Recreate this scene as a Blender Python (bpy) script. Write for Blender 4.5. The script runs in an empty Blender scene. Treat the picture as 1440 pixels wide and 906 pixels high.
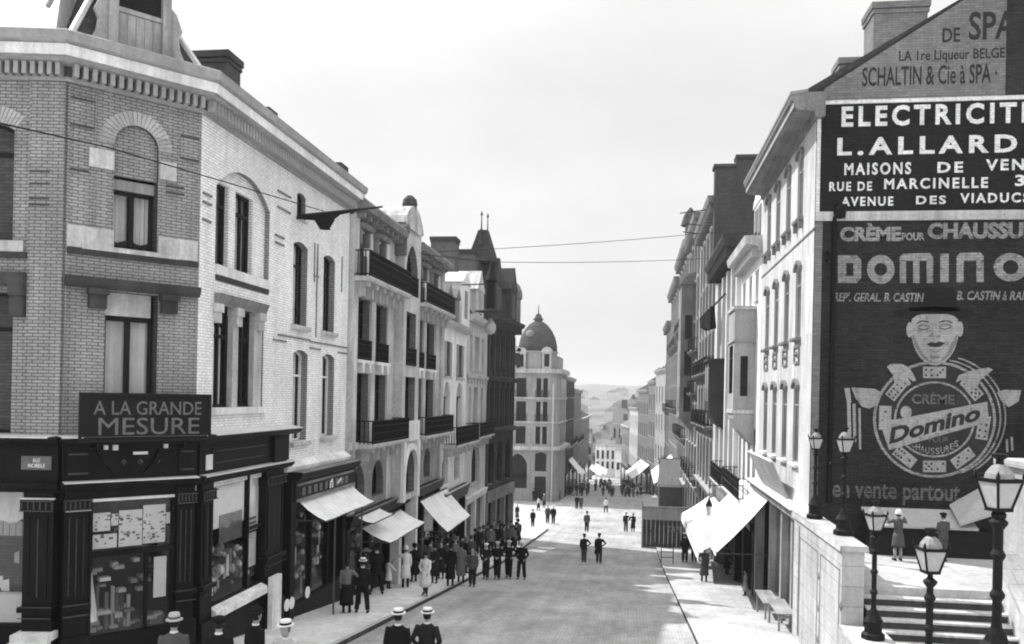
import bpy, bmesh, math, random
from mathutils import Vector, Matrix
random.seed(7)
R = math.radians
SC = bpy.context.scene
COL = SC.collection

# ------------------------------------------------------------------ camera
FPX, ROLL, CX, CY = 1200.0, R(1.15), 720.0, 557.0       # focal length in pixels of the 1440 px wide photograph
YAW = R(8.018)
_c, _s, _ca, _sa = math.cos(ROLL), math.sin(ROLL), math.cos(YAW), math.sin(YAW)
cam = bpy.data.cameras.new("camera")
cam.sensor_width = 36.0
cam.lens = FPX / 1440 * 36.0
cam.shift_y = (CY - 453) / 1440
cam.clip_start, cam.clip_end = 0.2, 6000
camo = bpy.data.objects.new("camera", cam)
COL.objects.link(camo)
camo.matrix_world = Matrix.Rotation(YAW, 4, 'Z') @ Matrix.Rotation(R(90), 4, 'X') @ Matrix.Rotation(ROLL, 4, 'Z')
SC.camera = camo

# ------------------------------------------------------------------ sky, sun, exposure
SUN = Vector((-1.0, 0.58, 1.33)).normalized()
W = bpy.data.worlds.new("World")
SC.world = W
W.use_nodes = True
nt = W.node_tree
for n in list(nt.nodes):
    nt.nodes.remove(n)
sky = nt.nodes.new("ShaderNodeTexSky")
sky.sky_type = 'NISHITA'
sky.sun_disc = False
sky.sun_elevation = math.asin(SUN.z)
sky.sun_rotation = math.atan2(SUN.x, SUN.y)
sky.dust_density = 3.0
sky.air_density = 1.0
sep = nt.nodes.new("ShaderNodeSeparateColor")          # a blue-sensitive plate: the sky mostly by its blue
nt.links.new(sky.outputs[0], sep.inputs[0])
def wm(op, a, b):
    n = nt.nodes.new("ShaderNodeMath"); n.operation = op
    for i, q in enumerate((a, b)):
        if isinstance(q, (int, float)): n.inputs[i].default_value = q
        else: nt.links.new(q, n.inputs[i])
    return n.outputs[0]
grey = wm('ADD', wm('MULTIPLY', sep.outputs[2], 0.5), wm('ADD', wm('MULTIPLY', sep.outputs[1], 0.3), wm('MULTIPLY', sep.outputs[0], 0.2)))
tc = nt.nodes.new("ShaderNodeTexCoord")
mp = nt.nodes.new("ShaderNodeMapping"); mp.inputs['Scale'].default_value = (1.6, 1.6, 4.0)
nt.links.new(tc.outputs['Generated'], mp.inputs[0])
nz = nt.nodes.new("ShaderNodeTexNoise"); nz.inputs['Scale'].default_value = 1.7; nz.inputs['Detail'].default_value = 7
nt.links.new(mp.outputs[0], nz.inputs[0])
veil = wm('ADD', wm('MULTIPLY', nz.outputs[0], 3.2), 3.9)   # a bright thin overcast veil
sxyz = nt.nodes.new("ShaderNodeSeparateXYZ"); nt.links.new(tc.outputs['Generated'], sxyz.inputs[0])
lift = wm('ADD', wm('MULTIPLY', wm('MAXIMUM', wm('SUBTRACT', sxyz.outputs[2], 0.34), 0.0), 1.75), 0.60)   # overcast veil, brightened overhead out of view to light shaded walls
tot = wm('ADD', wm('MULTIPLY', grey, 0.18), wm('MULTIPLY', veil, lift))
bg = nt.nodes.new("ShaderNodeBackground")
bg.inputs['Strength'].default_value = 0.12
nt.links.new(tot, bg.inputs[0])
wo = nt.nodes.new("ShaderNodeOutputWorld")
nt.links.new(bg.outputs[0], wo.inputs[0])

sl = bpy.data.lights.new("sun", 'SUN')
sl.energy = 3.4
sl.angle = R(0.7)
sl.color = (1, 1, 1)                                     # a black and white plate
so = bpy.data.objects.new("sun", sl)
COL.objects.link(so)
so.rotation_euler = (-SUN).to_track_quat('-Z', 'Y').to_euler()
so.location = (-60, 40, 80)
SC.view_settings.view_transform = 'Standard'
SC.view_settings.look = 'None'
SC.view_settings.gamma = 1.0
SC.view_settings.exposure = 0.80
SC.cycles.filter_width = 2.0
SC.cycles.max_bounces = 6

# ------------------------------------------------------------------ where a pixel of the photograph's plan lies on a plane of the street
def uv(x, y):
    dx, dy = x - CX, y - CY
    return dx * _c + dy * _s, -dx * _s + dy * _c
def ray(x, y):
    u, v = uv(x, y); u /= FPX
    return (u * _ca - _sa, u * _sa + _ca, -v / FPX)
def onX(x, y, X):
    r = ray(x, y); k = X / r[0]; return (X, r[1] * k, r[2] * k)
def onY(x, y, Y):
    r = ray(x, y); k = Y / r[1]; return (r[0] * k, Y, r[2] * k)
PR = [(-60, 2.9), (0, -4.0), (50, -9.75), (80, -12.15), (130, -15.15), (420, -36), (1000, -62), (2600, -62)]
def gz(d):
    for (a, b), (e, g) in zip(PR, PR[1:]):
        if d <= e:
            return b + (g - b) * (d - a) / (e - a)
    return PR[-1][1]
def ground_at(x, y, dz=0.0):
    r = ray(x, y); lo, hi = 3.0, 900.0
    for i in range(60):
        m = (lo + hi) / 2
        if r[2] / r[1] * m < gz(m) + dz: hi = m
        else: lo = m
    return (r[0] / r[1] * lo, lo, gz(lo) + dz)
def stand_at(x, y, H, dz=0.12):
    r = ray(x, y); lo, hi = 5.0, 60.0
    for i in range(50):
        m = (lo + hi) / 2
        if r[2] / r[1] * m < gz(m) + dz + H: hi = m
        else: lo = m
    return (r[0] / r[1] * lo, lo, gz(lo) + dz)

# ------------------------------------------------------------------ materials (all greys)
def _mat(name):
    m = bpy.data.materials.new(name); m.use_nodes = True
    return m, m.node_tree, m.node_tree.nodes['Principled BSDF']
def _n(t, kind, **kw):
    n = t.nodes.new(kind)
    for k, v in kw.items():
        if k in n.inputs.keys(): n.inputs[k].default_value = v
        else: setattr(n, k, v)
    return n
def _math(t, op, a, b):
    n = t.nodes.new("ShaderNodeMath"); n.operation = op
    for i, q in enumerate((a, b)):
        if isinstance(q, (int, float)): n.inputs[i].default_value = q
        else: t.links.new(q, n.inputs[i])
    return n.outputs[0]
def _noise(t, scale, detail=6, rough=.6, stretch=None):
    tcn = _n(t, "ShaderNodeTexCoord"); src = tcn.outputs['UV']
    if stretch:
        mpn = _n(t, "ShaderNodeMapping"); mpn.inputs['Scale'].default_value = stretch
        t.links.new(src, mpn.inputs[0]); src = mpn.outputs[0]
    nn = _n(t, "ShaderNodeTexNoise", Scale=scale, Detail=detail, Roughness=rough)
    t.links.new(src, nn.inputs[0])
    mr = _n(t, "ShaderNodeMapRange")
    for i_, v_ in enumerate((.26, .74, 0, 1)): mr.inputs[1 + i_].default_value = v_
    t.links.new(nn.outputs[0], mr.inputs[0])
    return mr.outputs[0]
def plain(name, v, rough=.85, var=.25, scale=.7, fine=.15, streak=0.0, bump=.15, spec=.07, metal=0.0):
    m, t, p = _mat(name)
    f = _math(t, 'ADD', _math(t, 'MULTIPLY', _noise(t, scale), 2 * var), 1 - var)
    f = _math(t, 'MULTIPLY', f, _math(t, 'ADD', _math(t, 'MULTIPLY', _noise(t, scale * 14, 4), 2 * fine), 1 - fine))
    if streak:
        f = _math(t, 'MULTIPLY', f, _math(t, 'ADD', _math(t, 'MULTIPLY', _noise(t, 1, 5, .7, (3.2, .22, 1)), 2 * streak), 1 - streak))
    val = _math(t, 'MULTIPLY', f, v)
    cl = t.nodes.new("ShaderNodeCombineColor")
    for i in range(3): t.links.new(val, cl.inputs[i])
    t.links.new(cl.outputs[0], p.inputs['Base Color'])
    p.inputs['Roughness'].default_value = rough
    p.inputs['Specular IOR Level'].default_value = spec
    p.inputs['Metallic'].default_value = metal
    if bump:
        b = _n(t, "ShaderNodeBump", Strength=bump, Distance=.02)
        t.links.new(_noise(t, scale * 20, 5), b.inputs['Height'])
        t.links.new(b.outputs[0], p.inputs['Normal'])
    return m
def brick(name, v, mort, w=.225, h=.068, ms=.010, var=.22, streak=.15, bump=.5, contrast=.18, spec=.05, flake=0.0):
    m, t, p = _mat(name)
    tcn = _n(t, "ShaderNodeTexCoord")
    bt = _n(t, "ShaderNodeTexBrick")
    bt.inputs['Scale'].default_value = 1
    bt.inputs['Brick Width'].default_value = w
    bt.inputs['Row Height'].default_value = h
    bt.inputs['Mortar Size'].default_value = ms
    bt.inputs['Mortar Smooth'].default_value = .3
    bt.inputs['Color1'].default_value = (v * (1 - contrast),) * 3 + (1,)
    bt.inputs['Color2'].default_value = (v * (1 + contrast),) * 3 + (1,)
    bt.inputs['Mortar'].default_value = (mort,) * 3 + (1,)
    t.links.new(tcn.outputs['UV'], bt.inputs[0])
    f = _math(t, 'ADD', _math(t, 'MULTIPLY', _noise(t, .45, 7), 2 * var), 1 - var)
    f = _math(t, 'MULTIPLY', f, _math(t, 'ADD', _math(t, 'MULTIPLY', _noise(t, 9, 4), .3), .85))
    f = _math(t, 'MULTIPLY', f, _math(t, 'ADD', _math(t, 'MULTIPLY', _noise(t, 1, 5, .7, (2.6, .2, 1)), 2 * streak), 1 - streak))
    if flake:      # paint worn off in small patches
        mr = _n(t, "ShaderNodeMapRange")
        for i_, v_ in enumerate((.58, .74, 1.0, 1 - flake)): mr.inputs[1 + i_].default_value = v_
        t.links.new(_noise(t, 5.5, 8, .7), mr.inputs[0])
        f = _math(t, 'MULTIPLY', f, mr.outputs[0])
    mx = _n(t, "ShaderNodeMix", data_type='RGBA', blend_type='MULTIPLY')
    mx.inputs[0].default_value = 1
    cl = t.nodes.new("ShaderNodeCombineColor")
    for i in range(3): t.links.new(f, cl.inputs[i])
    t.links.new(bt.outputs[0], mx.inputs[6]); t.links.new(cl.outputs[0], mx.inputs[7])
    t.links.new(mx.outputs[2], p.inputs['Base Color'])
    p.inputs['Roughness'].default_value = .85
    p.inputs['Specular IOR Level'].default_value = spec
    b = _n(t, "ShaderNodeBump", Strength=bump, Distance=.012, invert=True)
    t.links.new(bt.outputs['Fac'], b.inputs['Height'])
    t.links.new(b.outputs[0], p.inputs['Normal'])
    return m
def glassm(name, tint=.75):
    m, t, p = _mat(name)
    out = t.nodes['Material Output']
    tr = _n(t, "ShaderNodeBsdfTransparent"); tr.inputs[0].default_value = (tint,) * 3 + (1,)
    gl = _n(t, "ShaderNodeBsdfGlossy"); gl.inputs['Roughness'].default_value = .03
    lw = _n(t, "ShaderNodeLayerWeight"); lw.inputs['Blend'].default_value = .5
    fac = _math(t, 'ADD', _math(t, 'MULTIPLY', _math(t, 'POWER', lw.outputs['Facing'], 5.0), .5), .028)
    mx = _n(t, "ShaderNodeMixShader")
    bmp = _n(t, "ShaderNodeBump", Strength=.06, Distance=.05)
    t.links.new(_noise(t, 1.3, 2), bmp.inputs['Height'])
    t.links.new(bmp.outputs[0], gl.inputs['Normal'])
    t.links.new(fac, mx.inputs[0]); t.links.new(tr.outputs[0], mx.inputs[1]); t.links.new(gl.outputs[0], mx.inputs[2])
    t.links.new(mx.outputs[0], out.inputs[0])
    return m

M = {}
M['brick_shaded'] = brick('shaded white brick', .33, .15, ms=.014, var=.22, streak=.22, contrast=.09, bump=.8)  # the white brick again, darkened for fronts and reveals in shade
M['brick_arch'] = brick('arch brick', .40, .3, w=2, h=.5, var=.25)
M['brick_white'] = brick('white glazed brick', .86, .56, ms=.012, var=.13, streak=.16, contrast=.08, bump=.5)
M['brick_dark'] = brick('sooty and shaded brick', .085, .06)  # also tones the corner window reveals, standing for their shade
M['brick_mid'] = brick('old red brick and reveal shade', .20, .15)
M['brick_soot'] = brick('smoked brick', .12, .09)
M['slate_dome'] = brick('dome slate', .075, .05, w=.4, h=.25, ms=.012)
M['brick_gable'] = brick('painted brick', .036, .028, h=.075, contrast=.25, bump=.6)
M['gable_grey'] = brick('weathered painted brick', .20, .15, h=.075)
M['ad_field'] = brick('dark painted field', .020, .015, h=.075, contrast=.2, bump=.5)
M['ad_field2'] = brick('dull dark painted field', .030, .020, h=.075, contrast=.25, bump=.6, var=.35)
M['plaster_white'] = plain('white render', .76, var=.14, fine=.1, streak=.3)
M['plaster_sun'] = plain('sunlit white render', .50, var=.18, fine=.1, streak=.34)  # white render toned down where the sun strikes it
M['stone_lit'] = brick('sunlit white stone', .42, .27, w=1.05, h=.46, ms=.011, contrast=.07, var=.25, streak=.3, bump=.3)  # white stone toned down for full sun
M['stone_town'] = plain('town house stone', .44, var=.35, fine=.25, streak=.5)
M['stone_lower'] = plain('rusticated lower stone', .27, var=.3, fine=.25, streak=.35)
M['stone_dome'] = plain('grey ashlar', .34, var=.2, fine=.15, streak=.25)
M['plaster_pale'] = plain('pale render', .52, var=.25, fine=.16, streak=.4)
M['plaster_grey'] = plain('grey render', .36, var=.2, streak=.2)
M['stone_white'] = plain('white stone', .70, var=.2, fine=.14, streak=.3)
M['stone'] = plain('pale stone', .48, var=.3, fine=.2, streak=.4)
M['stone_grey'] = plain('blue limestone', .33, var=.25, fine=.15, streak=.2)
M['stone_dark'] = plain('sooty and shaded stone', .060, var=.35, fine=.2, streak=.3)  # soot; also the shade tone of kerb faces, risers and dentil gaps
M['stone_mid'] = M['stone_soot'] if False else plain('weathered and shaded stone', .20, var=.35, fine=.25, streak=.3)
M['wood_dark'] = plain('dark varnished wood', .008, rough=.5, var=.5, fine=.3, streak=.5, spec=.10, bump=.1)
M['wood_highlight'] = plain('shopfront highlight paint', .075, rough=.6, var=.6, scale=2.5, fine=.4, bump=0)  # paler tone painted on as highlights of the dark shopfront
M['wood_frame'] = plain('dark window paint', .014, rough=.6, var=.2, spec=.12, bump=0)
M['wood_grey'] = plain('weathered wood', .30, var=.3, streak=.4)
M['wood_white'] = plain('white window paint', .72, rough=.6, var=.1, bump=0)
M['iron'] = plain('black iron', .009, rough=.55, var=.4, spec=.15, bump=.05)
M['stone_soot'] = plain('smoke stained stone', .13, var=.4, fine=.3, streak=.35)
M['iron_grey'] = plain('worn painted iron', .08, rough=.5, var=.3, spec=.15)
M['zinc'] = plain('zinc sheet', .60, rough=.5, var=.18, streak=.15, spec=.4)
M['zinc_dull'] = plain('dull zinc', .26, rough=.6, var=.25, streak=.2)
M['slate'] = brick('slate', .055, .035, w=.25, h=.14, ms=.008)
M['slate_grey'] = brick('weathered slate', .17, .11, w=.25, h=.14, ms=.008)
M['tile_roof'] = brick('roof tile', .17, .12, w=.22, h=.2, ms=.01)
M['canvas'] = plain('white awning canvas', .84, var=.12, fine=.06, streak=.2)
M['canvas_grey'] = plain('grey awning canvas', .42, var=.12, streak=.1)
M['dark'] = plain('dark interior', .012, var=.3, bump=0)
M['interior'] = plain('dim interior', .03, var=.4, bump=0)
M['cloth_white'] = plain('white cloth', .72, var=.12, scale=3, fine=.1)
M['cloth_light'] = plain('light grey cloth', .42, var=.12, scale=3)
M['cloth_grey'] = plain('grey cloth', .16, var=.2, scale=4)
M['cloth_mid'] = plain('mid grey cloth', .085, var=.2, scale=4)
M['cloth_dark'] = plain('dark cloth', .022, var=.3, scale=4)
M['cloth_black'] = plain('black cloth', .012, var=.3, scale=4)
M['skin'] = plain('skin', .34, rough=.6, var=.06, fine=.03, bump=0)
M['hair'] = plain('dark hair', .02, rough=.6, var=.3)
M['straw'] = plain('pale straw', .74, var=.1)
M['leather'] = plain('black leather', .012, rough=.4, var=.2)
M['paint_white'] = brick('white sign paint', .78, .60, flake=.3, h=.075, var=.16, streak=.16, contrast=.07, bump=.4)
M['paint_mid'] = brick('faded sign paint', .30, .17, flake=.5, h=.075, var=.3, streak=.25, contrast=.16, bump=.5)
M['paint_dim'] = brick('dull sign paint', .15, .08, flake=.5, h=.075, var=.35, streak=.25, contrast=.2, bump=.5)
M['paint_dark'] = plain('dark sign paint', .035, rough=.8, var=.3, scale=2, fine=.25, bump=0)
M['paint_flesh'] = brick('pale sign paint', .34, .27, flake=.35, h=.075, var=.25, streak=.2, contrast=.06, bump=.5)
M['paint_shade'] = brick('shaded sign paint', .20, .15, h=.075, var=.3, streak=.2, contrast=.14, bump=.4)
M['sign_black'] = plain('black sign board', .014, rough=.7, spec=.1, var=.3, streak=.2)
M['lead_grey'] = plain('grey lettering', .15, rough=.7, var=.3, scale=4)
M['paper'] = plain('paper', .72, var=.1, scale=3)
M['glass'] = glassm('window glass', .92)
M['glass_clear'] = glassm('lantern glass', .92)
M['glass_frost'] = plain('frosted glass', .40, rough=.3, var=.1, bump=0, spec=.5)
m, t, p = _mat('dark window glass'); p.inputs['Base Color'].default_value = (.012, .012, .012, 1); p.inputs['Roughness'].default_value = .15; p.inputs['Specular IOR Level'].default_value = .25
M['glass_dark'] = m

def road_mat(name, v, setts=True, var=.16):
    m, t, p = _mat(name)
    f = _math(t, 'ADD', _math(t, 'MULTIPLY', _noise(t, .22, 8, .65), 2 * var), 1 - var)
    f = _math(t, 'MULTIPLY', f, _math(t, 'ADD', _math(t, 'MULTIPLY', _noise(t, .8, 9, .75, (1, .4, 1)), .6), .70))
    f = _math(t, 'MULTIPLY', f, _math(t, 'ADD', _math(t, 'MULTIPLY', _noise(t, 5, 9, .8), .75), .62))
    if setts: f = _math(t, 'MULTIPLY', f, _math(t, 'ADD', _math(t, 'MULTIPLY', _noise(t, 1, 6, .7, (1.3, .07, 1)), .45), .77))
    val = _math(t, 'MULTIPLY', f, v)
    cl = t.nodes.new("ShaderNodeCombineColor")
    for i in range(3): t.links.new(val, cl.inputs[i])
    last = cl.outputs[0]
    p.inputs['Roughness'].default_value = .95
    p.inputs['Specular IOR Level'].default_value = .05
    bt = _n(t, "ShaderNodeTexBrick")
    tcn = _n(t, "ShaderNodeTexCoord")
    w, h, ms, lo = (.20, .13, .02, .72) if setts else (.9, .6, .008, .86)
    bt.inputs['Scale'].default_value = 1
    bt.inputs['Brick Width'].default_value = w; bt.inputs['Row Height'].default_value = h; bt.inputs['Mortar Size'].default_value = ms
    bt.inputs['Color1'].default_value = (1, 1, 1, 1); bt.inputs['Color2'].default_value = (.86,) * 3 + (1,); bt.inputs['Mortar'].default_value = (lo,) * 3 + (1,)
    t.links.new(tcn.outputs['UV'], bt.inputs[0])
    mx = _n(t, "ShaderNodeMix", data_type='RGBA', blend_type='MULTIPLY'); mx.inputs[0].default_value = 1
    t.links.new(last, mx.inputs[6]); t.links.new(bt.outputs[0], mx.inputs[7])
    t.links.new(mx.outputs[2], p.inputs['Base Color'])
    b = _n(t, "ShaderNodeBump", Strength=.5 if setts else .2, Distance=.015)
    t.links.new(_noise(t, 9, 5), b.inputs['Height'])
    t.links.new(b.outputs[0], p.inputs['Normal'])
    return m
M['road'] = road_mat('worn granite setts', .43, var=.26)
M['pavement_lit'] = road_mat('sunlit pavement flags', .46, False, .12)  # the same flags, darkened for the sunlit side
M['pavement'] = road_mat('pavement flags', .66, False, .12)  # left side flags, lightened because they lie in shade
M['ground'] = road_mat('dusty ground', .46, False)
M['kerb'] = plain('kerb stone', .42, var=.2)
M['hill'] = plain('wooded hills', .13, var=.6, scale=.02, fine=.6, bump=0)

# ------------------------------------------------------------------ builders
class Fr:
    """A wall frame: s runs along the wall, o out of it, z up."""
    def __init__(self, ox, oy, tx, ty, side):
        L = math.hypot(tx, ty); self.o = (ox, oy); self.t = (tx / L, ty / L)
        self.n = (self.t[1] * side, -self.t[0] * side)
    def __call__(self, s, o, z):
        return (self.o[0] + self.t[0] * s + self.n[0] * o, self.o[1] + self.t[1] * s + self.n[1] * o, z)
    def moved(self, o):
        f = Fr(0, 0, 1, 0, 1); f.t, f.n = self.t, self.n
        f.o = (self.o[0] + self.n[0] * o, self.o[1] + self.n[1] * o); return f
    def hit(self, x, y):
        r = ray(x, y); p, t = self.o, self.t
        D = -t[0] * r[1] + r[0] * t[1]
        s_ = (p[0] * r[1] - r[0] * p[1]) / D
        k = (-t[0] * p[1] + t[1] * p[0]) / D
        return s_, k * r[2]
WORLD = Fr(0, 0, 1, 0, -1)          # s = x, o = y
SPLIT = {'stone_band', 'lintel', 'door_pier', 'pilaster', 'window_shelf', 'dormer', 'dormer_window', 'corner_turret', 'hood', 'urn', 'window_pier', 'display_card', 'reflection_sheet', 'painted_domino', 'painted_hand', 'painted_cuff', 'brick_pilaster', 'oriel_window', 'blind_box', 'bay_moulding', 'shutter', 'hip_roll', 'arch_infill', 'brick_groove', 'spire', 'moulding', 'painted_features', 'painted_eyelid', 'painted_shading', 'painted_pip', 'chimney_pot', 'urn', 'enamel_plate', 'oriel_moulding'}
class MB:
    def __init__(self): self.v, self.f, self.m = [], [], []
    def face(self, pts, mi=0):
        i = len(self.v); self.v += [tuple(p) for p in pts]
        self.f.append(tuple(range(i, i + len(pts)))); self.m.append(mi); return self
    def hexa(self, a, b, mi=0):
        """a, b: four points each, two opposite faces."""
        i = len(self.v); self.v += [tuple(p) for p in list(a) + list(b)]
        for q in ((0, 1, 2, 3), (7, 6, 5, 4), (0, 4, 5, 1), (1, 5, 6, 2), (2, 6, 7, 3), (3, 7, 4, 0)):
            self.f.append(tuple(i + k for k in q)); self.m.append(mi)
        return self
    def box(self, fr, s0, s1, o0, o1, z0, z1, mi=0):
        return self.hexa([fr(s0, o0, z0), fr(s1, o0, z0), fr(s1, o0, z1), fr(s0, o0, z1)],
                         [fr(s0, o1, z0), fr(s1, o1, z0), fr(s1, o1, z1), fr(s0, o1, z1)], mi)
    def loft(self, a, b, mi=0, caps=True):
        """two like closed outlines joined."""
        i = len(self.v); n = len(a); self.v += [tuple(p) for p in list(a) + list(b)]
        for k in range(n):
            self.f.append((i + k, i + (k + 1) % n, i + n + (k + 1) % n, i + n + k)); self.m.append(mi)
        if caps:
            self.f.append(tuple(i + k for k in range(n))[::-1]); self.m.append(mi)
            self.f.append(tuple(i + n + k for k in range(n))); self.m.append(mi)
        return self
    def prism(self, fr, poly, o0, o1, mi=0):
        return self.loft([fr(s, o0, z) for s, z in poly], [fr(s, o1, z) for s, z in poly], mi)
    def prof(self, fr, poly, s0, s1, mi=0):
        return self.loft([fr(s0, o, z) for o, z in poly], [fr(s1, o, z) for o, z in poly], mi)
    def rings(self, rings, mi=0, caps=True):
        i = len(self.v); n = len(rings[0])
        for r_ in rings: self.v += [tuple(p) for p in r_]
        for j in range(len(rings) - 1):
            for k in range(n):
                a = i + j * n
                self.f.append((a + k, a + (k + 1) % n, a + n + (k + 1) % n, a + n + k)); self.m.append(mi)
        if caps:
            self.f.append(tuple(i + k for k in range(n))[::-1]); self.m.append(mi)
            a = i + (len(rings) - 1) * n
            self.f.append(tuple(a + k for k in range(n))); self.m.append(mi)
        return self
    def tube(self, pts, rad, n=8, mi=0, caps=True):
        """pts: points; rad: one radius, or one (or a pair rx, ry) per point."""
        P = [Vector(p) for p in pts]
        if not isinstance(rad, (list, tuple)): rad = [rad] * len(P)
        out = []; prev = None
        for i, p in enumerate(P):
            d = (P[min(i + 1, len(P) - 1)] - P[max(i - 1, 0)])
            if d.length < 1e-9: d = Vector((0, 0, 1))
            d.normalize()
            ref = Vector((1, 0, 0)) if abs(d.x) < .9 else Vector((0, 1, 0))
            a = (ref - d * ref.dot(d)).normalized() if prev is None else (prev - d * prev.dot(d)).normalized()
            prev = a; b = d.cross(a)
            rx, ry = rad[i] if isinstance(rad[i], (list, tuple)) else (rad[i], rad[i])
            out.append([p + a * (rx * math.cos(2 * math.pi * k / n)) + b * (ry * math.sin(2 * math.pi * k / n)) for k in range(n)])
        return self.rings(out, mi, caps)
    def lathe(self, c, prof, n=12, mi=0, sx=1, sy=1):
        return self.rings([[(c[0] + r_ * sx * math.cos(2 * math.pi * k / n), c[1] + r_ * sy * math.sin(2 * math.pi * k / n), c[2] + z) for k in range(n)] for r_, z in prof], mi)
    def poly(self, fr, pts, o, mi=0, th=.004):
        return self.prism(fr, pts, o, o - th, mi)
    def mesh(self, name, mats, off=(0, 0, 0), smooth=False):
        me = bpy.data.meshes.new(name)
        me.from_pydata([(a - off[0], b - off[1], c - off[2]) for a, b, c in self.v], [], self.f)
        if not isinstance(mats, (list, tuple)): mats = [mats]
        for q in mats: me.materials.append(q)
        me.polygons.foreach_set('material_index', self.m)
        bm = bmesh.new(); bm.from_mesh(me)
        bmesh.ops.recalc_face_normals(bm, faces=bm.faces)
        ul = bm.loops.layers.uv.new('UVMap')
        for f in bm.faces:
            nrm = f.normal
            f.smooth = smooth
            h = math.hypot(nrm.x, nrm.y)
            if h > .35:
                tx, ty = -nrm.y / h, nrm.x / h
                for l in f.loops:
                    co = l.vert.co
                    l[ul].uv = ((co.x + off[0]) * tx + (co.y + off[1]) * ty, (co.z + off[2]) / max(h, .5))
            else:
                for l in f.loops:
                    co = l.vert.co; l[ul].uv = (co.x + off[0], co.y + off[1])
        bm.to_mesh(me); bm.free()
        return me
    def islands(self):
        par = list(range(len(self.v)))
        def find(i):
            while par[i] != i: par[i] = par[par[i]]; i = par[i]
            return i
        for f in self.f:
            for k in f[1:]: par[find(k)] = find(f[0])
        out = {}
        for f, m_ in zip(self.f, self.m): out.setdefault(find(f[0]), []).append((f, m_))
        for fs in out.values():
            q = MB(); idx = {}
            for f, m_ in fs:
                for k in f:
                    if k not in idx: idx[k] = len(q.v); q.v.append(self.v[k])
                q.f.append(tuple(idx[k] for k in f)); q.m.append(m_)
            yield q
    def build(self, name, mats, parent=None, smooth=False, loc=None):
        if name in SPLIT and parent is not None:
            isl = list(self.islands())
            if 1 < len(isl) <= 64:
                return [q.build_one(name, mats, parent, smooth, loc) for q in isl][0]
        return self.build_one(name, mats, parent, smooth, loc)
    def build_one(self, name, mats, parent=None, smooth=False, loc=None):
        off = (0, 0, 0)
        if parent is not None:
            q = parent
            while q is not None:
                off = tuple(a + b for a, b in zip(off, q.location)); q = q.parent
        elif loc is not None:
            off = loc
        o = bpy.data.objects.new(name, self.mesh(name, mats, off, smooth))
        COL.objects.link(o)
        if parent is not None: o.parent = parent
        elif loc is not None: o.location = loc
        return o
def tag(o, label=None, cat=None, group=None, kind=None):
    if label: o['label'] = label
    if cat: o['category'] = cat
    if group: o['group'] = group
    if kind: o['kind'] = kind
    return o
def root(name, label, cat, loc=(0, 0, 0), group=None):
    o = bpy.data.objects.new(name, None); o.empty_display_size = .3
    COL.objects.link(o); o.location = loc
    return tag(o, label, cat, group)
def kids(o): return [c for c in o.children]
def copy_tree(o, parent=None):
    c = o.copy(); COL.objects.link(c); c.parent = parent
    for ch in kids(o): copy_tree(ch, c)
    return c

def arch_pts(a, b, d, arch, n=10):
    """points of an arched head from left spring to right spring; d = crown height, arch = rise."""
    w = (b - a) / 2; c = (a + b) / 2
    if abs(arch - w) < .02:
        return [(c - w * math.cos(math.pi * k / n), d - w + w * math.sin(math.pi * k / n)) for k in range(n + 1)]
    if arch > w:   # pointed
        pts = []
        for k in range(n + 1):
            x = -1 + 2 * k / n
            pts.append((c + w * x, d - arch + arch * (1 - abs(x) ** 1.8) ** .75 if abs(x) < 1 else d - arch))
        return pts
    r_ = (w * w + arch * arch) / (2 * arch); th = math.asin(w / r_)
    return [(c + r_ * math.sin(-th + 2 * th * k / n), d - r_ + r_ * math.cos(-th + 2 * th * k / n)) for k in range(n + 1)]
def wall(mb, fr, s0, s1, z0, z1, ops, depth=.24, mi=0, back=True, ri=0):
    """a wall face with openings (a, b, c, d, arch) and their reveals."""
    S = sorted({s0, s1, *[q for o in ops for q in o[:2] if s0 < q < s1]})
    Z = sorted({z0, z1, *[q for o in ops for q in o[2:4] if z0 < q < z1]})
    for a, b in zip(S, S[1:]):
        for c, d in zip(Z, Z[1:]):
            ms, mz = (a + b) / 2, (c + d) / 2
            if any(o[0] < ms < o[1] and o[2] < mz < o[3] for o in ops): continue
            mb.face([fr(a, 0, c), fr(b, 0, c), fr(b, 0, d), fr(a, 0, d)], mi)
    for o in ops:
        a, b, c, d = o[:4]; arch = o[4] if len(o) > 4 else None
        if arch:
            pts = arch_pts(a, b, d, arch)
            k = len(pts) // 2
            mb.face([fr(a, 0, d)] + [fr(s, 0, z) for s, z in pts[:k + 1][::-1]] , mi)
            mb.face([fr(b, 0, d)] + [fr(s, 0, z) for s, z in pts[k:]][::1], mi)
            sp = d - arch
        else:
            pts = [(a, d), (b, d)]; sp = d
        loop = [(a, c)] + ([(a, sp)] if arch else []) + pts + ([(b, sp)] if arch else []) + [(b, c)]
        ded = [loop[0]]
        for q in loop[1:]:
            if abs(q[0] - ded[-1][0]) + abs(q[1] - ded[-1][1]) > 1e-6: ded.append(q)
        for p, q in zip(ded, ded[1:] + ded[:1]):
            mb.face([fr(p[0], 0, p[1]), fr(q[0], 0, q[1]), fr(q[0], -depth, q[1]), fr(p[0], -depth, p[1])], ri)
def outline(a, b, c, d, arch=None):
    return [(a, c)] + (arch_pts(a, b, d, arch) if arch else [(a, d), (b, d)]) + [(b, c)]
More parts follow.
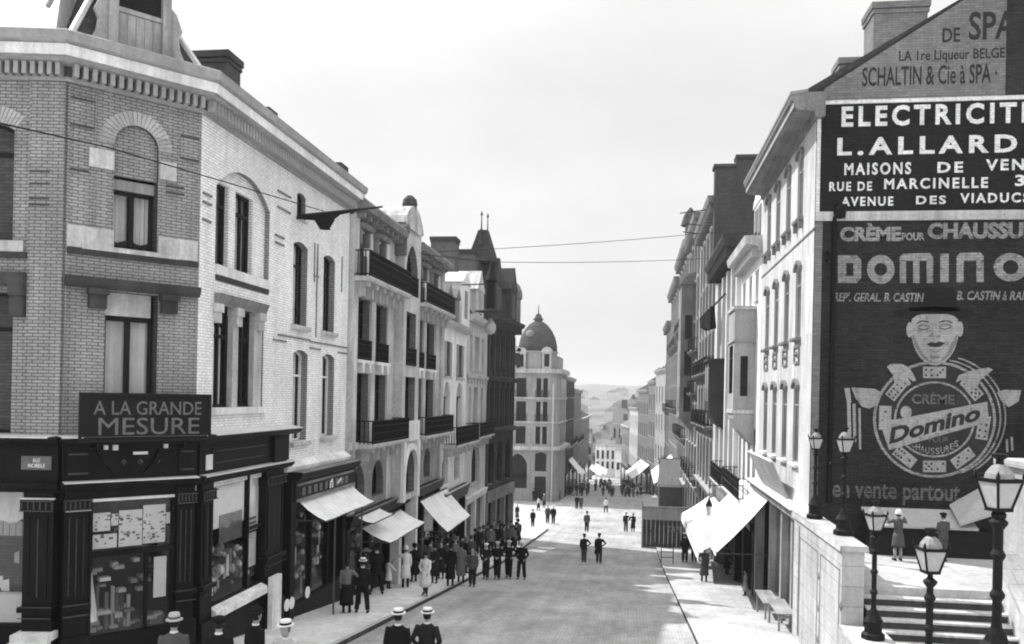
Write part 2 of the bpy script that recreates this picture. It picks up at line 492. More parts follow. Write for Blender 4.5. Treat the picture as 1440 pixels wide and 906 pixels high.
def window(parent, fr, a, b, c, d, arch=None, depth=.24, frame='wood_frame', glass='glass', curtain=None, sill=None, trans=.74, mull=1, hood=None, back=True, bar=.05):
    """sash frame at the back of its opening, with pane, sill, curtain as its own pieces."""
    w = MB(); o1, o0 = -depth + .07, -depth
    top = d - (arch or 0)
    w.box(fr, a, a + bar, o0, o1, c, top); w.box(fr, b - bar, b, o0, o1, c, top)
    w.box(fr, a, b, o0, o1, c, c + bar)
    if arch:
        pts = arch_pts(a, b, d, arch); cx = (a + b) / 2
        ins = [(cx + (s - cx) * (1 - 2 * bar / (b - a)), z - bar) for s, z in pts]
        for k in range(len(pts) - 1):
            w.prism(fr, [pts[k], pts[k + 1], ins[k + 1], ins[k]], o0, o1)
    else:
        w.box(fr, a, b, o0, o1, d - bar, d)
    for k in range(mull):
        x = a + (b - a) * (k + 1) / (mull + 1)
        w.box(fr, x - bar * .55, x + bar * .55, o0 + .01, o1 + .02, c + bar, d - bar)
    if trans:
        z = c + (d - c) * trans
        w.box(fr, a + bar, b - bar, o0 + .005, o1 + .012, z - bar * .6, z + bar * .6)
    wo_ = w.build('window', M[frame], parent)
    g = MB(); g.face([fr(s, o0 + .03, z) for s, z in outline(a, b, c, d, arch)]); g.build('pane', M[glass], wo_)
    if curtain:
        cu = MB(); n = 9; lo, hi, mat = curtain[:3]
        zl, zh = c + (d - c) * lo, c + (d - c) * hi
        for side in (0, 1) if len(curtain) < 4 else (2,):
            x0, x1 = ((a, a + (b - a) * .46) if side == 0 else (b - (b - a) * .46, b) if side == 1 else (a, b))
            for k in range(n):
                p0, p1 = x0 + (x1 - x0) * k / n, x0 + (x1 - x0) * (k + 1) / n
                q0, q1 = (-.02 if k % 2 else .03), (.03 if k % 2 else -.02)
                zb0 = zl + (.14 * abs(k / n - .5) if lo > .05 else 0); zb1 = zl + (.14 * abs((k + 1) / n - .5) if lo > .05 else 0)
                cu.face([fr(p0, o0 - .12 + q0, zb0), fr(p1, o0 - .12 + q1, zb1), fr(p1, o0 - .12 + q1, zh), fr(p0, o0 - .12 + q0, zh)])
        cu.build('curtain', M[mat], wo_)
    if sill:
        sm, so_, sh, ex = sill
        q = MB(); q.prof(fr, [(-depth + .02, c), (-depth + .02, c - sh), (so_ - .02, c - sh), (so_, c - sh * .6), (so_, c - .02)], a - ex, b + ex); q.build('sill', M[sm], wo_)
    if hood:
        hm, ho, hh, ex = hood
        q = MB()
        if arch:
            pts = arch_pts(a - ex, b + ex, d + hh, arch + (hh if arch > (b - a) * .3 else 0)); pin = arch_pts(a, b, d + .01, arch)
            for k in range(len(pts) - 1):
                q.prism(fr, [pts[k], pts[k + 1], pin[k + 1], pin[k]], .003, ho)
        else:
            q.prof(fr, [(.003, d + .02), (ho, d + hh * .6), (ho, d + hh), (.003, d + hh)], a - ex, b + ex)
        q.build('hood_mould', M[hm], wo_)
    return wo_
def shell(parent, fr, s0, s1, D, z0, z1, mat, ridge=None, roofmat='slate', rname='roof', over=.05):
    """side and back walls and a pitched or flat roof behind a street wall."""
    a, b = s0 + .012, s1 - .012
    q = MB()
    for s in (a, b):
        pts = [fr(s, -.02, z0), fr(s, -D, z0), fr(s, -D, z1)] + ([fr(s, -D / 2, z1 + ridge - .05)] if ridge else []) + [fr(s, -.02, z1)]
        q.face(pts)
    q.face([fr(a, -D, z0), fr(b, -D, z0), fr(b, -D, z1), fr(a, -D, z1)])
    q.build('side_wall', M[mat], parent)
    r_ = MB()
    if ridge:
        r_.prof(fr, [(over, z1), (-D / 2, z1 + ridge), (-D - .1, z1), (-D - .1, z1 - .1), (-D / 2, z1 + ridge - .12), (over, z1 - .1)], s0 + .004, s1 - .004)
    else:
        r_.box(fr, a + .004, b - .004, -.02, -D + .01, z1 - .12, z1 - .005)
    r_.build(rname, M[roofmat], parent)
def cornice(parent, fr, s0, s1, z, prof, mat, dent=None, name='cornice'):
    q = MB(); q.prof(fr, [(o, z + h) for o, h in prof], s0, s1)
    if dent:
        step, wd, o0, o1, h0, h1 = dent
        n = int((s1 - s0) / step)
        for k in range(n):
            x = s0 + step * (k + .5); q.box(fr, x - wd / 2, x + wd / 2, o0, o1, z + h0, z + h1)
    return q.build(name, M[mat], parent)
def railing(parent, fr, s0, s1, z, h, o, ends=True, step=.13, mat='iron', panels=True):
    q = MB(); r_ = .016
    o_ = o - .06
    def rail(p, e, zz, w=.025): q.box(fr, min(p, e), max(p, e), o_ - w, o_ + w, zz - .02, zz + .02)
    rail(s0, s1, z + h, .03); rail(s0, s1, z + .08); rail(s0, s1, z + h * .78)
    n = max(2, int((s1 - s0) / step))
    for k in range(n + 1):
        x = s0 + (s1 - s0) * k / n; q.box(fr, x - r_, x + r_, o_ - r_, o_ + r_, z, z + h)
        if panels and k < n:
            xm = x + (s1 - s0) / n / 2
            q.lathe(fr(xm, o_, z + h * .45), [(.001, -.045), (.045, 0), (.001, .045)], 6)
    if ends:
        for s in (s0, s1):
            q.box(fr, s - .02, s + .02, .0, o_, z + h - .02, z + h + .02); q.box(fr, s - .02, s + .02, .0, o_, z + .06, z + .1)
            k = max(2, int(o_ / step))
            for i in range(1, k): q.box(fr, s - r_, s + r_, o_ * i / k - r_, o_ * i / k + r_, z, z + h)
    return q.build('railing', M[mat], parent)
def balcony(parent, fr, s0, s1, z, o, h, slabmat='stone', th=.16, brackets=2, rail=True, **kw):
    q = MB(); q.prof(fr, [(.0, z), (o, z), (o, z - th * .5), (o - .06, z - th), (.0, z - th)], s0, s1)
    for k in range(brackets):
        x = s0 + (s1 - s0) * (k + .5) / brackets
        q.prism(fr.__class__(0, 0, 1, 0, 1) if False else fr, [(x - .09, z - th), (x + .09, z - th), (x + .07, z - th - .5), (x - .07, z - th - .5)], .0, o * .55)
        q.box(fr, x - .1, x + .1, .0, o * .8, z - th - .16, z - th - .003)
    b = q.build('balcony', M[slabmat], parent)
    if rail: railing(b, fr, s0 + .04, s1 - .04, z, h, o, **kw)
    return b

# ------------------------------------------------------------------ lettering (mesh pieces laid on a sign)
TMP = bpy.data.scenes.new('lettering workshop')
def tmp_eval(o):
    TMP.collection.objects.link(o)
    vl = TMP.view_layers[0]; vl.update()
    dg = vl.depsgraph; dg.update()
    me = bpy.data.meshes.new_from_object(o.evaluated_get(dg), depsgraph=dg)
    TMP.collection.objects.unlink(o)
    return me
def text(parent, fr, body, s0, s1, z0, z1, mat, o=.004, bold=.0, shear=0.0, space=1.0, th=.003, name='lettering', z0r=None):
    """the words from s0 to s1 and z0 to z1 of a wall frame (z0r: the foot of the line at its right end)."""
    cu = bpy.data.curves.new(name, 'FONT'); cu.body = body; cu.size = 1; cu.offset = bold; cu.shear = shear; cu.space_character = space
    cu.extrude = .01; cu.resolution_u = 3
    ob = bpy.data.objects.new(name, cu)
    me = tmp_eval(ob)
    bpy.data.objects.remove(ob)
    xs = [v.co.x for v in me.vertices]; ys = [v.co.y for v in me.vertices]
    x0, x1, y0, y1 = min(xs), max(xs), min(ys), max(ys)
    off = (0, 0, 0); q = parent
    while q is not None:
        off = tuple(a + b for a, b in zip(off, q.location)); q = q.parent
    for v in me.vertices:
        k = (v.co.x - x0) / (x1 - x0); h = (v.co.y - y0) / (y1 - y0)
        zf = z0 + ((z0r - z0) * k if z0r is not None else 0)
        p = fr(s0 + (s1 - s0) * k, o + (th if v.co.z > 0 else 0), zf + (z1 - z0) * h)
        v.co = (p[0] - off[0], p[1] - off[1], p[2] - off[2])
    me.materials.clear(); me.materials.append(M[mat])
    if not me.uv_layers: me.uv_layers.new(name='UVMap')
    ul = me.uv_layers[0].data
    for l in me.loops:
        co = me.vertices[l.vertex_index].co; ul[l.index].uv = (co.x + co.y + off[0] + off[1] - 25.9, co.z + off[2])
    obj = bpy.data.objects.new(name, me); COL.objects.link(obj); obj.parent = parent
    return obj

# ================================================================== THE SETTING
def strip(name, x0, x1, y0, y1, dz, mat, kind='structure', step=4.0, thick=0.0, side=None):
    q = MB(); ys = [y0]
    while ys[-1] < y1 - 1e-6: ys.append(min(y1, ys[-1] + step))
    for a, b in zip(ys, ys[1:]):
        q.face([(x0, a, gz(a) + dz), (x1, a, gz(a) + dz), (x1, b, gz(b) + dz), (x0, b, gz(b) + dz)])
        if thick:
            for x in (x0, x1):
                q.face([(x, a, gz(a) + dz - thick), (x, b, gz(b) + dz - thick), (x, b, gz(b) + dz), (x, a, gz(a) + dz)], 1 if side else 0)
    if thick:
        for y in (y0, y1):
            q.face([(x0, y, gz(y) + dz - thick), (x1, y, gz(y) + dz - thick), (x1, y, gz(y) + dz), (x0, y, gz(y) + dz)])
    o = q.build(name, [mat, side or mat]); o['kind'] = kind
    return o
gq = MB()
ysl = [-60 + 10 * k for k in range(30)] + [250 + 50 * k for k in range(48)]
for a, b in zip(ysl, ysl[1:]):
    gq.face([(-900, a, gz(a)), (900, a, gz(a)), (900, b, gz(b)), (-900, b, gz(b))])
gq.build('ground', M['ground'])['kind'] = 'structure'
KL, KR = -7.1, 1.9
strip('road', KL, KR, -40, 420, .004, M['road'])
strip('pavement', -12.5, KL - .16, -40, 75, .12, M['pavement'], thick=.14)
strip('kerb', KL - .16, KL, -40, 75, .135, M['kerb'], thick=.16, side=M['stone_dark'])  # kerb faces darkened for their shade as well as dirt
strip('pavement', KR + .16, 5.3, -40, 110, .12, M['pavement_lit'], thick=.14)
strip('kerb', KR, KR + .16, -40, 110, .135, M['kerb'], thick=.16, side=M['stone_dark'])  # dark faces again carry shade and dirt
# misty hills across the valley
hq = MB(); random.seed(3)
nx, ny = 60, 14
def hz(i, j):
    x = -1300 + 2600 * i / nx; y = 430 + 1500 * j / ny
    k = j / ny
    base = -44 + 62 * (k ** .85)
    return (x, y, base + k * (9 * math.sin(x / 190 + 1.1) + 6 * math.sin(x / 77 + 2 * k) + 4 * math.sin(x / 31 + 5 * k)))
for i in range(nx):
    for j in range(ny):
        hq.face([hz(i, j), hz(i + 1, j), hz(i + 1, j + 1), hz(i, j + 1)])
hq.build('hills', M['hill'], smooth=True)['kind'] = 'structure'

LF = Fr(-9.81, 0, 0, 1, 1)          # left street wall, facing the street (+x)
RF = Fr(5.18, 0, 0, 1, -1)          # right street wall, facing the street (-x)
GF = Fr(0, 25.9, 1, 0, 1)           # painted gable, facing the camera (-y); s = x
CC, BB = (-9.81, 18.21), (-11.613, 16.092)
CF = Fr(BB[0], BB[1], CC[0] - BB[0], CC[1] - BB[1], 1)     # cut-off corner, s 0..2.78
CL = math.hypot(CC[0] - BB[0], CC[1] - BB[1])
TL = (-math.sin(R(80)), -math.cos(R(80)))
WF = Fr(BB[0], BB[1], TL[0], TL[1], -1)                     # the front beyond the corner, s runs away from the corner

# ------------------------------------------------------------------ CORNER SHOP BUILDING
z0c = gz(16) - .6
lc = root('corner_building', 'large brick corner building with cut-off corner, dentil cornice and dark wooden shopfront', 'building', (-10.5, 19, gz(18)))
zt = 6.27
# corner wall
ops = [(.92, 1.84, 3.0, 5.68, .46), (.80, 1.89, -.98, 2.05)]
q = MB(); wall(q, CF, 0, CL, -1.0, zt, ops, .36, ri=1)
q.build('wall', [M['brick_shaded'], M['brick_dark']], lc)  # wall and darker reveals toned for the shade on this corner
# front beyond the corner
ops_w = [(1.06, 2.3, 3.0, 5.45, .2), (1.02, 2.3, -.98, 1.93)]
q = MB(); wall(q, WF, 0, 7, -1.0, zt, ops_w, .36); q.build('wall', M['brick_shaded'], lc)  # same white brick in its shaded tone
# street side
Y1 = 28.49
opsA = [(18.95, 21.95, 2.98, 5.46, .62), (18.95, 21.7, -.42, 2.05)]
opsB = [(23.62, 24.7, 1.97, 4.42, .12), (26.05, 27.1, 1.97, 4.42, .12), (23.74, 24.86, -1.46, 1.24, .12), (26.1, 27.2, -1.42, 1.24, .12), (23.8, 24.46, 5.12, 5.86, .08)]
q = MB(); wall(q, LF, CC[1], 22.5, -2.3, zt, opsA, .34, ri=1); wall(q, LF, 22.5, Y1, -2.3, zt, opsB, .32, ri=1); q.build('wall', [M['brick_white'], M['brick_shaded']], lc)  # reveals in the shaded tone of the white brick
# body behind, roof deck
q = MB()
Wend = WF(7, 0, 0)
loop = [(Wend[0], Wend[1]), BB, CC, (-9.81, Y1 - .01), (-22, Y1 - .01), (-22, Wend[1])]
inner = [(Wend[0], Wend[1] + .3), (BB[0] - .15, BB[1] + .3), (CC[0] - .35, CC[1] + .1), (-10.16, Y1 - .01), (-22, Y1 - .01), (-22, Wend[1] + .3)]
q.face([(x, y, 6.9) for x, y in inner])
for (x0, y0), (x1, y1) in zip(inner[3:] + inner[:1], inner[4:] + inner[:2]):
    q.face([(x0, y0, z0c - 4), (x1, y1, z0c - 4), (x1, y1, 6.9), (x0, y0, 6.9)])
q.build('side_wall', M['brick_dark'], lc)
# floors between storeys, so rooms are dark
q = MB()
for z in (-1.02, 2.5): q.face([(x, y, z) for x, y in inner])
q.build('floor', M['interior'], lc)
# cornice with dentils on the three fronts
cp = [(.0, 0), (.06, 0), (.06, .05), (.10, .07), (.10, .30), (.30, .33), (.38, .36), (.40, .62), (.52, .68), (.56, .86), (.50, .90), (-.3, .93), (-.3, .3)]
ch = Fr(0, 0, 1, 0, 1)
def mitre(frA, sA, frB, sB): pass
q = MB()
for fr, s0, s1 in ((CF, 0, CL), (LF, CC[1], Y1), (WF, 0, 7)):
    n = int((s1 - s0) / .165)
    for k in range(n):
        x = s0 + (s1 - s0) * (k + .5) / n
        q.box(fr, x - .045, x + .045, .09, .29, zt + .06, zt + .31)
def corner_dir(f1, f2):
    a = Vector((f1.n[0], f1.n[1])); b = Vector((f2.n[0], f2.n[1])); m_ = a + b
    return m_ * (2 / m_.length_squared)
dC, dB = corner_dir(CF, LF), corner_dir(CF, WF)
def crow(base, d): return [(base[0] + d[0] * o, base[1] + d[1] * o, zt + h) for o, h in cp]
rows = [crow((Wend[0], Wend[1]), Vector(WF.n)), crow(BB, dB), crow(CC, dC), crow((-9.81, Y1 + .25), Vector(LF.n))]
q.rings(rows)
cn = q.build('cornice', M['stone_grey'], lc)
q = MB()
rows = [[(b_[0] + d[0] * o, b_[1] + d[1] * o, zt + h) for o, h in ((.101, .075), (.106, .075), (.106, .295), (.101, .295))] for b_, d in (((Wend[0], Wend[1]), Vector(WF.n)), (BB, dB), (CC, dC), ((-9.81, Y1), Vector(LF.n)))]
q.rings(rows); q.build('dentil_shade', M['stone_dark'], cn)  # dark band put behind the dentils for the shade of the gaps
q = MB()
gp = [(.41, .40), (.455, .40), (.455, .62), (.41, .62)]
rows = [[(b_[0] + d[0] * o, b_[1] + d[1] * o, zt + h) for o, h in gp] for b_, d in (((Wend[0], Wend[1]), Vector(WF.n)), (BB, dB), (CC, dC), ((-9.81, Y1 + .24), Vector(LF.n)))]
q.rings(rows); q.build('fascia', M['stone_white'], cn)
# bands, lintels, sills, pilaster strips on the corner
q = MB()
q.box(CF, .02, .95 - .02, .0, .06, 2.90, 3.35); q.box(CF, 1.86, CL - .06, .0, .06, 2.90, 3.35); q.box(CF, .3, 2.3, .0, .10, 2.88, 2.98)
q.box(CF, .42, .91, 0, .05, 4.62, 5.02); q.box(CF, 1.86, 2.22, 0, .05, 4.62, 5.02)
q.box(WF, .82, 2.4, 0, .06, 2.75, 2.98)
q.build('stone_band', M['stone'], lc)
q = MB(); q.prof(CF, [(0, 2.76), (.05, 2.76), (.09, 2.879), (0, 2.879)], .02, CL - .03); q.prof(WF, [(0, 2.62), (.05, 2.62), (.09, 2.745), (0, 2.745)], .75, 2.5); q.build('string_course', M['stone_dark'], lc)  # dark strip for the shadow line below the sills
q = MB(); q.prof(LF, [(-.3, 2.60), (.02, 2.60), (.04, 2.735), (-.3, 2.735)], 18.97, 21.93); q.build('string_course', M['stone_dark'], lc)  # the same painted sill shadow on the street side
q = MB()
q.prof(CF, [(.0, 2.08), (.14, 2.08), (.20, 2.17), (.24, 2.30), (0, 2.30)], .0, CL - .02)
for s in (.62, 2.1):
    q.box(CF, s - .17, s + .17, .001, .16, 1.66, 1.95); q.box(CF, s - .2, s + .2, .002, .22, 1.95, 2.079)
q.prof(WF, [(.0, 2.06), (.2, 2.06), (.24, 2.32), (0, 2.32)], .72, 2.6)
q.box(WF, .76, 1.02, .001, .16, 1.42, 1.85); q.box(WF, .74, 1.04, .002, .2, 1.85, 2.059)
q.build('lintel', M['stone_dark'], lc)
q = MB()       # brick pilasters and inset frames
q.box(WF, .02, .72, 0, .07, -1.0, 6.25)
q.box(CF, .0, .03, 0, .05, -1.0, 6.2); q.box(CF, .52, .55, -.01, .03, 3.0, 6.2); q.box(CF, .04, .5, 0, .03, 5.45, 5.95)
q.box(CF, 2.3, 2.72, 0, .03, 5.2, 5.65)
q.build('brick_pilaster', M['brick_shaded'], lc)
q = MB()
for s0, s1, zz in ((.05, .5, 5.97), (.05, .5, 5.42), (2.3, 2.72, 5.67), (2.3, 2.72, 5.17), (2.0, 2.4, 4.5), (2.0, 2.4, 4.36), (.06, .42, 4.5)):
    q.box(CF, s0, s1, .032, .045, zz - .02, zz + .02)
for zz in (4.4, 4.15, 3.85, 3.72): q.box(WF, .3, .7, .072, .085, zz - .018, zz + .018)
q.build('brick_groove', M['brick_dark'], lc)
# ring of brick voussoirs over the arches
def arch_ring(fr, a, b, d, rise, w_, n, mat, o=.012):
    pi_ = arch_pts(a, b, d, rise, n); c_ = (a + b) / 2; rr_ = ((b - a) ** 2 / 4 + rise ** 2) / (2 * rise); cz = d - rr_
    q = MB()
    for k in range(n):
        (x0, z0), (x1, z1) = pi_[k], pi_[k + 1]
        x1, z1 = x0 + (x1 - x0) * .82, z0 + (z1 - z0) * .82
        f_ = (rr_ + w_) / rr_
        q.prism(fr, [(x0, z0), (x1, z1), (c_ + (x1 - c_) * f_, cz + (z1 - cz) * f_), (c_ + (x0 - c_) * f_, cz + (z0 - cz) * f_)], o, -.01)
    q.build('arch_ring', M[mat], lc)
arch_ring(CF, .92, 1.84, 5.68, .459, .30, 22, 'brick_arch'); arch_ring(WF, 1.06, 2.3, 5.45, .2, .34, 20, 'brick_arch'); arch_ring(LF, 18.95, 21.95, 5.46, .62, .36, 44, 'brick_white')
# windows of the corner
q = MB(); q.prism(CF, [(.92, 4.55)] + arch_pts(.92, 1.84, 5.68, .46) + [(1.84, 4.55)], -.10, -.16); q.build('arch_infill', M['brick_shaded'], lc)
q = MB(); q.box(CF, .93, 1.83, -.35, -.2, 4.28, 4.50); q.build('blind_box', M['wood_grey'], lc)
window(lc, CF, .92, 1.84, 3.0, 4.28, None, .36, curtain=(.14, .98, 'cloth_white'), trans=0, bar=.085)
window(lc, CF, .80, 1.89, -.98, 1.55, None, .36, curtain=(.0, .98, 'cloth_white', 1), trans=0, bar=.10)
q = MB(); q.box(CF, .81, 1.80, -.35, -.2, 1.56, 2.05); q.build('blind_box', M['plaster_pale'], lc)
window(lc, WF, 1.06, 2.3, 3.0, 5.45, .2, .36, curtain=(.15, .98, 'cloth_light'), bar=.07)
window(lc, WF, 1.02, 2.3, -.98, 1.93, None, .36, curtain=(.0, .98, 'cloth_light', 1), bar=.07)
# street side, first bay: wide arch with two tall windows, and two below under one lintel
q = MB()
q.prism(LF, [(18.95, 5.0)] + arch_pts(18.95, 21.95, 5.46, .62, 14)[1:-1] + [(21.95, 5.0)], -.14, -.24)
for s0, s1 in ((19.86, 20.22), (21.2, 21.95)): q.box(LF, s0, s1, -.34, -.14, 2.98, 4.998)
q.build('arch_infill', M['brick_white'], lc)
for a, b in ((18.96, 19.86), (20.22, 21.2)):
    window(lc, LF, a, b, 2.98, 5.0, None, .32, curtain=(.0, .98, 'cloth_white'), trans=.74, bar=.07)
q = MB(); q.box(LF, 18.97, 21.93, -.1, .05, 2.74, 2.978); q.build('sill', M['stone_white'], lc)
q = MB(); q.prof(LF, [(0, 2.06), (.06, 2.06), (.16, 2.3), (0, 2.3)], 18.95, 21.72); q.build('lintel', M['stone_mid'], lc)
q = MB(); q.box(LF, 20.02, 20.32, -.26, -.04, -.42, 1.6); q.box(LF, 21.22, 21.69, -.26, -.04, -.42, 1.6)
for s in (19.08, 20.17, 21.48): q.box(LF, s - .15, s + .15, -.25, .06, 1.6, 1.85); q.box(LF, s - .19, s + .19, -.25, .10, 1.85, 2.055)
q.build('window_pier', M['stone'], lc)
for a, b in ((18.97, 20.02), (20.32, 21.22)):
    window(lc, LF, a, b, -.42, 2.05, None, .25, curtain=(.0, .8, 'cloth_white'), trans=.7, bar=.07)
q = MB(); q.box(LF, 18.93, 21.75, -.1, .12, -.58, -.425); q.build('sill', M['stone_white'], lc)
# second part of the street side
for k, (a, b, c, d, ar) in enumerate(opsB):
    if k == 4: window(lc, LF, a, b, c, d, ar, .2, mull=0, trans=0, sill=('stone', .05, .08, .05)); continue
    window(lc, LF, a, b, c, d, ar, .27, curtain=(.0, .98, 'cloth_white'), sill=('stone', .12, .16, .12), trans=.72, frame='wood_white' if k > 1 else 'wood_frame', mull=0)
q = MB()        # thin mouldings that frame the piers
for yy in (25.25, 25.5, 27.75):
    q.box(LF, yy - .02, yy + .02, 0, .03, 3.4, 4.6)
for s0, s1, zz in ((22.3, 23.2, 1.42), (22.4, 23.3, 5.55), (22.4, 23.3, 5.1), (25.2, 25.6, 3.6), (27.5, 28.4, 1.35), (25, 25.9, 1.35), (22.3, 22.9, 4.3), (22.3, 22.9, 4.1), (18.3, 18.7, 4.5), (18.3, 18.7, 4.3), (18.3, 18.7, 3.9), (25.0, 28.45, 1.55), (22.6, 25.0, 1.58)):
    q.box(LF, s0, s1, 0, .035, zz - .025, zz + .025)
q.box(LF, 25.45, 25.5, 0, .03, 1.7, 4.2)
q.build('moulding', M['stone_mid'], lc)
q = MB(); q.prof(LF, [(0, -2.3), (.18, -2.3), (.22, -2.18), (0, -2.02)], 23.05, Y1); q.build('string_course', M['stone_white'], lc)
# dark wooden shopfront round the corner
zg = gz(17)
sf = MB()
def frontpieces(fr, s0, s1, gl, gr, zb):
    sf.prof(fr, [(-.3, -1.2), (.30, -1.2), (.42, -1.12), (.45, -1.02), (-.3, -1.02)], s0 - gl, s1 + gr)
    sf.box(fr, s0, s1, -.3, .12, -1.96, -1.2)
    sf.prof(fr, [(-.3, -2.16), (.16, -2.16), (.26, -2.06), (.28, -1.96), (-.3, -1.96)], s0 - gl * .5, s1 + gr * .5)
frontpieces(CF, 0, CL, .12, .12, zg); frontpieces(LF, CC[1], 23.3, .12, .15, zg); frontpieces(WF, 0, 7, .12, 0, zg)
sf.box(CF, 0.0, CL, -.3, .05, -2.42, -2.162)
def pil(fr, s0, s1, z, o=.14):
    sf.box(fr, s0, s1, -.3, o, z, -2.162); sf.box(fr, s0 - .04, s1 + .04, -.3, o + .06, -2.55, -2.30); sf.box(fr, s0 - .05, s1 + .05, -.3, o + .08, z, z + 1.1)
    sf.box(fr, s0 + .1, s0 + .14, o, o + .03, -4.3, -2.65); sf.box(fr, s1 - .14, s1 - .1, o, o + .03, -4.3, -2.65)
    sf.box(fr, s0 - .05, s1 + .05, -.3, o + .10, -4.6, -4.5)
pil(CF, .06, .52, zg - .3); pil(CF, 2.36, 2.74, zg - .3); pil(LF, 18.3, 18.85, gz(18.5) - .3); pil(LF, 21.75, 22.9, gz(22) - .3); pil(WF, .06, .66, zg - .3)
sf.box(CF, .52, 2.36, -.3, .06, zg - .4, -5.25)                 # stall riser
sf.box(CF, .56, 2.34, -.12, .05, -3.58, -3.48); sf.box(CF, .56, .62, -.2, .04, -5.25, -2.42); sf.box(CF, 2.28, 2.34, -.2, .04, -5.25, -2.42); sf.box(CF, 1.72, 1.78, -.1, .04, -5.25, -3.58)
sf.box(LF, 18.85, 21.75, -.3, .04, gz(20) - .6, -5.1); sf.box(LF, 18.86, 18.92, -.1, .05, -5.1, -2.16); sf.box(LF, 20.9, 20.96, -.1, .05, -5.1, -2.16); sf.box(LF, 20.96, 21.74, -.1, .05, -3.62, -3.55)
sf.box(WF, .66, 7, -.3, .04, zg - .6, -4.9)
# scroll brackets and carved panels of the fascia
for s in (.7, 2.0):
    sf.prism(CF, [(s - .08, -1.3), (s + .3 * (1 if s < 1 else -1), -1.85), (s + .42 * (1 if s < 1 else -1), -1.85), (s + .08, -1.3)], .12, .2)
sf.box(CF, .06, .52, .12, .17, -1.85, -1.32); sf.box(CF, 2.36, 2.74, .12, .17, -1.85, -1.32); sf.box(LF, 18.75, 21.7, .12, .15, -1.85, -1.35); sf.box(LF, 22.1, 22.9, .12, .22, -1.96, -1.25)
shopf = sf.build('shopfront', M['wood_dark'], lc)
q = MB()  # thin pale strips put in as highlights on the pilasters
for fr, s0, s1 in ((CF, .06, .52), (CF, 2.36, 2.74), (LF, 18.3, 18.85), (LF, 21.75, 22.9), (WF, .06, .66)):
    n_ = 5
    for k in range(n_ + 1):
        s = s0 + (s1 - s0) * k / n_
        q.box(fr, s - .012, s + .012, .201, .212, -2.5, -2.36)
    for z in (-2.34, -2.54, -4.49, -4.72): q.box(fr, s0 - .03, s1 + .03, .215 if z > -4 else .245, .255, z, z + .018)
    for u_ in (.2, .5, .8): q.box(fr, s0 + (s1 - s0) * u_ - .008, s0 + (s1 - s0) * u_ + .008, .141, .150, -4.3, -2.7)
    q.build('highlight_trim', M['wood_highlight'], shopf); q = MB()
for s in (.86, 1.2, 1.54, 1.9): q.lathe(CF(s, .13, -1.58), [(.001, -.07), (.07, 0), (.001, .07)], 7)
for s0, s1 in ((.1, .48), (2.4, 2.7)):
    for z in (-1.8, -1.4): q.box(CF, s0, s1, .171, .182, z, z + .03)
for z in (-1.45, -1.72): q.box(LF, 18.9, 21.6, .151, .16, z, z + .02)
q.build('highlight_trim', M['wood_highlight'], shopf)
q = MB(); q.box(CF, 1.36, 1.66, .20, .23, -1.42, -1.36); q.box(LF, 18.45, 18.75, .13, .15, -1.85, -1.5); q.box(CF, .78, .86, .13, .2, -1.30, -1.2); q.box(CF, .96, 1.06, .13, .2, -1.32, -1.2); q.box(CF, 2.02, 2.1, .13, .2, -1.30, -1.2)
q.build('enamel_plate', M['paper'], shopf)
q = MB()      # flashing on the ledges, pale for the sky light on their tops
q.prof(CF, [(-.02, -1.0), (.46, -1.018), (.47, -1.018), (.47, -1.04), (.455, -1.04), (.455, -1.014), (-.02, -.99)], -.1, CL + .1)
q.prof(LF, [(-.02, -1.0), (.46, -1.018), (.47, -1.018), (.47, -1.04), (.455, -1.04), (.455, -1.014), (-.02, -.94)], CC[1] + .1, 23.44)
q.prof(WF, [(-.02, -1.0), (.46, -1.018), (.47, -1.018), (.47, -1.04), (.455, -1.04), (.455, -1.014), (-.02, -.99)], .05, 7)
q.prof(LF, [(.12, -1.95), (.29, -1.955), (.295, -1.99), (.284, -1.99), (.28, -1.957), (.12, -1.94)], CC[1], 23.36)
q.prof(CF, [(.12, -1.95), (.29, -1.955), (.295, -1.98), (.284, -1.98), (.28, -1.957), (.12, -1.94)], 0, CL)
q.box(CF, .6, 2.3, .052, .11, -2.40, -2.34); q.box(WF, .02, .7, .142, .21, -2.30, -2.27); q.box(CF, .06, .55, .205, .22, -2.56, -2.53)
q.build('flashing', M['zinc'], shopf)
g = MB(); g.box(CF, .62, 2.28, -.02, -.01, -5.25, -2.42); g.build('shop_window', M['glass'], shopf)
g = MB(); g.box(LF, 18.92, 21.75, -.02, -.01, -5.1, -2.16); g.build('shop_window', M['glass'], shopf)
g = MB(); g.box(WF, .66, 7, -.02, -.01, -4.9, -2.16); g.build('shop_window', M['glass'], shopf)
# shop interiors (dark box) and display
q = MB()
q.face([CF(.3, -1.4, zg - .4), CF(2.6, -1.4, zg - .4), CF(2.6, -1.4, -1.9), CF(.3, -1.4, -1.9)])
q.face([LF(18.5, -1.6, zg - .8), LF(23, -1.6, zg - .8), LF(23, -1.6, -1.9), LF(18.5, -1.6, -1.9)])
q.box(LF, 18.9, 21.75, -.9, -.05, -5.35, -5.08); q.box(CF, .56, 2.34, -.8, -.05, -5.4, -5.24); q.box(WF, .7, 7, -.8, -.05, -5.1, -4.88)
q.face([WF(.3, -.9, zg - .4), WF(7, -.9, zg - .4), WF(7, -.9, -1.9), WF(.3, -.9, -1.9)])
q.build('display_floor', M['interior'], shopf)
pn = MB()
for s0, s1, z0, z1 in ((.66, 1.0, -3.05, -2.66), (1.02, 1.16, -2.95, -2.7), (.66, 1.14, -3.42, -3.12), (1.18, 1.66, -3.42, -2.64), (1.68, 2.16, -3.40, -2.56), (2.17, 2.26, -3.0, -2.75)):
    pn.box(CF, s0, s1, -.06, -.045, z0, z1)
pn.box(CF, 1.93, 2.2, -.06, -.045, -4.62, -3.72)
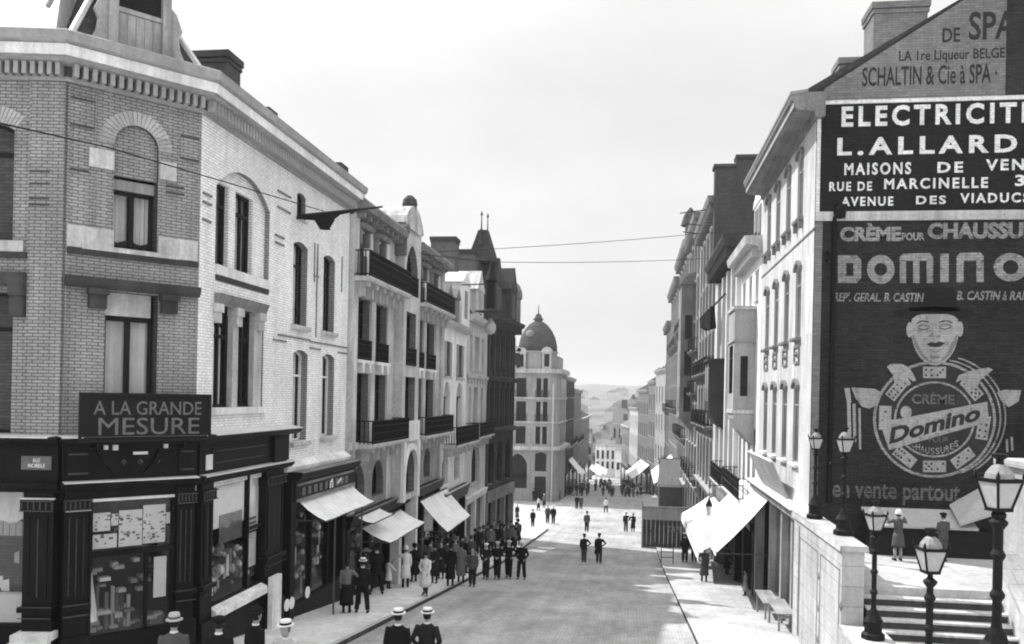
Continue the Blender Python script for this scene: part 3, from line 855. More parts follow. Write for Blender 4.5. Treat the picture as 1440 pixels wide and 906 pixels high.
pn.build('display_card', M['paper'], shopf)
pd = MB(); random.seed(5)
for k in range(90):
    s = random.uniform(.68, 2.1); z = random.uniform(-3.38, -2.72); w_ = random.uniform(.02, .09)
    pd.box(CF, s, s + w_, -.044, -.040, z, z + random.uniform(.008, .05))
pd.build('card_picture', M['lead_grey'], shopf)
q = MB(); q.box(LF, 18.95, 20.88, -.09, -.07, -3.35, -2.18); q.box(LF, 20.98, 21.74, -.09, -.07, -3.5, -2.18); q.box(LF, 20.98, 21.7, -.12, -.10, -4.65, -3.75); q.build('reflection_sheet', M['cloth_white'], shopf)  # white sheets behind the glass, added for the sky's reflection
q = MB(); q.box(LF, 19.55, 20.75, -.068, -.05, -3.75, -3.05); q.build('display_card', M['lead_grey'], shopf)
q = MB(); q.box(LF, 21.0, 21.68, -.068, -.05, -3.68, -3.2); q.build('display_card', M['paper'], shopf)
q = MB()
for z in (-3.4, -3.52): [q.box(LF, 21.06 + .075 * k, 21.11 + .075 * k, -.049, -.045, z, z + .08) for k in range(7)]
q.build('card_picture', M['paint_dark'], shopf)
q = MB()
for k in range(10):
    a = (k - 4.5) * .13
    q.face([WF(.7 + k * .13, -.15 + (.03 if k % 2 else -.03), -2.2), WF(.83 + k * .13, -.15 + (-.03 if k % 2 else .03), -2.2), WF(.83 + k * .13, -.15, -2.75 - .1 * abs(math.sin(k * .9))), WF(.7 + k * .13, -.15, -2.75 - .1 * abs(math.sin(k * .9 - .9)))])
    for j in range(4): q.box(WF, .71 + k * .13 + j * .03, .722 + k * .13 + j * .03, -.16, -.14, -3.1, -2.8)
q.build('window_drapery', M['cloth_white'], shopf)
q = MB(); q.box(WF, .68, .82, -.2, -.18, -4.3, -3.1); q.box(WF, .75, 1.3, -.4, -.1, -4.9, -4.3); q.build('display_card', M['paper'], shopf)
q = MB(); q.box(WF, -.02, .72, .0, .45, -5.15, -5.0); q.box(WF, .02, .74, .04, .5, -5.3, -5.15); q.build('door_step', M['stone_white'], lc)
# white stall riser with slanted sill under the street window
q = MB(); q.prof(LF, [(.05, -5.14), (.20, -5.2), (.24, -5.24), (.24, -5.4), (.05, -5.4)], 18.9, 21.75); q.build('window_ledge', M['stone_white'], shopf)
q = MB(); q.box(LF, 21.75, 22.35, .25, .38, gz(22) - .2, -5.0); q.build('pier_base', M['stone_white'], lc)
# roof: pavilion over the corner, zinc slopes, dormer
pc = CF(CL / 2, 0, 0)
q = MB()
base = [CF(-.05, .1, 7.1), CF(CL + .02, .1, 7.1), CF(CL + .4, -3.2, 7.1), CF(-.4, -3.2, 7.1)]
topp = [CF(1.30, -1.5, 9.95), CF(1.46, -1.5, 9.95), CF(1.46, -2.0, 9.95), CF(1.30, -2.0, 9.95)]
q.rings([base, topp]); rf = q.build('roof', M['slate'], lc)
q = MB()
for a, b in zip(base[:2], topp[:2]): q.tube([a, b], .075, 6)
q.build('hip_roll', M['zinc'], rf)
q = MB()
q.rings([[WF(.25, .1, 7.1), WF(7, .1, 7.1), WF(7, -5, 7.1), WF(.9, -5, 7.1)], [WF(1.2, -2.4, 10.6), WF(7, -2.4, 10.6), WF(7, -3, 10.6), WF(1.5, -3, 10.6)]])
q.build('roof', M['zinc'], lc)
q = MB(); q.tube([WF(.55, -.2, 7.9), WF(.15, -1.0, 9.8)], .05, 6); q.tube([WF(.3, -1.7, 8.95), WF(5, -1.65, 8.95)], .03, 6); q.build('roof_seam', M['zinc_dull'], lc)
dm = MB()
dm.box(CF, .74, 1.98, -1.3, .02, 6.9, 9.0); dm.prism(CF, [(.6, 9.0), (1.36, 9.7), (2.12, 9.0)], .1, -1.4)
dmr = dm.build('dormer', M['wood_grey'], lc)
q = MB()
for s0, s1 in ((.72, .92), (1.84, 2.02)): q.box(CF, s0, s1, .022, .12, 6.95, 9.0)
for sg, s in ((-1, .72), (1, 2.02)):
    q.prism(CF, [(s, 6.95), (s + sg * .30, 6.95), (s + sg * .34, 7.25), (s + sg * .22, 7.5), (s + sg * .18, 7.75), (s + sg * .26, 7.95), (s + sg * .12, 8.3), (s, 8.4)], -.05, .08)
q.box(CF, .92, 1.84, .022, .06, 8.02, 8.12)
q.build('dormer_frame', M['wood_grey'], dmr)
q = MB(); q.box(CF, .94, 1.82, .022, .035, 8.14, 8.9); q.build('dormer_opening', M['dark'], dmr)
q = MB()
for k in range(5): q.box(CF, .95 + k * .177, .95 + k * .177 + .165, .022, .04, 6.98, 8.0)
q.build('shutter', M['wood_grey'], dmr)
def chimney(parent, x0, x1, y0, y1, z0, z1, mat='brick_dark', pots=0, cap='stone_dark'):
    q = MB(); q.box(WORLD, x0, x1, y0, y1, z0, z1 - .18); 
    c = q.build('chimney', M[mat], parent)
    k = MB(); k.box(WORLD, x0 - .07, x1 + .07, y0 - .07, y1 + .07, z1 - .179, z1); k.box(WORLD, x0 - .04, x1 + .04, y0 - .04, y1 + .04, z1 - .32, z1 - .22)
    k.build('chimney_cap', M[cap], c)
    for j in range(pots):
        t_ = (j + .5) / pots
        p = MB(); p.lathe((x0 + (x1 - x0) * (.5 if (y1 - y0) > (x1 - x0) else t_), y0 + (y1 - y0) * (t_ if (y1 - y0) > (x1 - x0) else .5), z1), [(.12, 0), (.10, .35), (.13, .36), (.12, .42)], 8); p.build('chimney_pot', M['brick_mid'], c)
    return c
chimney(lc, -12.28, -11.15, 22, 22.8, 6.5, 9.3)
chimney(lc, -12.05, -11.3, 25, 25.5, 6.5, 8.75)
chimney(lc, -10.75, -10.1, 28.2, 28.8, 6.5, 7.9)
# second shop of the same building
s2 = MB(); zb = gz(26)
s2.prof(LF, [(-.3, -3.2), (.26, -3.2), (.26, -2.62), (.42, -2.5), (.46, -2.34), (-.3, -2.32)], 23.5, 28.9)
s2.box(LF, 23.35, 23.7, -.3, .2, zb - .6, -2.4); s2.box(LF, 28.1, 28.45, -.3, .1, zb - .6, -3.2)
s2.box(LF, 23.7, 28.1, -.3, .08, zb - .8, -6.3); s2.box(LF, 25.3, 25.4, -.12, .06, -6.3, -3.2); s2.box(LF, 26.75, 26.85, -.12, .06, -6.9, -3.2)
sh2 = s2.build('shopfront', M['wood_dark'], lc)
q = MB(); q.box(LF, 23.6, 28.6, .262, .30, -2.74, -2.67); q.box(LF, 23.6, 28.8, .262, .28, -3.2, -3.12); q.prof(LF, [(.44, -2.33), (.475, -2.36), (.475, -2.34), (.44, -2.315), (-.1, -2.30), (-.1, -2.315)], 23.5, 28.9); q.build('flashing', M['stone_mid'], sh2)
g = MB(); g.box(LF, 23.7, 26.75, -.02, -.01, -6.3, -3.2); g.build('shop_window', M['glass'], sh2)
q = MB(); q.face([LF(23.4, -1.8, zb - 1), LF(28.45, -1.8, zb - 1), LF(28.45, -1.8, -2.4), LF(23.4, -1.8, -2.4)]); q.box(LF, 23.7, 26.7, -1, -.05, -6.6, -6.28); q.build('display_floor', M['interior'], sh2)
q = MB(); random.seed(4)
for k in range(9): q.box(LF, 24.0 + .47 * k, 24.0 + .47 * k + random.uniform(.2, .34), .262, .268, -3.06, -2.82)
q.build('worn_panel', M['lead_grey'], sh2)
q = MB()
q.prism(LF, [(26.3, -3.08), (26.3, -2.85), (26.55, -2.78), (26.6, -3.08), (26.52, -3.08), (26.5, -2.9), (26.4, -2.9), (26.4, -3.08)], .262, .275); q.prism(LF, [(27.0, -3.02), (27.0, -2.95), (27.35, -2.82), (27.4, -2.9)], .262, .275)
q.build('sign_emblem', M['paint_white'], sh2)

# ------------------------------------------------------------------ HOUSE WITH THE BALCONIES
hb = root('balcony_house', 'tall pale stone townhouse with iron balconies and projecting gabled centre bay', 'house', (-9.81, 35.8, gz(36)))
ZB = gz(43) - .4
ops = [(29.3, 30.95, 1.2, 3.45), (31.65, 33.2, 1.2, 3.45), (29.3, 30.95, -1.85, .72), (31.65, 33.2, -1.85, .72), (29.3, 30.1, 4.05, 5.8), (31.35, 32.2, 4.05, 5.8),
       (37.5, 39.1, 1.2, 3.45), (39.8, 41.5, 1.2, 3.45), (37.5, 39.1, -1.85, .72), (39.8, 41.5, -1.85, .72), (38.2, 39.0, 4.05, 5.8), (40.3, 41.2, 4.05, 5.8),
       (29.35, 30.7, -4.0, -2.62, .7), (31.6, 33.1, -4.0, -2.62, .75), (37.6, 38.9, -4.0, -2.62, .65), (39.8, 41.1, -4.0, -2.62, .65)]
q = MB(); wall(q, LF, 28.5, 34.2, -4.3, 6.4, ops[:6] + ops[12:14], .34, ri=1); q.build('wall', [M['stone_town'], M['brick_mid']], hb); q = MB(); wall(q, LF, 36.9, 43.1, -4.3, 6.4, ops[6:12] + ops[14:], .34, ri=1); q.build('wall', [M['stone_town'], M['brick_mid']], hb)  # darker reveals stand for the shade inside the openings
for s0, s1 in ((28.5, 34.19), (36.91, 43.1)):
    q = MB(); wall(q, LF.moved(.012), s0, s1, -4.29, -2.02, [o for o in ops[12:] if s0 < o[0] < s1], .012); q.build('lower_wall', M['stone_lower'], hb)
    q = MB(); wall(q, LF.moved(.012), s0, s1, 4.1, 6.0, [o for o in ops if s0 < o[0] < s1 and o[2] > 4], .012); q.build('upper_wall', M['stone_white'], hb)
for k, o in enumerate(ops):
    window(hb, LF, *o[:4], o[4] if len(o) > 4 else None, .34, trans=.76, mull=1, bar=.08)
CB = LF.moved(.42)
opc = [(34.65, 36.25, 1.2, 3.45), (34.65, 36.25, -1.2, .72), (34.5, 36.35, 4.2, 6.3, .95), (34.45, 36.45, -4.25, -2.35, 1.0)]
q = MB(); wall(q, CB, 34.2, 36.9, -4.5, 7.3, opc, .36, ri=1)
for s in (34.2, 36.9): q.face([CB(s, 0, -4.5), CB(s, -.42, -4.5), CB(s, -.42, 7.3), CB(s, 0, 7.3)])
cb = q.build('centre_bay', [M['stone'], M['brick_mid']], hb)  # bay reveals darkened likewise for their shade
q = MB(); q.prism(CB, [(34.2, 7.0)] + arch_pts(34.0, 37.1, 8.0, .95) + [(36.9, 7.0)], .06, -2.2); q.prism(CB, [(34.6, 6.9)] + arch_pts(34.4, 36.5, 7.65, .6) + [(36.4, 6.9)], .11, .055); q.build('gable', M['stone_town'], cb)
q = MB(); q.lathe(CB(35.55, -.2, 8.0), [(.28, -.1), (.34, .1), (.3, .3), (.12, .48), (.02, .5)], 10); q.build('finial', M['stone_dark'], cb)
q = MB(); q.box(LF, 34.02, 34.2, -.3, .5, 5.7, 6.6); q.box(LF, 33.95, 34.2, -.3, .62, 6.6, 6.85); q.box(LF, 34.05, 34.2, -.2, .45, 4.4, 4.55); q.build('bay_moulding', M['stone_soot'], cb)
for k, o in enumerate(opc): window(cb, CB, *o[:4], o[4] if len(o) > 4 else None, .36, trans=.72, bar=.08)
q = MB(); q.box(CB, 34.3, 36.8, 0, .12, -2.0, -1.15)
for k in range(5): q.box(CB, 34.5 + k * .42, 34.72 + k * .42, .12, .15, -1.7, -1.3)
q.build('bay_parapet', M['stone_white'], cb)
q = MB()
for a, b in ((34.2, 34.55), (36.5, 36.9)): q.box(CB, a, b, 0, .14, -4.5, -2.0)
ap = arch_pts(34.2, 36.7, -2.1, 1.2); ai = arch_pts(34.45, 36.45, -2.35, 1.0)
for k in range(len(ap) - 1): q.prism(CB, [ap[k], ap[k + 1], ai[k + 1], ai[k]], .003, .18)
q.build('arch_moulding', M['stone_white'], cb)
q = MB()      # pilasters
for s0, s1, o in ((28.5, 29.12, .16), (33.45, 34.18, .03), (42.6, 43.08, .16)): q.box(LF, s0, s1, 0, o, -4.3, 6.38)
for s0, s1 in ((31.02, 31.6), (33.25, 33.44), (39.2, 39.72), (41.6, 42.5)): q.box(LF, s0, s1, 0, .05, -1.8, 3.6)
q.box(LF, 28.45, 29.2, 0, .26, -2.0, -1.75)
q.build('pilaster', M['stone'], hb)
q = MB()
for s0, s1 in ((29.2, 34.15), (36.95, 42.6)):
    q.box(LF, s0, s1, 0, .06, 3.5, 3.9); n = int((s1 - s0) / .5)
    for k in range(n): x = s0 + (s1 - s0) * (k + .5) / n; q.lathe(LF(x, .06, 3.7), [(.001, -.14), (.14, 0), (.001, .14)], 6, sy=1)
    for k in range(4): q.box(LF, s0 + .9 + k * 1.12, s0 + 1.2 + k * 1.12, .0, .05, 4.1, 5.0)
q.build('carved_frieze', M['stone_mid'], hb)
q = MB()
for s0, s1 in ((29.3, 30.95), (31.65, 33.2), (37.5, 39.1), (39.8, 41.5)):
    q.box(LF, s0 - .1, s1 + .1, 0, .18, 1.08, 1.2)
    for t_ in (.25, .75): q.prism(LF, [(s0 + (s1 - s0) * t_ - .14, 1.08), (s0 + (s1 - s0) * t_ + .14, 1.08), (s0 + (s1 - s0) * t_ + .08, .74), (s0 + (s1 - s0) * t_ - .08, .74)], 0, .22)
q.build('window_shelf', M['stone_white'], hb)
for s0, s1 in ((29.3, 30.95), (31.65, 33.2), (37.5, 39.1), (39.8, 41.5)): railing(hb, LF, s0 + .02, s1 - .02, 1.2, .72, .16, ends=False)
railing(hb, CB, 34.68, 36.22, 1.2, .72, .1, ends=False); railing(hb, CB, 34.5, 36.35, 4.2, .8, .1, ends=False)
balcony(hb, LF, 28.6, 34.18, 4.07, .75, .9, brackets=6)
balcony(hb, LF, 36.95, 43.0, 4.07, .75, .9, brackets=6)
balcony(hb, LF, 29.15, 34.18, -1.82, .8, .82, brackets=4)
balcony(hb, LF, 36.95, 43.0, -1.86, .8, .82, brackets=4)
for s0, s1 in ((28.5, 34.19), (36.92, 43.1)):
    cornice(hb, LF, s0, s1, 6.2, [(0, 0), (.12, 0), (.2, .12), (.55, .2), (.6, .42), (.52, .55), (-.4, .6)], 'stone_mid', (.7, .12, .0, .45, -.06, .12))
q = MB()      # dormer hoods over the top windows
for s0, s1 in ((29.2, 30.2), (31.25, 32.3), (38.1, 39.1), (40.2, 41.3)): q.prof(LF, [(0, 5.85), (.3, 5.85), (.4, 6.0), (0, 6.1)], s0 - .1, s1 + .1); q.box(LF, s0 - .05, s0 + .1, 0, .2, 5.3, 5.84); q.box(LF, s1 - .1, s1 + .05, 0, .2, 5.3, 5.84)
q.build('hood', M['stone_mid'], hb)
shell(hb, LF, 28.5, 43.1, 11, ZB, 6.5, 'brick_mid', ridge=1.3)
q = MB(); q.box(LF, 28.52, 43.08, -.5, .02, ZB - .4, -9.0); q.build('base', M['stone_dark'], hb)
# shopfronts below
s3 = MB()
s3.prof(LF, [(-.3, -4.75), (.2, -4.75), (.3, -4.4), (.36, -4.3), (-.3, -4.28)], 28.5, 43.1)
for y in (28.7, 31.2, 33.9, 36.9, 39.5, 42.9): s3.box(LF, y - .16, y + .16, -.3, .12, gz(y) - .4, -4.75)
for a, b in ((28.86, 31.04), (31.36, 33.74), (37.06, 39.34), (39.66, 42.74)): s3.box(LF, a, b, -.28, .05, gz(a) - .6, gz(b) + .7)
s3o = s3.build('shopfront', M['wood_dark'], hb)
q = MB(); q.box(LF, 28.55, 43.05, .305, .37, -4.30, -4.26); q.build('flashing', M['stone_mid'], s3o)
for a, b in ((28.86, 31.04), (31.36, 33.74), (37.06, 39.34), (39.66, 42.74)):
    g = MB(); g.box(LF, a, b, -.03, -.02, gz(b) + .7, -4.75); g.build('shop_window', M['glass'], s3o)
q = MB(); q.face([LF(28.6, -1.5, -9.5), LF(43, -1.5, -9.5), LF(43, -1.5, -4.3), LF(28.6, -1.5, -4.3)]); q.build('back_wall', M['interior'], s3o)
q = MB(); q.box(LF, 33.9, 34.3, .0, .5, gz(34) - .2, -5.2); q.box(LF, 36.6, 36.88, .0, .5, gz(36) - .3, -4.5); q.build('door_pier', M['stone_white'], hb)

# ------------------------------------------------------------------ WHITE HOUSE WITH SHUTTERS
hw = root('white_house', 'low white rendered house with shuttered windows and long balcony beside the tall balconied house', 'house', (-9.81, 46.5, gz(46)))
ops = [(43.9, 45.7, 1.0, 2.85), (47.0, 49.0, 1.0, 2.85), (43.9, 45.5, -2.6, .7, .8), (47.2, 48.9, -2.6, .7, .85), (43.9, 45.4, -4.8, -3.1, .7), (47.0, 48.5, -4.8, -3.1, .7)]
q = MB(); wall(q, LF, 43.1, 50.0, -5.2, 3.75, ops, .35); q.build('wall', M['plaster_white'], hw)
for k, o in enumerate(ops):
    w_ = window(hw, LF, *o[:4], o[4] if len(o) > 4 else None, .35, trans=.7, bar=.08, sill=('stone', .1, .12, .08) if k < 2 else None)
    if k < 2:
        q = MB()
        for s in (o[0] - .02, o[1] - .5): q.box(LF, s, s + .5, -.05, .03, o[2] + .05, o[3] - .05)
        q.build('shutter', M['wood_grey'], w_)
    if 1 < k < 4:
        q = MB(); q.prism(LF, [(o[0], -.1 + .0)] + arch_pts(o[0], o[1], o[3], o[4]) + [(o[1], -.1)], -.1, -.2); q.build('arch_infill', M['plaster_grey'], w_)
balcony(hw, LF, 43.6, 50.2, -2.65, .85, .95, brackets=5)
cornice(hw, LF, 43.1, 50.0, 3.6, [(0, 0), (.15, 0), (.35, .12), (.42, .3), (-.3, .32)], 'stone')
shell(hw, LF, 43.1, 50.0, 11, gz(50) - .5, 3.85, 'brick_mid')
q = MB(); q.prof(LF, [(.1, 3.85), (-1.0, 6.3), (-5, 7.4), (-10, 6.0), (-10, 3.85)], 43.12, 49.98); q.build('roof', M['slate_grey'], hw)
q = MB()
for s in (44.3, 46.4):
    q.box(LF, s - .55, s + .55, -1.2, .12, 3.88, 5.3); q.prism(LF, [(s - .7, 5.3), (s, 5.9), (s + .7, 5.3)], .2, -1.3)
dmh = q.build('dormer', M['stone_mid'], hw)
q = MB()
for s in (44.3, 46.4): q.box(LF, s - .38, s + .38, .122, .13, 4.0, 5.2)
q.build('dormer_window', M['glass_dark'], dmh)
q = MB(); q.box(LF, 47.3, 49.6, -2.4, .2, 3.9, 6.4); q.prism(LF, [(47.1, 6.4), (48.4, 7.1), (49.8, 6.4)], .25, -2.5); q.build('dormer', M['plaster_white'], hw)
q = MB(); q.box(LF, 48.0, 48.9, .202, .21, 4.4, 6.0); q.build('dormer_window', M['glass_dark'], hw)
chimney(hw, -12.2, -10.7, 50.2, 51.4, 3, 9.5, mat='brick_soot', pots=0)
s4 = MB(); s4.prof(LF, [(-.3, -5.9), (.2, -5.9), (.3, -5.5), (.42, -5.2), (-.3, -5.18)], 43.2, 50); 
for y in (43.3, 46.5, 49.8): s4.box(LF, y - .15, y + .15, -.3, .1, gz(y) - .4, -5.9)
s4o = s4.build('shopfront', M['wood_dark'], hw)
q = MB(); q.box(LF, 43.2, 50, .3, .44, -5.19, -5.15); q.build('flashing', M['stone'], s4o)
for a, b in ((43.45, 46.35), (46.65, 49.65)): g = MB(); g.box(LF, a, b, -.1, -.09, gz(b), -5.9); g.build('shop_window', M['glass_dark'], s4o)

# ------------------------------------------------------------------ NARROW PALE HOUSE
hn = root('narrow_house', 'narrow pale stone house with slender windows squeezed against the dark spired house', 'house', (-9.81, 53.5, gz(53)))
ops = [(50.9, 51.8, 1.6, 3.7), (52.6, 54.1, 1.6, 3.7), (55.0, 56.0, 1.6, 3.7), (50.9, 51.6, -2.0, .5), (52.5, 54.0, -2.0, .5), (55.0, 55.9, -2.0, .5), (52.2, 55.0, -5.6, -3.0, 1.3)]
q = MB(); wall(q, LF, 50.0, 57.2, -6.2, 4.6, ops, .35); q.build('wall', M['plaster_pale'], hn)
for o in ops: window(hn, LF, *o[:4], o[4] if len(o) > 4 else None, .35, trans=.7, bar=.07, mull=0, sill=('stone', .08, .12, .06))
q = MB()
for k in range(7): q.box(LF, 50.4 + k, 50.75 + k, 0, .12, .7, 1.05)
q.box(LF, 50.05, 57.1, 0, .15, 1.06, 1.25); q.build('frieze', M['stone'], hn)
balcony(hn, LF, 51.4, 56.8, -2.55, .7, .85, brackets=4)
cornice(hn, LF, 50.0, 57.2, 4.45, [(0, 0), (.15, 0), (.4, .15), (.45, .4), (-.3, .42)], 'stone')
shell(hn, LF, 50.0, 57.2, 11, gz(57) - .5, 4.8, 'brick_mid')
q = MB(); q.prof(LF, [(.1, 4.8), (-1.0, 6.4), (-5, 7.0), (-10, 6.0), (-10, 4.8)], 50.02, 57.18); q.build('roof', M['slate'], hn)
q = MB(); q.box(LF, 52.2, 54.6, -2.0, .15, 4.9, 6.6); q.prism(LF, [(52.0, 6.6), (53.4, 7.9), (54.8, 6.6)], .2, -2.1); dn = q.build('dormer', M['plaster_pale'], hn)
q = MB(); q.prism(LF, [(52.8, 5.1)] + arch_pts(52.8, 54.0, 6.6, .6) + [(54.0, 5.1)], .152, .16); q.build('dormer_window', M['glass_dark'], dn)
chimney(hn, -11.5, -10.3, 54.6, 55.7, 5, 9.5, mat='brick_soot')
s5 = MB(); s5.prof(LF, [(-.3, -6.6), (.15, -6.6), (.25, -6.2), (-.3, -6.18)], 50.05, 57.1)
for y in (50.2, 53.4, 56.9): s5.box(LF, y - .15, y + .15, -.3, .1, gz(y) - .4, -6.6)
s5o = s5.build('shopfront', M['stone_white'], hn)
for a, b in ((50.35, 53.25), (53.55, 56.75)): g = MB(); g.box(LF, a, b, -.2, -.19, gz(b) - .2, -6.6); g.build('shop_window', M['glass_dark'], s5o)

# ------------------------------------------------------------------ DARK HOUSE WITH SPIRES
a5 = R(5.3)
DF = Fr(-9.80, 57.22, math.sin(a5), math.cos(a5), 1)
hd = root('spired_house', 'sooty stone house with steep slate roof and spiked finials, ending the left row', 'house', (-9.3, 61.5, gz(61)))
ops = []
for c, d in ((1.7, 4.4), (-2.2, .6)):
    for s in (.5, 1.9, 3.4, 4.9, 6.4): ops.append((s, s + .95, c, d))
for s in (.7, 3.2, 5.7): ops.append((s, s + 1.7, -6.2, -3.2, .85))
q = MB(); wall(q, DF, 0, 8.15, -6.8, 5.3, ops, .4); q.build('wall', M['stone_dark'], hd)
for o in ops: window(hd, DF, *o[:4], o[4] if len(o) > 4 else None, .4, trans=.7, bar=.07)
q = MB(); q.face([DF(8.15, 0, gz(66) - .5), DF(8.15, -11, gz(66) - .5), DF(8.15, -11, 5.3), DF(8.15, 0, 5.3)]); q.face([DF(.0, -.05, -11), DF(.0, -11, -11), DF(.0, -11, 5.3), DF(.0, -.05, 5.3)]); q.build('side_wall', M['stone_mid'], hd)
q = MB()
for s in (.25, 1.65, 3.12, 4.62, 6.12, 7.7): q.box(DF, s - .14, s + .14, 0, .12, -2.2, 4.5)
q.prof(DF, [(0, 1.0), (.18, 1.0), (.28, 1.3), (0, 1.4)], 0, 8.15); q.prof(DF, [(0, -2.6), (.3, -2.6), (.6, -2.35), (0, -2.25)], 0, 8.15)
q.build('pilaster', M['stone_dark'], hd)
cornice(hd, DF, -.1, 8.3, 4.7, [(0, 0), (.15, .05), (.25, .3), (.7, .55), (.78, .8), (-.4, .85)], 'stone_dark', (.6, .2, .0, .55, .0, .45))
q = MB(); q.prof(DF, [(.2, 5.5), (-.7, 9.2), (-5, 9.7), (-8, 5.5)], .1, 8.0); rfd = q.build('roof', M['slate'], hd)
q = MB()
for s in (1.6, 6.2):
    q.box(DF, s - .9, s + .9, -1.6, .3, 5.5, 7.9); q.prism(DF, [(s - 1.05, 7.9), (s, 9.6), (s + 1.05, 7.9)], .35, -1.8)
dd = q.build('dormer', M['stone_dark'], hd)
q = MB()
for s in (1.6, 6.2): q.box(DF, s - .5, s + .5, .302, .31, 5.8, 7.6)
q.build('dormer_window', M['glass_dark'], dd)
q = MB()
q.rings([[DF(s, o, 9.2) for s, o in ((.0, .2), (1.9, .2), (1.9, -1.6), (.0, -1.6))], [DF(s, o, 11.4) for s, o in ((.6, -.4), (1.3, -.4), (1.3, -1), (.6, -1))]])
for s, o, z in ((.35, -.7, 11.2), (1.6, -.6, 11.3), (3.4, -1.2, 10.5)):
    q.lathe(DF(s, o, z - .5), [(.22, -.4), (.12, 0), (.06, .5), (.16, .6), (.05, .75), (.03, 1.6), (.09, 1.7), (.01, 1.95)], 8)
q.build('spire', M['slate'], rfd)
q = MB()
for s in (7.6, 8.1): q.lathe(DF(s, .1, 5.5), [(.3, 0), (.3, 1.9), (.42, 2.0), (.4, 2.5), (.2, 3.0), (.02, 3.2)], 8)
q.build('corner_turret', M['stone_mid'], hd)
s6 = MB(); s6.box(DF, .05, 8.1, 0, .22, -7.35, -6.6)
for s in (.2, 2.7, 5.2, 7.9): s6.box(DF, s - .22, s + .22, -.3, .15, -11.6, -7.35)
s6o = s6.build('shopfront', M['stone_mid'], hd)
for a, b in ((.42, 2.48), (2.92, 4.98), (5.42, 7.68)): g = MB(); g.box(DF, a, b, -.2, -.19, -11.6, -7.35); g.build('shop_window', M['glass_dark'], s6o)

# ------------------------------------------------------------------ DOMED CORNER BUILDING
hc = root('domed_building', 'pale five storey corner building topped by a slate dome with a round window', 'building', (-12.5, 116, gz(116)))
Y0 = 115.8
DFc = Fr(0, Y0, 1, 0, 1)      # faces the camera; s = x
sx = lambda x: onY(x, 560, Y0)[0]
cols = [(sx(726), sx(740)), (sx(754), sx(760.5)), (sx(763.5), sx(770))]
rows_ = [(-.1, 2.5), (-3.4, -.7), (-6.5, -4.1)]
xr = -11.3
def cyl(o, z): return None
ops = [(a, b, c, d) for c, d in rows_ for a, b in cols] + [(sx(717), sx(743), -12.6, -7.9, 1.4), (sx(754), sx(770), -10.2, -7.6, .3), (sx(754), sx(770), -14.2, -10.9)]
x0w = -26.0
q = MB(); wall(q, DFc, x0w, xr, -15, 3.6, ops, .4); q.build('wall', M['stone_dome'], hc)
for o in ops: window(hc, DFc, *o[:4], o[4] if len(o) > 4 else None, .4, glass='glass_dark', trans=.7, bar=.1, mull=1 if o[1] - o[0] > .9 else 0)
# rounded corner and the flank along the street
q = MB(); nseg = 8; rr = 1.5
arc = [(xr + rr * math.sin(k * math.pi / 2 / nseg), Y0 + rr - rr * math.cos(k * math.pi / 2 / nseg)) for k in range(nseg + 1)]
for a, b in zip(arc, arc[1:]): q.face([(a[0], a[1], -16), (b[0], b[1], -16), (b[0], b[1], 3.6), (a[0], a[1], 3.6)])
q.face([(arc[-1][0], arc[-1][1], -16), (-9.8, 128, -16), (-9.8, 128, 3.6), (-9.8, arc[-1][1], 3.6)])
q.face([(-9.8, 128, -16), (-26, 128, -16), (-26, 128, 3.6), (-9.8, 128, 3.6)]); q.face([(-26, 128, -16), (-26, Y0, -16), (-26, Y0, 3.6), (-26, 128, 3.6)])
q.build('wall', M['stone_dome'], hc)
FLK = Fr(-9.8, 0, 0, 1, 1)
q = MB()
for y in (119, 122, 125):
    for c, d in rows_: q.box(FLK, y - .55, y + .55, 0, .06, c, d)
q.build('window', M['glass_dark'], hc)
def band(z0, z1, o, mat, nm):
    q = MB(); oo = [(x0w, Y0 - o), (xr, Y0 - o)] + [(xr + (rr + o) * math.sin(k * math.pi / 2 / nseg), Y0 + rr - (rr + o) * math.cos(k * math.pi / 2 / nseg)) for k in range(1, nseg + 1)] + [(-9.8 + o, 127.9)]
    ii = [(x0w, Y0 + .1), (xr - .1, Y0 + .1)] + [(xr + (rr - .1) * math.sin(k * math.pi / 2 / nseg), Y0 + rr - (rr - .1) * math.cos(k * math.pi / 2 / nseg)) for k in range(1, nseg + 1)] + [(-9.9, 127.9)]
    for k in range(len(oo) - 1):
        q.hexa([(*oo[k], z0), (*oo[k + 1], z0), (*ii[k + 1], z0), (*ii[k], z0)], [(*oo[k], z1), (*oo[k + 1], z1), (*ii[k + 1], z1), (*ii[k], z1)])
    q.build(nm, M[mat], hc)
band(3.2, 3.8, .5, 'stone', 'cornice'); band(-7.3, -6.8, .6, 'stone', 'cornice'); band(-.35, -.1, .15, 'stone', 'string_course'); band(-3.65, -3.4, .15, 'stone', 'string_course')
for a, b in cols:
    for c, _d in rows_[:2]: railing(hc, DFc, a - .1, b + .1, c, .95, .3, ends=True, step=.25, panels=False)
q = MB(); dcx, dcy = -13.2, 118.6
q.lathe((dcx, dcy, 3.6), [(2.75, 0), (2.75, 2.4), (2.9, 2.45), (2.9, 2.65)], 20); q.box(WORLD, -26, dcx - 1.5, Y0 + .3, 127.5, 3.6, 5.9); q.box(WORLD, dcx, -10.3, dcy, 127, 3.6, 5.7)
at = q.build('attic', M['stone_dome'], hc)
q = MB(); q.lathe((dcx, dcy, 6.2), [(2.75, 0), (2.7, .9), (2.45, 2.0), (1.95, 3.0), (1.3, 3.8), (.75, 4.2), (.5, 4.3), (.75, 4.6), (.5, 4.8), (.4, 5.2), (.1, 5.4), (.04, 6.6)], 20); dome = q.build('dome', M['slate_dome'], hc, smooth=True)
q = MB(); q.lathe((dcx - .9, dcy - 2.1, 8.6), [(.001, -.55), (.5, -.3), (.6, 0), (.5, .3), (.001, .55)], 10, sy=.8); q.build('round_window', M['zinc_dull'], dome)
q = MB()
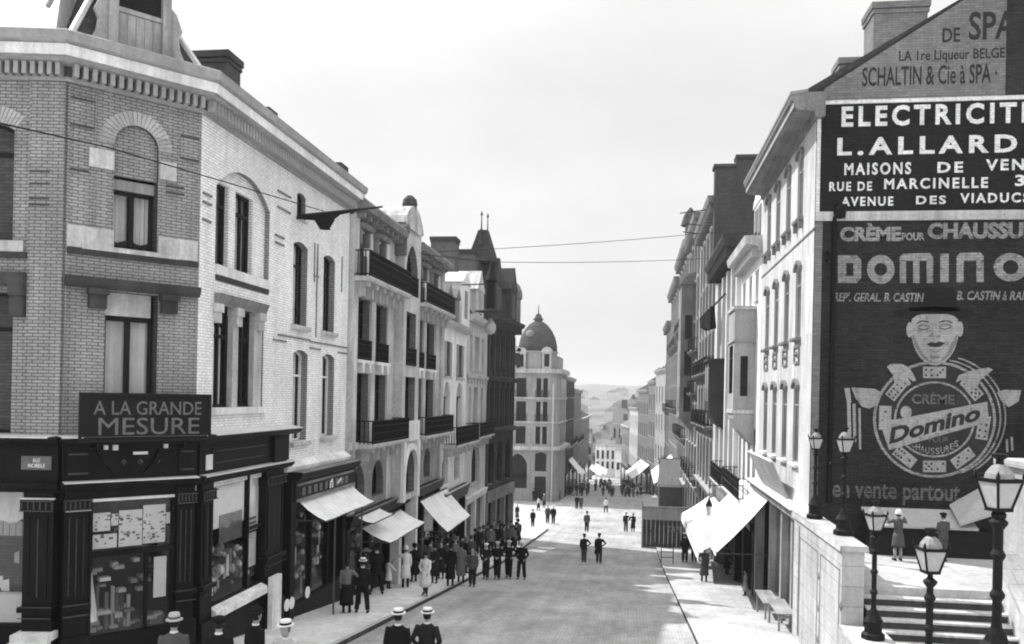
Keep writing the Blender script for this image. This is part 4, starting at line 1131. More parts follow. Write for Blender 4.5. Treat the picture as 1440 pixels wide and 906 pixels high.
for x, z in ((sx(732), 4.8), (sx(768), 4.9), (sx(724), 5.0)): q.box(DFc, x - .6, x + .6, -.6, .1, z - 1.2, z + 1.1); q.prism(DFc, [(x - .75, z + 1.1)] + arch_pts(x - .75, x + .75, z + 1.9, .75) + [(x + .75, z + 1.1)], .15, -.6)
dw = q.build('dormer', M['stone'], hc)
q = MB()
for x, z in ((sx(732), 4.8), (sx(768), 4.9), (sx(724), 5.0)): q.box(DFc, x - .35, x + .35, .102, .12, z - .8, z + .9)
q.build('dormer_window', M['glass_dark'], dw)
q = MB(); q.tube([(-10.6, Y0 - .35, -15), (-10.6, Y0 - .35, 1.8)], .09, 6); q.build('drain_pipe', M['zinc'], hc)
q = MB(); q.box(DFc, sx(716), sx(743), .05, .2, -11.2, -10.7); q.build('shop_fascia', M['wood_dark'], hc)

# ------------------------------------------------------------------ simple street houses further down
def block(name, label, fr, s0, s1, zt, D, wallm, cols, rows, roofh=2.5, roofm='slate', trimm='stone', cor=.4, chim=(), shop=True, group=None, balc=(), winw=.9, arch=None, parapet=0):
    zb = min(gz(fr(s0, 0, 0)[1]), gz(fr(s1, 0, 0)[1])) - .5
    r_ = root(name, label, 'house', fr((s0 + s1) / 2, 0, zb + .5), group)
    ops = []
    for (c, d) in rows:
        for k in range(cols):
            x = s0 + (s1 - s0) * (k + .5) / cols
            ops.append((x - winw / 2, x + winw / 2, c, d) + ((arch,) if arch else ()))
    q = MB(); wall(q, fr, s0, s1, zb, zt, ops, .3); q.build('wall', M[wallm], r_)
    for o in ops: window(r_, fr, *o[:4], o[4] if len(o) > 4 else None, .3, glass='glass_dark', trans=.7, bar=.08, sill=(trimm, .12, .15, .08))
    for i in balc:
        c = rows[i][0]; balcony(r_, fr, s0 + .5, s1 - .5, c, .8, .95, slabmat=trimm, brackets=cols, step=.22, panels=False)
    cornice(r_, fr, s0, s1, zt - .35, [(0, 0), (.1, 0), (cor * .8, .2), (cor, .45), (-.3, .5)], trimm, (.8, .2, 0, cor * .7, -.15, .15))
    shell(r_, fr, s0, s1, D, zb, zt + .15, 'brick_mid', ridge=roofh if roofh else None, roofmat=roofm, over=.1)
    for (a, b, o, z) in chim:
        p, q2 = fr(a, o, 0), fr(b, o - 1.2, 0)
        chimney(r_, min(p[0], q2[0]), max(p[0], q2[0]), min(p[1], q2[1]), max(p[1], q2[1]), zt - .5, z, pots=2)
    if shop:
        zs = max(gz(fr(s0, 0, 0)[1]), gz(fr(s1, 0, 0)[1])) + 3.2
        q = MB(); q.prof(fr, [(.0, zs), (.2, zs), (.35, zs + .5), (.0, zs + .55)], s0 + .1, s1 - .1)
        for k in range(3):
            x = s0 + .3 + (s1 - s0 - .6) * k / 2; q.box(fr, x - .15, x + .15, 0, .15, zb, zs)
        so_ = q.build('shopfront', M['wood_dark'], r_)
        g = MB(); g.box(fr, s0 + .4, s1 - .4, .01, .03, zb + 1.0, zs); g.build('shop_window', M['glass_dark'], so_)
    return r_

# ------------------------------------------------------------------ WHITE HOUSE WITH THE PAINTED GABLE
hg = root('gable_house', 'white rendered house with arched windows whose brick gable carries painted advertisements', 'house', (8, 31, gz(31)))
GY1 = 36.2
cen = [28.2, 30.3, 32.4, 34.5]
ops = []
for c, d in ((5.82, 7.98), (2.05, 4.38), (-1.95, .62)):
    for x in cen: ops.append((x - .46, x + .46, c, d, .22))
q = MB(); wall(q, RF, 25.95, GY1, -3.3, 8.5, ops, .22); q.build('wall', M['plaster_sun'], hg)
for k, o in enumerate(ops):
    window(hg, RF, *o[:4], o[4], .13, frame='wood_grey', glass='glass_dark', trans=.72, bar=.05, sill=('stone_mid', .16, .12, .1) if k < 8 else ('stone_white', .14, .12, .08), hood=('stone_mid', .10, .12, .06))  # hoods in darker stone, toned for the shade on them
q = MB()
q.box(RF, 25.96, GY1, 0, .03, 5.05, 5.10)
for x in cen:
    q.box(RF, x - .42, x + .42, .0, .05, 1.2, 1.28); q.box(RF, x - .42, x + .42, .0, .05, 1.72, 1.8)
    for s in (x - .42, x + .36): q.box(RF, s, s + .06, 0, .05, 1.281, 1.719)
    q.lathe(RF(x, .02, 1.5), [(.001, -.1), (.1, 0), (.001, .1)], 6)
    for s in (x - .5, x + .38): q.box(RF, s, s + .12, 0, .13, 5.45, 5.70)
q.build('moulding', M['stone_mid'], hg)
q = MB(); q.prof(RF, [(.0, 8.25), (.08, 8.3), (.12, 8.45), (.6, 8.50), (.66, 8.55), (.68, 8.72), (.76, 8.80), (.78, 8.92), (.3, 9.0), (-.2, 9.0), (-.2, 8.3)], 25.7, GY1); q.build('cornice', M['stone_mid'], hg)
q = MB(); q.prof(RF, [(.682, 8.56), (.70, 8.56), (.70, 8.70), (.682, 8.70)], 25.71, GY1); q.build('fascia', M['stone_grey'], hg)
q = MB(); q.prof(RF, [(.755, 8.93), (.80, 8.93), (.80, 9.02), (.30, 9.08), (.30, 9.0)], 25.68, GY1); q.build('gutter', M['zinc_dull'], hg)
XM = 12.2
q = MB(); q.loft([(4.6, 25.92, 8.75), (XM, 25.92, 13.3), (XM, 25.92, 13.46), (4.45, 25.92, 8.9)], [(4.6, GY1, 8.95), (XM, GY1, 13.55), (XM, GY1, 13.7), (4.45, GY1, 9.06)])
q.loft([(XM, 25.92, 13.3), (19.4, 25.92, 8.75), (19.5, 25.92, 8.9), (XM, 25.92, 13.46)], [(XM, GY1, 13.55), (19.4, GY1, 8.95), (19.5, GY1, 9.06), (XM, GY1, 13.7)])
q.build('roof', M['slate'], hg)
q = MB(); zb = gz(26) - .6
gp = [(5.18, zb), (19.2, zb), (19.2, 9.1), (XM, 13.6), (5.18, 9.1)]
q.face([GF(s, 0, z) for s, z in gp]); q.face([(19.2, 25.9, zb), (19.2, GY1, zb), (19.2, GY1, 9), (19.2, 25.9, 9)]); q.face([(s, GY1, z) for s, z in gp])
gw = q.build('gable_wall', M['brick_gable'], hg)
chimney(hg, 6.72, 8.2, 25.95, 27.0, 9, 11.62, 'brick_mid', cap='brick_mid')
chimney(hg, 5.85, 6.55, 26.1, 26.9, 8.8, 10.1, 'brick_mid', cap='brick_mid')
# painted advertisements
def gp_(x, y): p = onY(x, y, 25.9); return (p[0], p[2])
def gline(parent, body, xl, xr_, yl0, yl1, yr1, mat, **kw):
    """letters whose foot runs from (xl, yl1) to (xr_, yr1), cap height yl1 - yl0 at the left"""
    a, b = gp_(xl, yl1), gp_(xr_, yr1); h = gp_(xl, yl0)[1] - a[1]
    z = (a[1] + b[1]) / 2
    return text(parent, GF, body, a[0], b[0], z, z + h, mat, **kw)
q = MB(); q.prism(GF, [(5.2, 8.82), (10.3, 8.82), (10.3, 12.30), (5.4, 9.16)], .006, -.01); p1 = q.build('painted_panel', M['gable_grey'], gw)
gline(p1, 'SPA', 1362, 1428, 18, 58, 54, 'paint_dark', o=.008, bold=.02)
gline(p1, 'DE', 1325, 1350, 40, 60, 59, 'paint_dark', o=.008, bold=.02)
gline(p1, 'LA 1re Liqueur BELGE', 1264, 1413, 73, 92, 85, 'paint_dark', o=.008, bold=.015)
gline(p1, 'SCHALTIN & Cie \u00e0 SPA \u00b7', 1212, 1402, 98, 125, 114, 'paint_dark', o=.008, bold=.015)
q = MB(); q.box(GF, 5.3, 14, -.01, .008, 5.56, 8.68); p2 = q.build('painted_panel', M['ad_field'], gw)
q = MB()
q.box(GF, 5.19, 14, -.01, .014, 8.681, 8.80); q.box(GF, 5.19, 5.30, -.01, .012, 5.55, 8.68)
q.build('painted_border', M['paint_white'], p2)
q = MB(); q.prof(GF, [(0, 5.28), (.05, 5.28), (.09, 5.46), (.09, 5.54), (0, 5.55)], 5.19, 14); q.build('ledge', M['stone'], gw)
gline(p2, 'ELECTRICITE', 1183, 1454, 153, 182, 170, 'paint_white', o=.010, bold=.035, space=1.35)
gline(p2, 'L.ALLARD', 1177, 1430, 197, 222, 212, 'paint_white', o=.010, bold=.035, space=1.4)
for w_, a, b, ya, yb, yr in (('MAISONS', 1187, 1281, 231, 248, 244), ('DE', 1318, 1354, 228, 243, 243), ('VEN', 1386, 1440, 225, 241, 239), ('RUE DE', 1166, 1226, 257, 270, 268), ('MARCINELLE', 1243, 1389, 253, 268, 263), ('3', 1427, 1441, 246, 262, 262), ('AVENUE', 1183, 1256, 278, 291, 289), ('DES', 1288, 1330, 276, 288, 287), ('VIADUCS', 1350, 1447, 273, 287, 284)):
    gline(p2, w_, a, b, ya, yb, yr, 'paint_white', o=.010, bold=.03, space=1.3)
q = MB(); q.box(GF, 5.42, 14, -.01, .007, -2.95, 5.26); p3 = q.build('painted_panel', M['ad_field2'], gw)
q = MB(); q.box(GF, 5.19, 5.40, -.01, .009, -6, 5.26); q.build('painted_border', M['gable_grey'], gw)
for w_, a, b, ya, yb, yr, bo in (('CR\u00c8ME', 1181, 1267, 315, 340, 339, .05), ('POUR', 1268, 1300, 328, 339, 338, .03), ('CHAUSSURES', 1304, 1488, 316, 339, 333, .05)):
    gline(p3, w_, a, b, ya, yb, yr, 'paint_mid', o=.009, bold=bo)
for w_, a, b, ya, yb, yr in (("REP\u2032. GERAL. B. CASTIN", 1172, 1299, 412, 425, 424), ('B. CASTIN \u00e0 RAN', 1345, 1448, 411, 424, 421)):
    gline(p3, w_, a, b, ya, yb, yr, 'paint_mid', o=.009, bold=.02, shear=.2)
gline(p3, 'en vente partout', 1170, 1350, 683, 712, 708, 'paint_dim', o=.009, bold=.02)
def pad(mat, nm, pieces, o, parent=None, th=.004):
    q = MB()
    for pts in pieces: q.prism(GF, [gp_(x, y) for x, y in pts], o, o - th)
    return q.build(nm, M[mat], parent or p3)
def ell(cx, cy, rx, ry, n=26, a0=0, a1=360): return [(cx + rx * math.cos(R(a0 + (a1 - a0) * k / n)), cy + ry * math.sin(R(a0 + (a1 - a0) * k / n))) for k in range(n + (0 if a1 - a0 == 360 else 1))]
def ring_(cx, cy, r0, r1, n=48, a0=0, a1=360, ky=1.0):
    out = []
    for k in range(n):
        t0, t1 = R(a0 + (a1 - a0) * k / n), R(a0 + (a1 - a0) * (k + 1) / n)
        out.append([(cx + r_ * math.cos(t), cy + r_ * ky * math.sin(t)) for r_, t in ((r0, t0), (r1, t0), (r1, t1), (r0, t1))])
    return out
def thick(pts, w):
    out = []
    for (x0, y0), (x1, y1) in zip(pts, pts[1:]):
        L = math.hypot(x1 - x0, y1 - y0) or 1; nx_, ny_ = -(y1 - y0) / L * w / 2, (x1 - x0) / L * w / 2
        out.append([(x0 + nx_, y0 + ny_), (x1 + nx_, y1 + ny_), (x1 - nx_, y1 - ny_), (x0 - nx_, y0 - ny_)])
    return out
# the painted man who holds the tin: hat, face, hands, cuffs
pad('ad_field', 'painted_hat', [ell(1313, 441, 58, 10), [(1278, 438), (1283, 405), (1344, 405), (1349, 438)]], .0095)
hw_ = [(442, 17), (444, 25), (448, 31), (455, 33), (465, 33.5), (475, 32), (485, 29.5), (494, 26), (502, 21), (508, 15), (512, 8), (514, 2)]
pad('paint_flesh', 'painted_face', [[(1314 - w, y) for y, w in hw_] + [(1315 + w, y) for y, w in hw_[::-1]]], .010)
pad('paint_flesh', 'painted_ear', [ell(1279, 464, 4.5, 11, 14)], .0095); pad('paint_flesh', 'painted_ear', [ell(1350, 463, 4.5, 11, 14)], .0095)
pad('paint_shade', 'painted_shading', [[(1282, 470), (1285, 484), (1291, 496), (1299, 505), (1310, 511), (1300, 500), (1292, 487), (1287, 474)], [(1347, 470), (1344, 484), (1338, 496), (1330, 505), (1320, 511), (1330, 499), (1337, 486), (1343, 473)],
    ell(1299, 460, 9, 4.2, 14), ell(1329, 459, 9.5, 4.2, 14), [(1311, 457), (1309, 470), (1304, 473), (1308, 475), (1313, 474)], [(1317, 471), (1323, 471), (1322, 475), (1316, 475)], [(1303, 475), (1300, 481), (1298, 487), (1301, 481)], [(1326, 474), (1331, 480), (1334, 486), (1330, 480)],
    [(1304, 491), (1315, 494), (1327, 490), (1316, 497)], ell(1315, 503, 7, 2.2, 10)], .0112)
pad('paint_flesh', 'painted_eyelid', [ell(1299, 461.5, 6, 2.2, 12), ell(1329, 460.5, 6.2, 2.2, 12)], .0118)
pad('paint_dark', 'painted_features', thick([(1289, 455), (1296, 451.5), (1306, 453.5)], 1.6) + thick([(1320, 453.5), (1330, 451), (1339, 454)], 1.6) + thick([(1292, 462.5), (1299, 464.2), (1306, 462)], 1.3) + thick([(1321, 461.8), (1329, 463.4), (1337, 460.6)], 1.3) + [[(1302, 484), (1310, 481), (1315, 482.4), (1321, 480.4), (1329, 483), (1322, 487.6), (1315, 488.6), (1308, 487.6)]], .0124)
pad('paint_flesh', 'painted_hand', [[(1247, 516), (1252, 512), (1268, 512), (1278, 517), (1284, 526), (1288, 535), (1284, 537), (1276, 530), (1281, 540), (1277, 543), (1270, 533), (1273, 543), (1268, 545), (1262, 533), (1262, 540), (1258, 541), (1256, 528)], [(1396, 520), (1390, 517), (1366, 521), (1348, 528), (1344, 538), (1352, 534), (1350, 543), (1358, 538), (1358, 547), (1366, 541), (1368, 549), (1374, 545), (1378, 535)]], .0165)
pad('paint_flesh', 'painted_cuff', [[(1197, 545), (1230, 547), (1240, 552), (1233, 570), (1222, 575), (1212, 572), (1203, 560)], [(1402, 552), (1412, 548), (1436, 549), (1432, 565), (1418, 573), (1408, 564)], [(1187, 546), (1195, 546), (1197, 566), (1191, 566)], [(1191, 566), (1196, 566), (1197, 612), (1192, 612)], [(1199, 568), (1203, 568), (1204, 622), (1200, 622)], [(1207, 574), (1210, 574), (1211, 632), (1208, 632)], [(1414, 618), (1417, 617), (1418, 636), (1415, 636)], [(1421, 615), (1424, 614), (1425, 634), (1422, 634)]], .010)
ccx, ccy = 1314, 590
pad('paint_dark', 'painted_tin', [ell(ccx, ccy, 84, 80, 40)], .0095)
for rg in (ring_(ccx, ccy, 82.5, 86.5, ky=.95), ring_(ccx, ccy, 54, 57, ky=.94), ring_(ccx + 6, ccy - 2, 85.5, 88, 24, -80, 70, .95), ring_(ccx + 10, ccy - 3, 88.5, 91, 24, -75, 60, .96)): pad('paint_mid', 'painted_ring', rg, .0115)
def bar_(x0, y0, x1, y1): return [(x0, y0), (x1, y0), (x1, y1), (x0, y1)]
for pcs in ([bar_(1178, 359, 1190, 398), [(1190, 359), (1205, 359), (1211, 366), (1211, 370), (1190, 370)], bar_(1200, 370, 1211, 388), [(1190, 388), (1211, 388), (1211, 391), (1205, 398), (1190, 398)]],
            [[(1238.5 + r_ * math.cos(R(a)), 379 + k_ * math.sin(R(a))) for r_, k_, a in ((19.5, 20.5, t), (19.5, 20.5, t + 15), (9, 9, t + 15), (9, 9, t))] for t in range(0, 360, 15)],
            [[(1265, 367), (1265, 362), (1270, 357), (1307, 356), (1312, 361), (1312, 367)], bar_(1265, 367, 1274, 398), bar_(1284, 367, 1293, 398), bar_(1303, 367, 1312, 398)],
            [bar_(1322, 357, 1334, 397)],
            [[(1345, 367), (1345, 361), (1350, 356), (1378, 355), (1383, 360), (1383, 367)], bar_(1345, 367, 1355, 397), bar_(1373, 367, 1383, 397)],
            [[(1421 + r_ * math.cos(R(a)), 376 + k_ * math.sin(R(a))) for r_, k_, a in ((24, 20, t), (24, 20, t + 15), (11, 10, t + 15), (11, 10, t))] for t in range(0, 360, 15)]):
    pad('paint_mid', 'lettering', pcs, .009)
tiles, pips = [], []
random.seed(11)
for ang, n1, n2 in ((-90, 4, 3), (-139, 6, 4), (-41, 3, 5), (-178, 2, 1), (10, 5, 4), (55, 2, 3), (90, 2, 5), (127, 1, 6)):
    t_ = R(ang); ux, uy = math.cos(t_), math.sin(t_) * .95
    tx, ty = -uy, ux
    X0, Y0_ = ccx + 69.5 * ux, ccy + 69.5 * uy
    q4 = lambda a, b: (X0 + tx * a + ux * b, Y0_ + ty * a + uy * b)
    tiles.append([q4(-17, -8.5), q4(17, -8.5), q4(17, 8.5), q4(-17, 8.5)])
    for side, n_ in ((-8.5, n1), (8.5, n2)):
        lay = {1: [(0, 0)], 2: [(-4, -4), (4, 4)], 3: [(-4, -4), (0, 0), (4, 4)], 4: [(-4, -4), (4, 4), (-4, 4), (4, -4)], 5: [(-4, -4), (4, 4), (-4, 4), (4, -4), (0, 0)], 6: [(-5, -4), (0, -4), (5, -4), (-5, 4), (0, 4), (5, 4)]}[n_]
        for a, b in lay: pips.append(ell(*q4(side + a, b), 1.7, 1.7, 8))
pad('paint_flesh', 'painted_domino', tiles, .012); pad('paint_dark', 'painted_pip', pips, .0135)
pad('paint_flesh', 'painted_banner', [[(1237, 592), (1266, 589), (1388, 565), (1390, 586), (1388, 594), (1250, 633), (1243, 612)]], .0145)
pad('paint_flesh', 'painted_knob', [ell(1274, 580, 8, 9)], .0125)
a, b = gp_(1250, 629), gp_(1377, 597)
text(p3, GF, 'Domino', a[0], b[0] + .02, a[1] + .08, a[1] + .55, 'paint_dark', o=.016, bold=.04, shear=.1, z0r=b[1] + .12)
gline(p3, 'CR\u00c8ME', 1282, 1342, 551, 568, 569, 'paint_dim', o=.012, bold=.02)
gline(p3, 'POUR', 1306, 1334, 614, 622, 622, 'paint_dim', o=.012)
for k, ch_ in enumerate('CHAUSSURES'):
    t_ = R(128 - k * 8.6); x, y = ccx + 48 * math.cos(t_), ccy + 46 * math.sin(t_)
    gline(p3, ch_, x - 2.9, x + 2.9, y - 6, y + 3, y + 3, 'paint_mid', o=.0125, bold=.01)
q = MB()
q.lathe((5.85, 25.8, 5.5), [(.02, -.18), (.16, -.15), (.19, .1), (.1, .25)], 8); q.tube([(5.72, 25.86, 5.4), (5.72, 25.86, -2.9)], .07, 6)
for z in (4.35, 4.12): q.lathe((5.52, 25.82, z), [(.001, -.07), (.075, 0), (.001, .07)], 8)
q.build('drain_pipe', M['wood_dark'], hg)
# shop below
zb = gz(30)
s7 = MB()
s7.prof(RF, [(-.2, -3.55), (.3, -3.55), (.34, -3.3), (.5, -3.22), (-.2, -3.2)], 25.96, GY1)
for y in (26.15, 28.0, 29.9, 32.3, 35.9): s7.box(RF, y - .14, y + .14, -.25, .1, gz(y) - .5, -3.55)
s7.box(RF, 28.1, 32.2, -.25, .05, gz(30) - .8, gz(30) + .5)
s7o = s7.build('shopfront', M['wood_grey'], hg)
q = MB(); q.box(RF, 25.96, GY1 - .01, -.2, .52, -3.199, -3.17); q.box(RF, 27.0, 27.6, .0, .08, gz(27), -3.6); q.build('flashing', M['stone_white'], s7o)
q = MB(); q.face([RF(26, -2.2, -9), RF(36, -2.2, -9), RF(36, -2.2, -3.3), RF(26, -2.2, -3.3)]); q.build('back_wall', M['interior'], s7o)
for a, b in ((26.29, 27.86), (28.14, 29.76), (30.04, 32.16)): g = MB(); g.box(RF, a, b, -.12, -.11, zb - .5, -3.55); g.build('shop_window', M['glass'], s7o)

# ------------------------------------------------------------------ OTHER HOUSES ON THE RIGHT
h2 = root('oriel_house', 'narrow pale house with boxed oriel on a curved corbel and long iron balcony', 'house', (5.2, 39.6, gz(39)))
ops = [(37.0, 38.0, 4.3, 5.6), (39.0, 40.0, 4.3, 5.6), (41.2, 42.2, 4.3, 5.6), (40.4, 41.2, .5, 3.4), (41.7, 42.5, .5, 3.4), (37.0, 37.9, -4.0, -1.2), (38.6, 39.5, -4.0, -1.2), (40.2, 41.1, -4.0, -1.2), (41.7, 42.6, -4.0, -1.2)]
q = MB(); wall(q, RF, 36.22, 43.0, -4.6, 6.5, ops, .25); q.build('wall', M['plaster_white'], h2)
for o in ops: window(h2, RF, *o[:4], None, .25, trans=.72, bar=.06, sill=('stone', .1, .1, .06))
cornice(h2, RF, 36.22, 43.0, 6.2, [(0, 0), (.12, 0), (.2, .2), (.65, .3), (.72, .62), (-.3, .66)], 'stone', (.6, .16, 0, .4, -.2, .2))
q = MB(); q.box(RF, 37.4, 39.9, -1.6, -.15, 6.7, 8.7); q.prism(RF, [(37.2, 8.7), (38.65, 9.5), (40.1, 8.7)], -.1, -1.8); dm2 = q.build('dormer', M['stone_white'], h2)
q = MB(); q.box(RF, 37.7, 38.5, -.148, -.12, 7.0, 8.5); q.box(RF, 38.8, 39.6, -.148, -.12, 7.0, 8.5); q.build('dormer_window', M['glass_dark'], dm2)
q = MB(); [q.lathe(RF(s, -.3, 8.7), [(.15, 0), (.2, .3), (.08, .55), (.14, .7), (.01, .85)], 8) for s in (37.2, 40.1)]; q.build('urn', M['stone_mid'], h2)
q = MB(); wall(q, RF.moved(.9), 37.5, 39.7, -.5, 3.9, [(37.9, 39.3, .3, 2.4)], .1)
for s in (37.5, 39.7): q.face([RF(s, 0, -.5), RF(s, .9, -.5), RF(s, .9, 3.9), RF(s, 0, 3.9)])
q.face([RF(37.5, 0, 3.9), RF(37.5, .9, 3.9), RF(39.7, .9, 3.9), RF(39.7, 0, 3.9)])
q.prof(RF, [(.0, -.5), (.9, -.5), (.86, -.8), (.6, -1.3), (.2, -1.75), (0, -1.9)], 37.5, 39.7)
q.box(RF, 37.44, 39.76, 0, .96, 2.52, 2.6)
orl = q.build('oriel', M['plaster_grey'], h2)
q = MB(); q.box(RF, 37.42, 39.78, 0, .97, 3.9, 4.05); q.box(RF, 37.45, 39.75, 0, .95, -.55, -.4); q.build('oriel_moulding', M['stone'], orl)
q = MB(); q.box(RF, 37.47, 37.495, .32, .62, .2, 1.9); q.build('oriel_window', M['glass_dark'], orl)
window(orl, RF.moved(.9), 37.9, 39.3, .3, 2.4, None, .1, glass='glass_dark', bar=.05)
bb = balcony(h2, RF, 36.3, 42.9, -4.15, .8, .9, slabmat='stone_white', brackets=5, step=.16)
shell(h2, RF, 36.22, 43, 11, gz(43) - .5, 6.6, 'brick_mid', ridge=2)
q = MB(); q.prof(RF, [(-.2, -5.4), (.25, -5.4), (.3, -5.1), (-.2, -5.0)], 36.3, 42.9)
for y in (36.5, 39.6, 42.7): q.box(RF, y - .14, y + .14, -.2, .1, gz(y) - .4, -5.4)
q.box(RF, 36.3, 42.9, -.25, -.2, -9.5, -5.2)
q.build('shopfront', M['wood_dark'], h2)

h3 = root('pilaster_house', 'house with tall white pilasters under a heavy dark bracketed cornice', 'house', (5.2, 48, gz(48)))
ops = []
for c, d in ((3.6, 6.6), (-.2, 2.6), (-4.0, -1.2)):
    for x in (44.2, 46.4, 48.6, 51.2): ops.append((x - .45, x + .45, c, d))
q = MB(); wall(q, RF, 43.0, 53.5, -6.2, 7.4, ops, .3); q.build('wall', M['stone_mid'], h3)
for o in ops: window(h3, RF, *o[:4], None, .3, trans=.72, bar=.07)
q = MB()
for x in (43.15, 45.3, 47.5, 49.9, 52.6, 53.3): q.box(RF, x - .22, x + .22, 0, .22, -4.2, 7.0)
q.build('pilaster', M['stone_white'], h3)
cornice(h3, RF, 43.0, 53.5, 7.1, [(0, 0), (.2, 0), (.3, .4), (.8, .6), (.95, .9), (.9, 1.1), (-.3, 1.2)], 'stone_dark', (.7, .22, 0, .75, .0, .55))
q = MB(); q.box(RF, 49.4, 52.0, .0, .9, -.6, 2.2); q.prof(RF, [(0, -.6), (.9, -.6), (.5, -1.3), (0, -1.7)], 49.4, 52.0); q.box(RF, 49.3, 52.1, 0, 1.0, 2.2, 2.35); orb = q.build('oriel', M['stone_dark'], h3)
q = MB(); q.box(RF, 49.7, 50.5, .902, .92, -.1, 1.9); q.box(RF, 50.9, 51.7, .902, .92, -.1, 1.9); q.build('oriel_window', M['glass_dark'], orb)
balcony(h3, RF, 43.2, 49, -4.3, .8, .9, slabmat='stone', brackets=4, step=.2, panels=False)
shell(h3, RF, 43.0, 53.5, 11, gz(53) - .5, 7.5, 'brick_mid', ridge=2)

tall = dict(shop=False)
def ornate(name, label, s0, s1, zt, cols, nrow, wallm, bal=(1, 2), oriel=None):
    zb = gz(s1) - .5
    r_ = root(name, label, 'house', (5.18, (s0 + s1) / 2, gz((s0 + s1) / 2)))
    zs = gz(s0) + 4.4; hgt = (zt - .8 - zs) / nrow
    rows = [(zs + hgt * k + .5, zs + hgt * (k + 1) - .55) for k in range(nrow)]
    ops = []
    for c, d in rows:
        for k in range(cols):
            x = s0 + (s1 - s0) * (k + .5) / cols; ops.append((x - .62, x + .62, c, d))
    for k in range(cols):
        x = s0 + (s1 - s0) * (k + .5) / cols; ops.append((x - .95, x + .95, gz(s0) + .3, zs - .9))
    q = MB(); wall(q, RF, s0, s1, zb, zt, ops, .35); q.build('wall', M[wallm], r_)
    for o in ops: window(r_, RF, *o[:4], None, .35, glass='glass_dark', trans=.72, bar=.09)
    q = MB()
    for k in range(cols + 1):
        x = s0 + (s1 - s0) * k / cols; x = min(max(x, s0 + .25), s1 - .25); q.box(RF, x - .2, x + .2, 0, .22, zs, zt - .5)
        if k < cols:
            xm = s0 + (s1 - s0) * (k + .5) / cols
            for c, d in rows: q.prof(RF, [(0, d + .05), (.25, d + .15), (.3, d + .3), (0, d + .32)], xm - .8, xm + .8); q.box(RF, xm - .5, xm + .5, 0, .12, c - .75, c - .2)
    q.prof(RF, [(0, zs - .4), (.3, zs - .4), (.45, zs - .1), (0, zs)], s0, s1)
    q.build_one('moulding', M['stone_grey'], r_)
    for i in bal:
        c = rows[i][0]
        for k in range(cols):
            x = s0 + (s1 - s0) * (k + .5) / cols
            balcony(r_, RF, x - .95, x + .95, c, .75, .95, slabmat='stone_mid', brackets=2, step=.25, panels=False)
    if oriel:
        a, b, z0, z1, o = oriel
        q = MB(); q.box(RF, a, b, 0, o, z0, z1); q.prof(RF, [(0, z0), (o, z0), (o * .5, z0 - .8), (0, z0 - 1.3)], a, b); q.prof(RF, [(0, z1), (o + .15, z1), (o * .6, z1 + .9), (0, z1 + 1.1)], a - .1, b + .1)
        ob_ = q.build('oriel', M['stone_mid'], r_)
        q = MB(); n = int((z1 - z0) / 3)
        for k in range(n): 
            for u in (.27, .73): q.box(RF, a + (b - a) * u - .4, a + (b - a) * u + .4, o + .002, o + .02, z0 + .5 + k * 3, z0 + 2.5 + k * 3)
            q.box(RF, a - .02, a - .002, o * .3, o * .75, z0 + .5 + k * 3, z0 + 2.5 + k * 3)
        q.build('oriel_window', M['glass_dark'], ob_)
    cornice(r_, RF, s0, s1, zt - .7, [(0, 0), (.2, 0), (.3, .3), (.75, .5), (.85, .85), (-.4, .9)], 'stone_mid', (.9, .25, 0, .7, -.1, .45))
    shell(r_, RF, s0, s1, 12, zb, zt, 'brick_mid', ridge=2.2)
    return r_, rows
h4, rw = ornate('party_wall_house', 'tall balconied house whose blank sooty brick side wall rises above the roofs before it', 53.5, 66.5, 12.4, 5, 5, 'stone_soot', oriel=None)
q = MB(); q.box(WORLD, 4.75, 6.0, 53.3, 54.2, 8.6, 14.2); q.box(WORLD, 6.0, 11.5, 53.3, 54.2, 7.6, 14.75); q.box(WORLD, 4.65, 6.05, 53.2, 54.3, 14.2, 14.4); q.box(WORLD, 5.95, 11.6, 53.2, 54.3, 14.75, 14.95); q.build('party_wall', M['brick_dark'], h4)
for (xa, ya, xb, yb, Yd) in ((956, 300, 996, 295, 56), (966, 315, 986, 317, 60), (960, 326, 980, 329, 62)):
    q = MB(); q.tube([onY(xa, ya, Yd), onY(xb, yb, Yd)], .035, 6); q.build('wire_arm', M['iron'], h4)
h5, rw = ornate('ornate_house', 'tall ornate grey house with a high corbelled oriel and stacked balconies', 66.5, 80, 14.2, 4, 6, 'stone_soot', bal=(0, 2, 3), oriel=(72, 75.5, -1.5, 9.5, 1.3))
h6, rw = ornate('grey_house', 'tall sooty house with two corbelled balconies stepping back up the street wall', 80, 97, 14.6, 5, 6, 'stone_dark', bal=(1, 4))
q = MB(); q.box(RF, 80.2, 83, -.1, .5, 14.6, 16.3); q.lathe(RF(81.6, .1, 16.3), [(.9, 0), (.6, 1.0), (.1, 1.7)], 8); q.build('turret', M['stone_dark'], h6)
h7, rw = ornate('stepped_house', 'tall grey house with a projecting cornice beyond the sooty ornate ones', 97, 116.5, 13.6, 5, 6, 'stone_soot', bal=(2, 4))
h8, rw = ornate('corniced_house', 'slim high house with several projecting cornices, last of the tall ones', 116.5, 131, 10.4, 4, 5, 'stone_soot', bal=(0, 2))
BF = Fr(5.18, 131, -math.sin(R(5.4)), math.cos(R(5.4)), -1)      # beyond the tall row the street turns left
block('low_house', 'low pale house downhill after the tall ornate row', BF, 0, 14, 4.6, 11, 'plaster_grey', 4, [(-10, -7.5), (-5, -2.5), (-.5, 2.0)], chim=((5, 7, -3, 8.0),), winw=1.2)
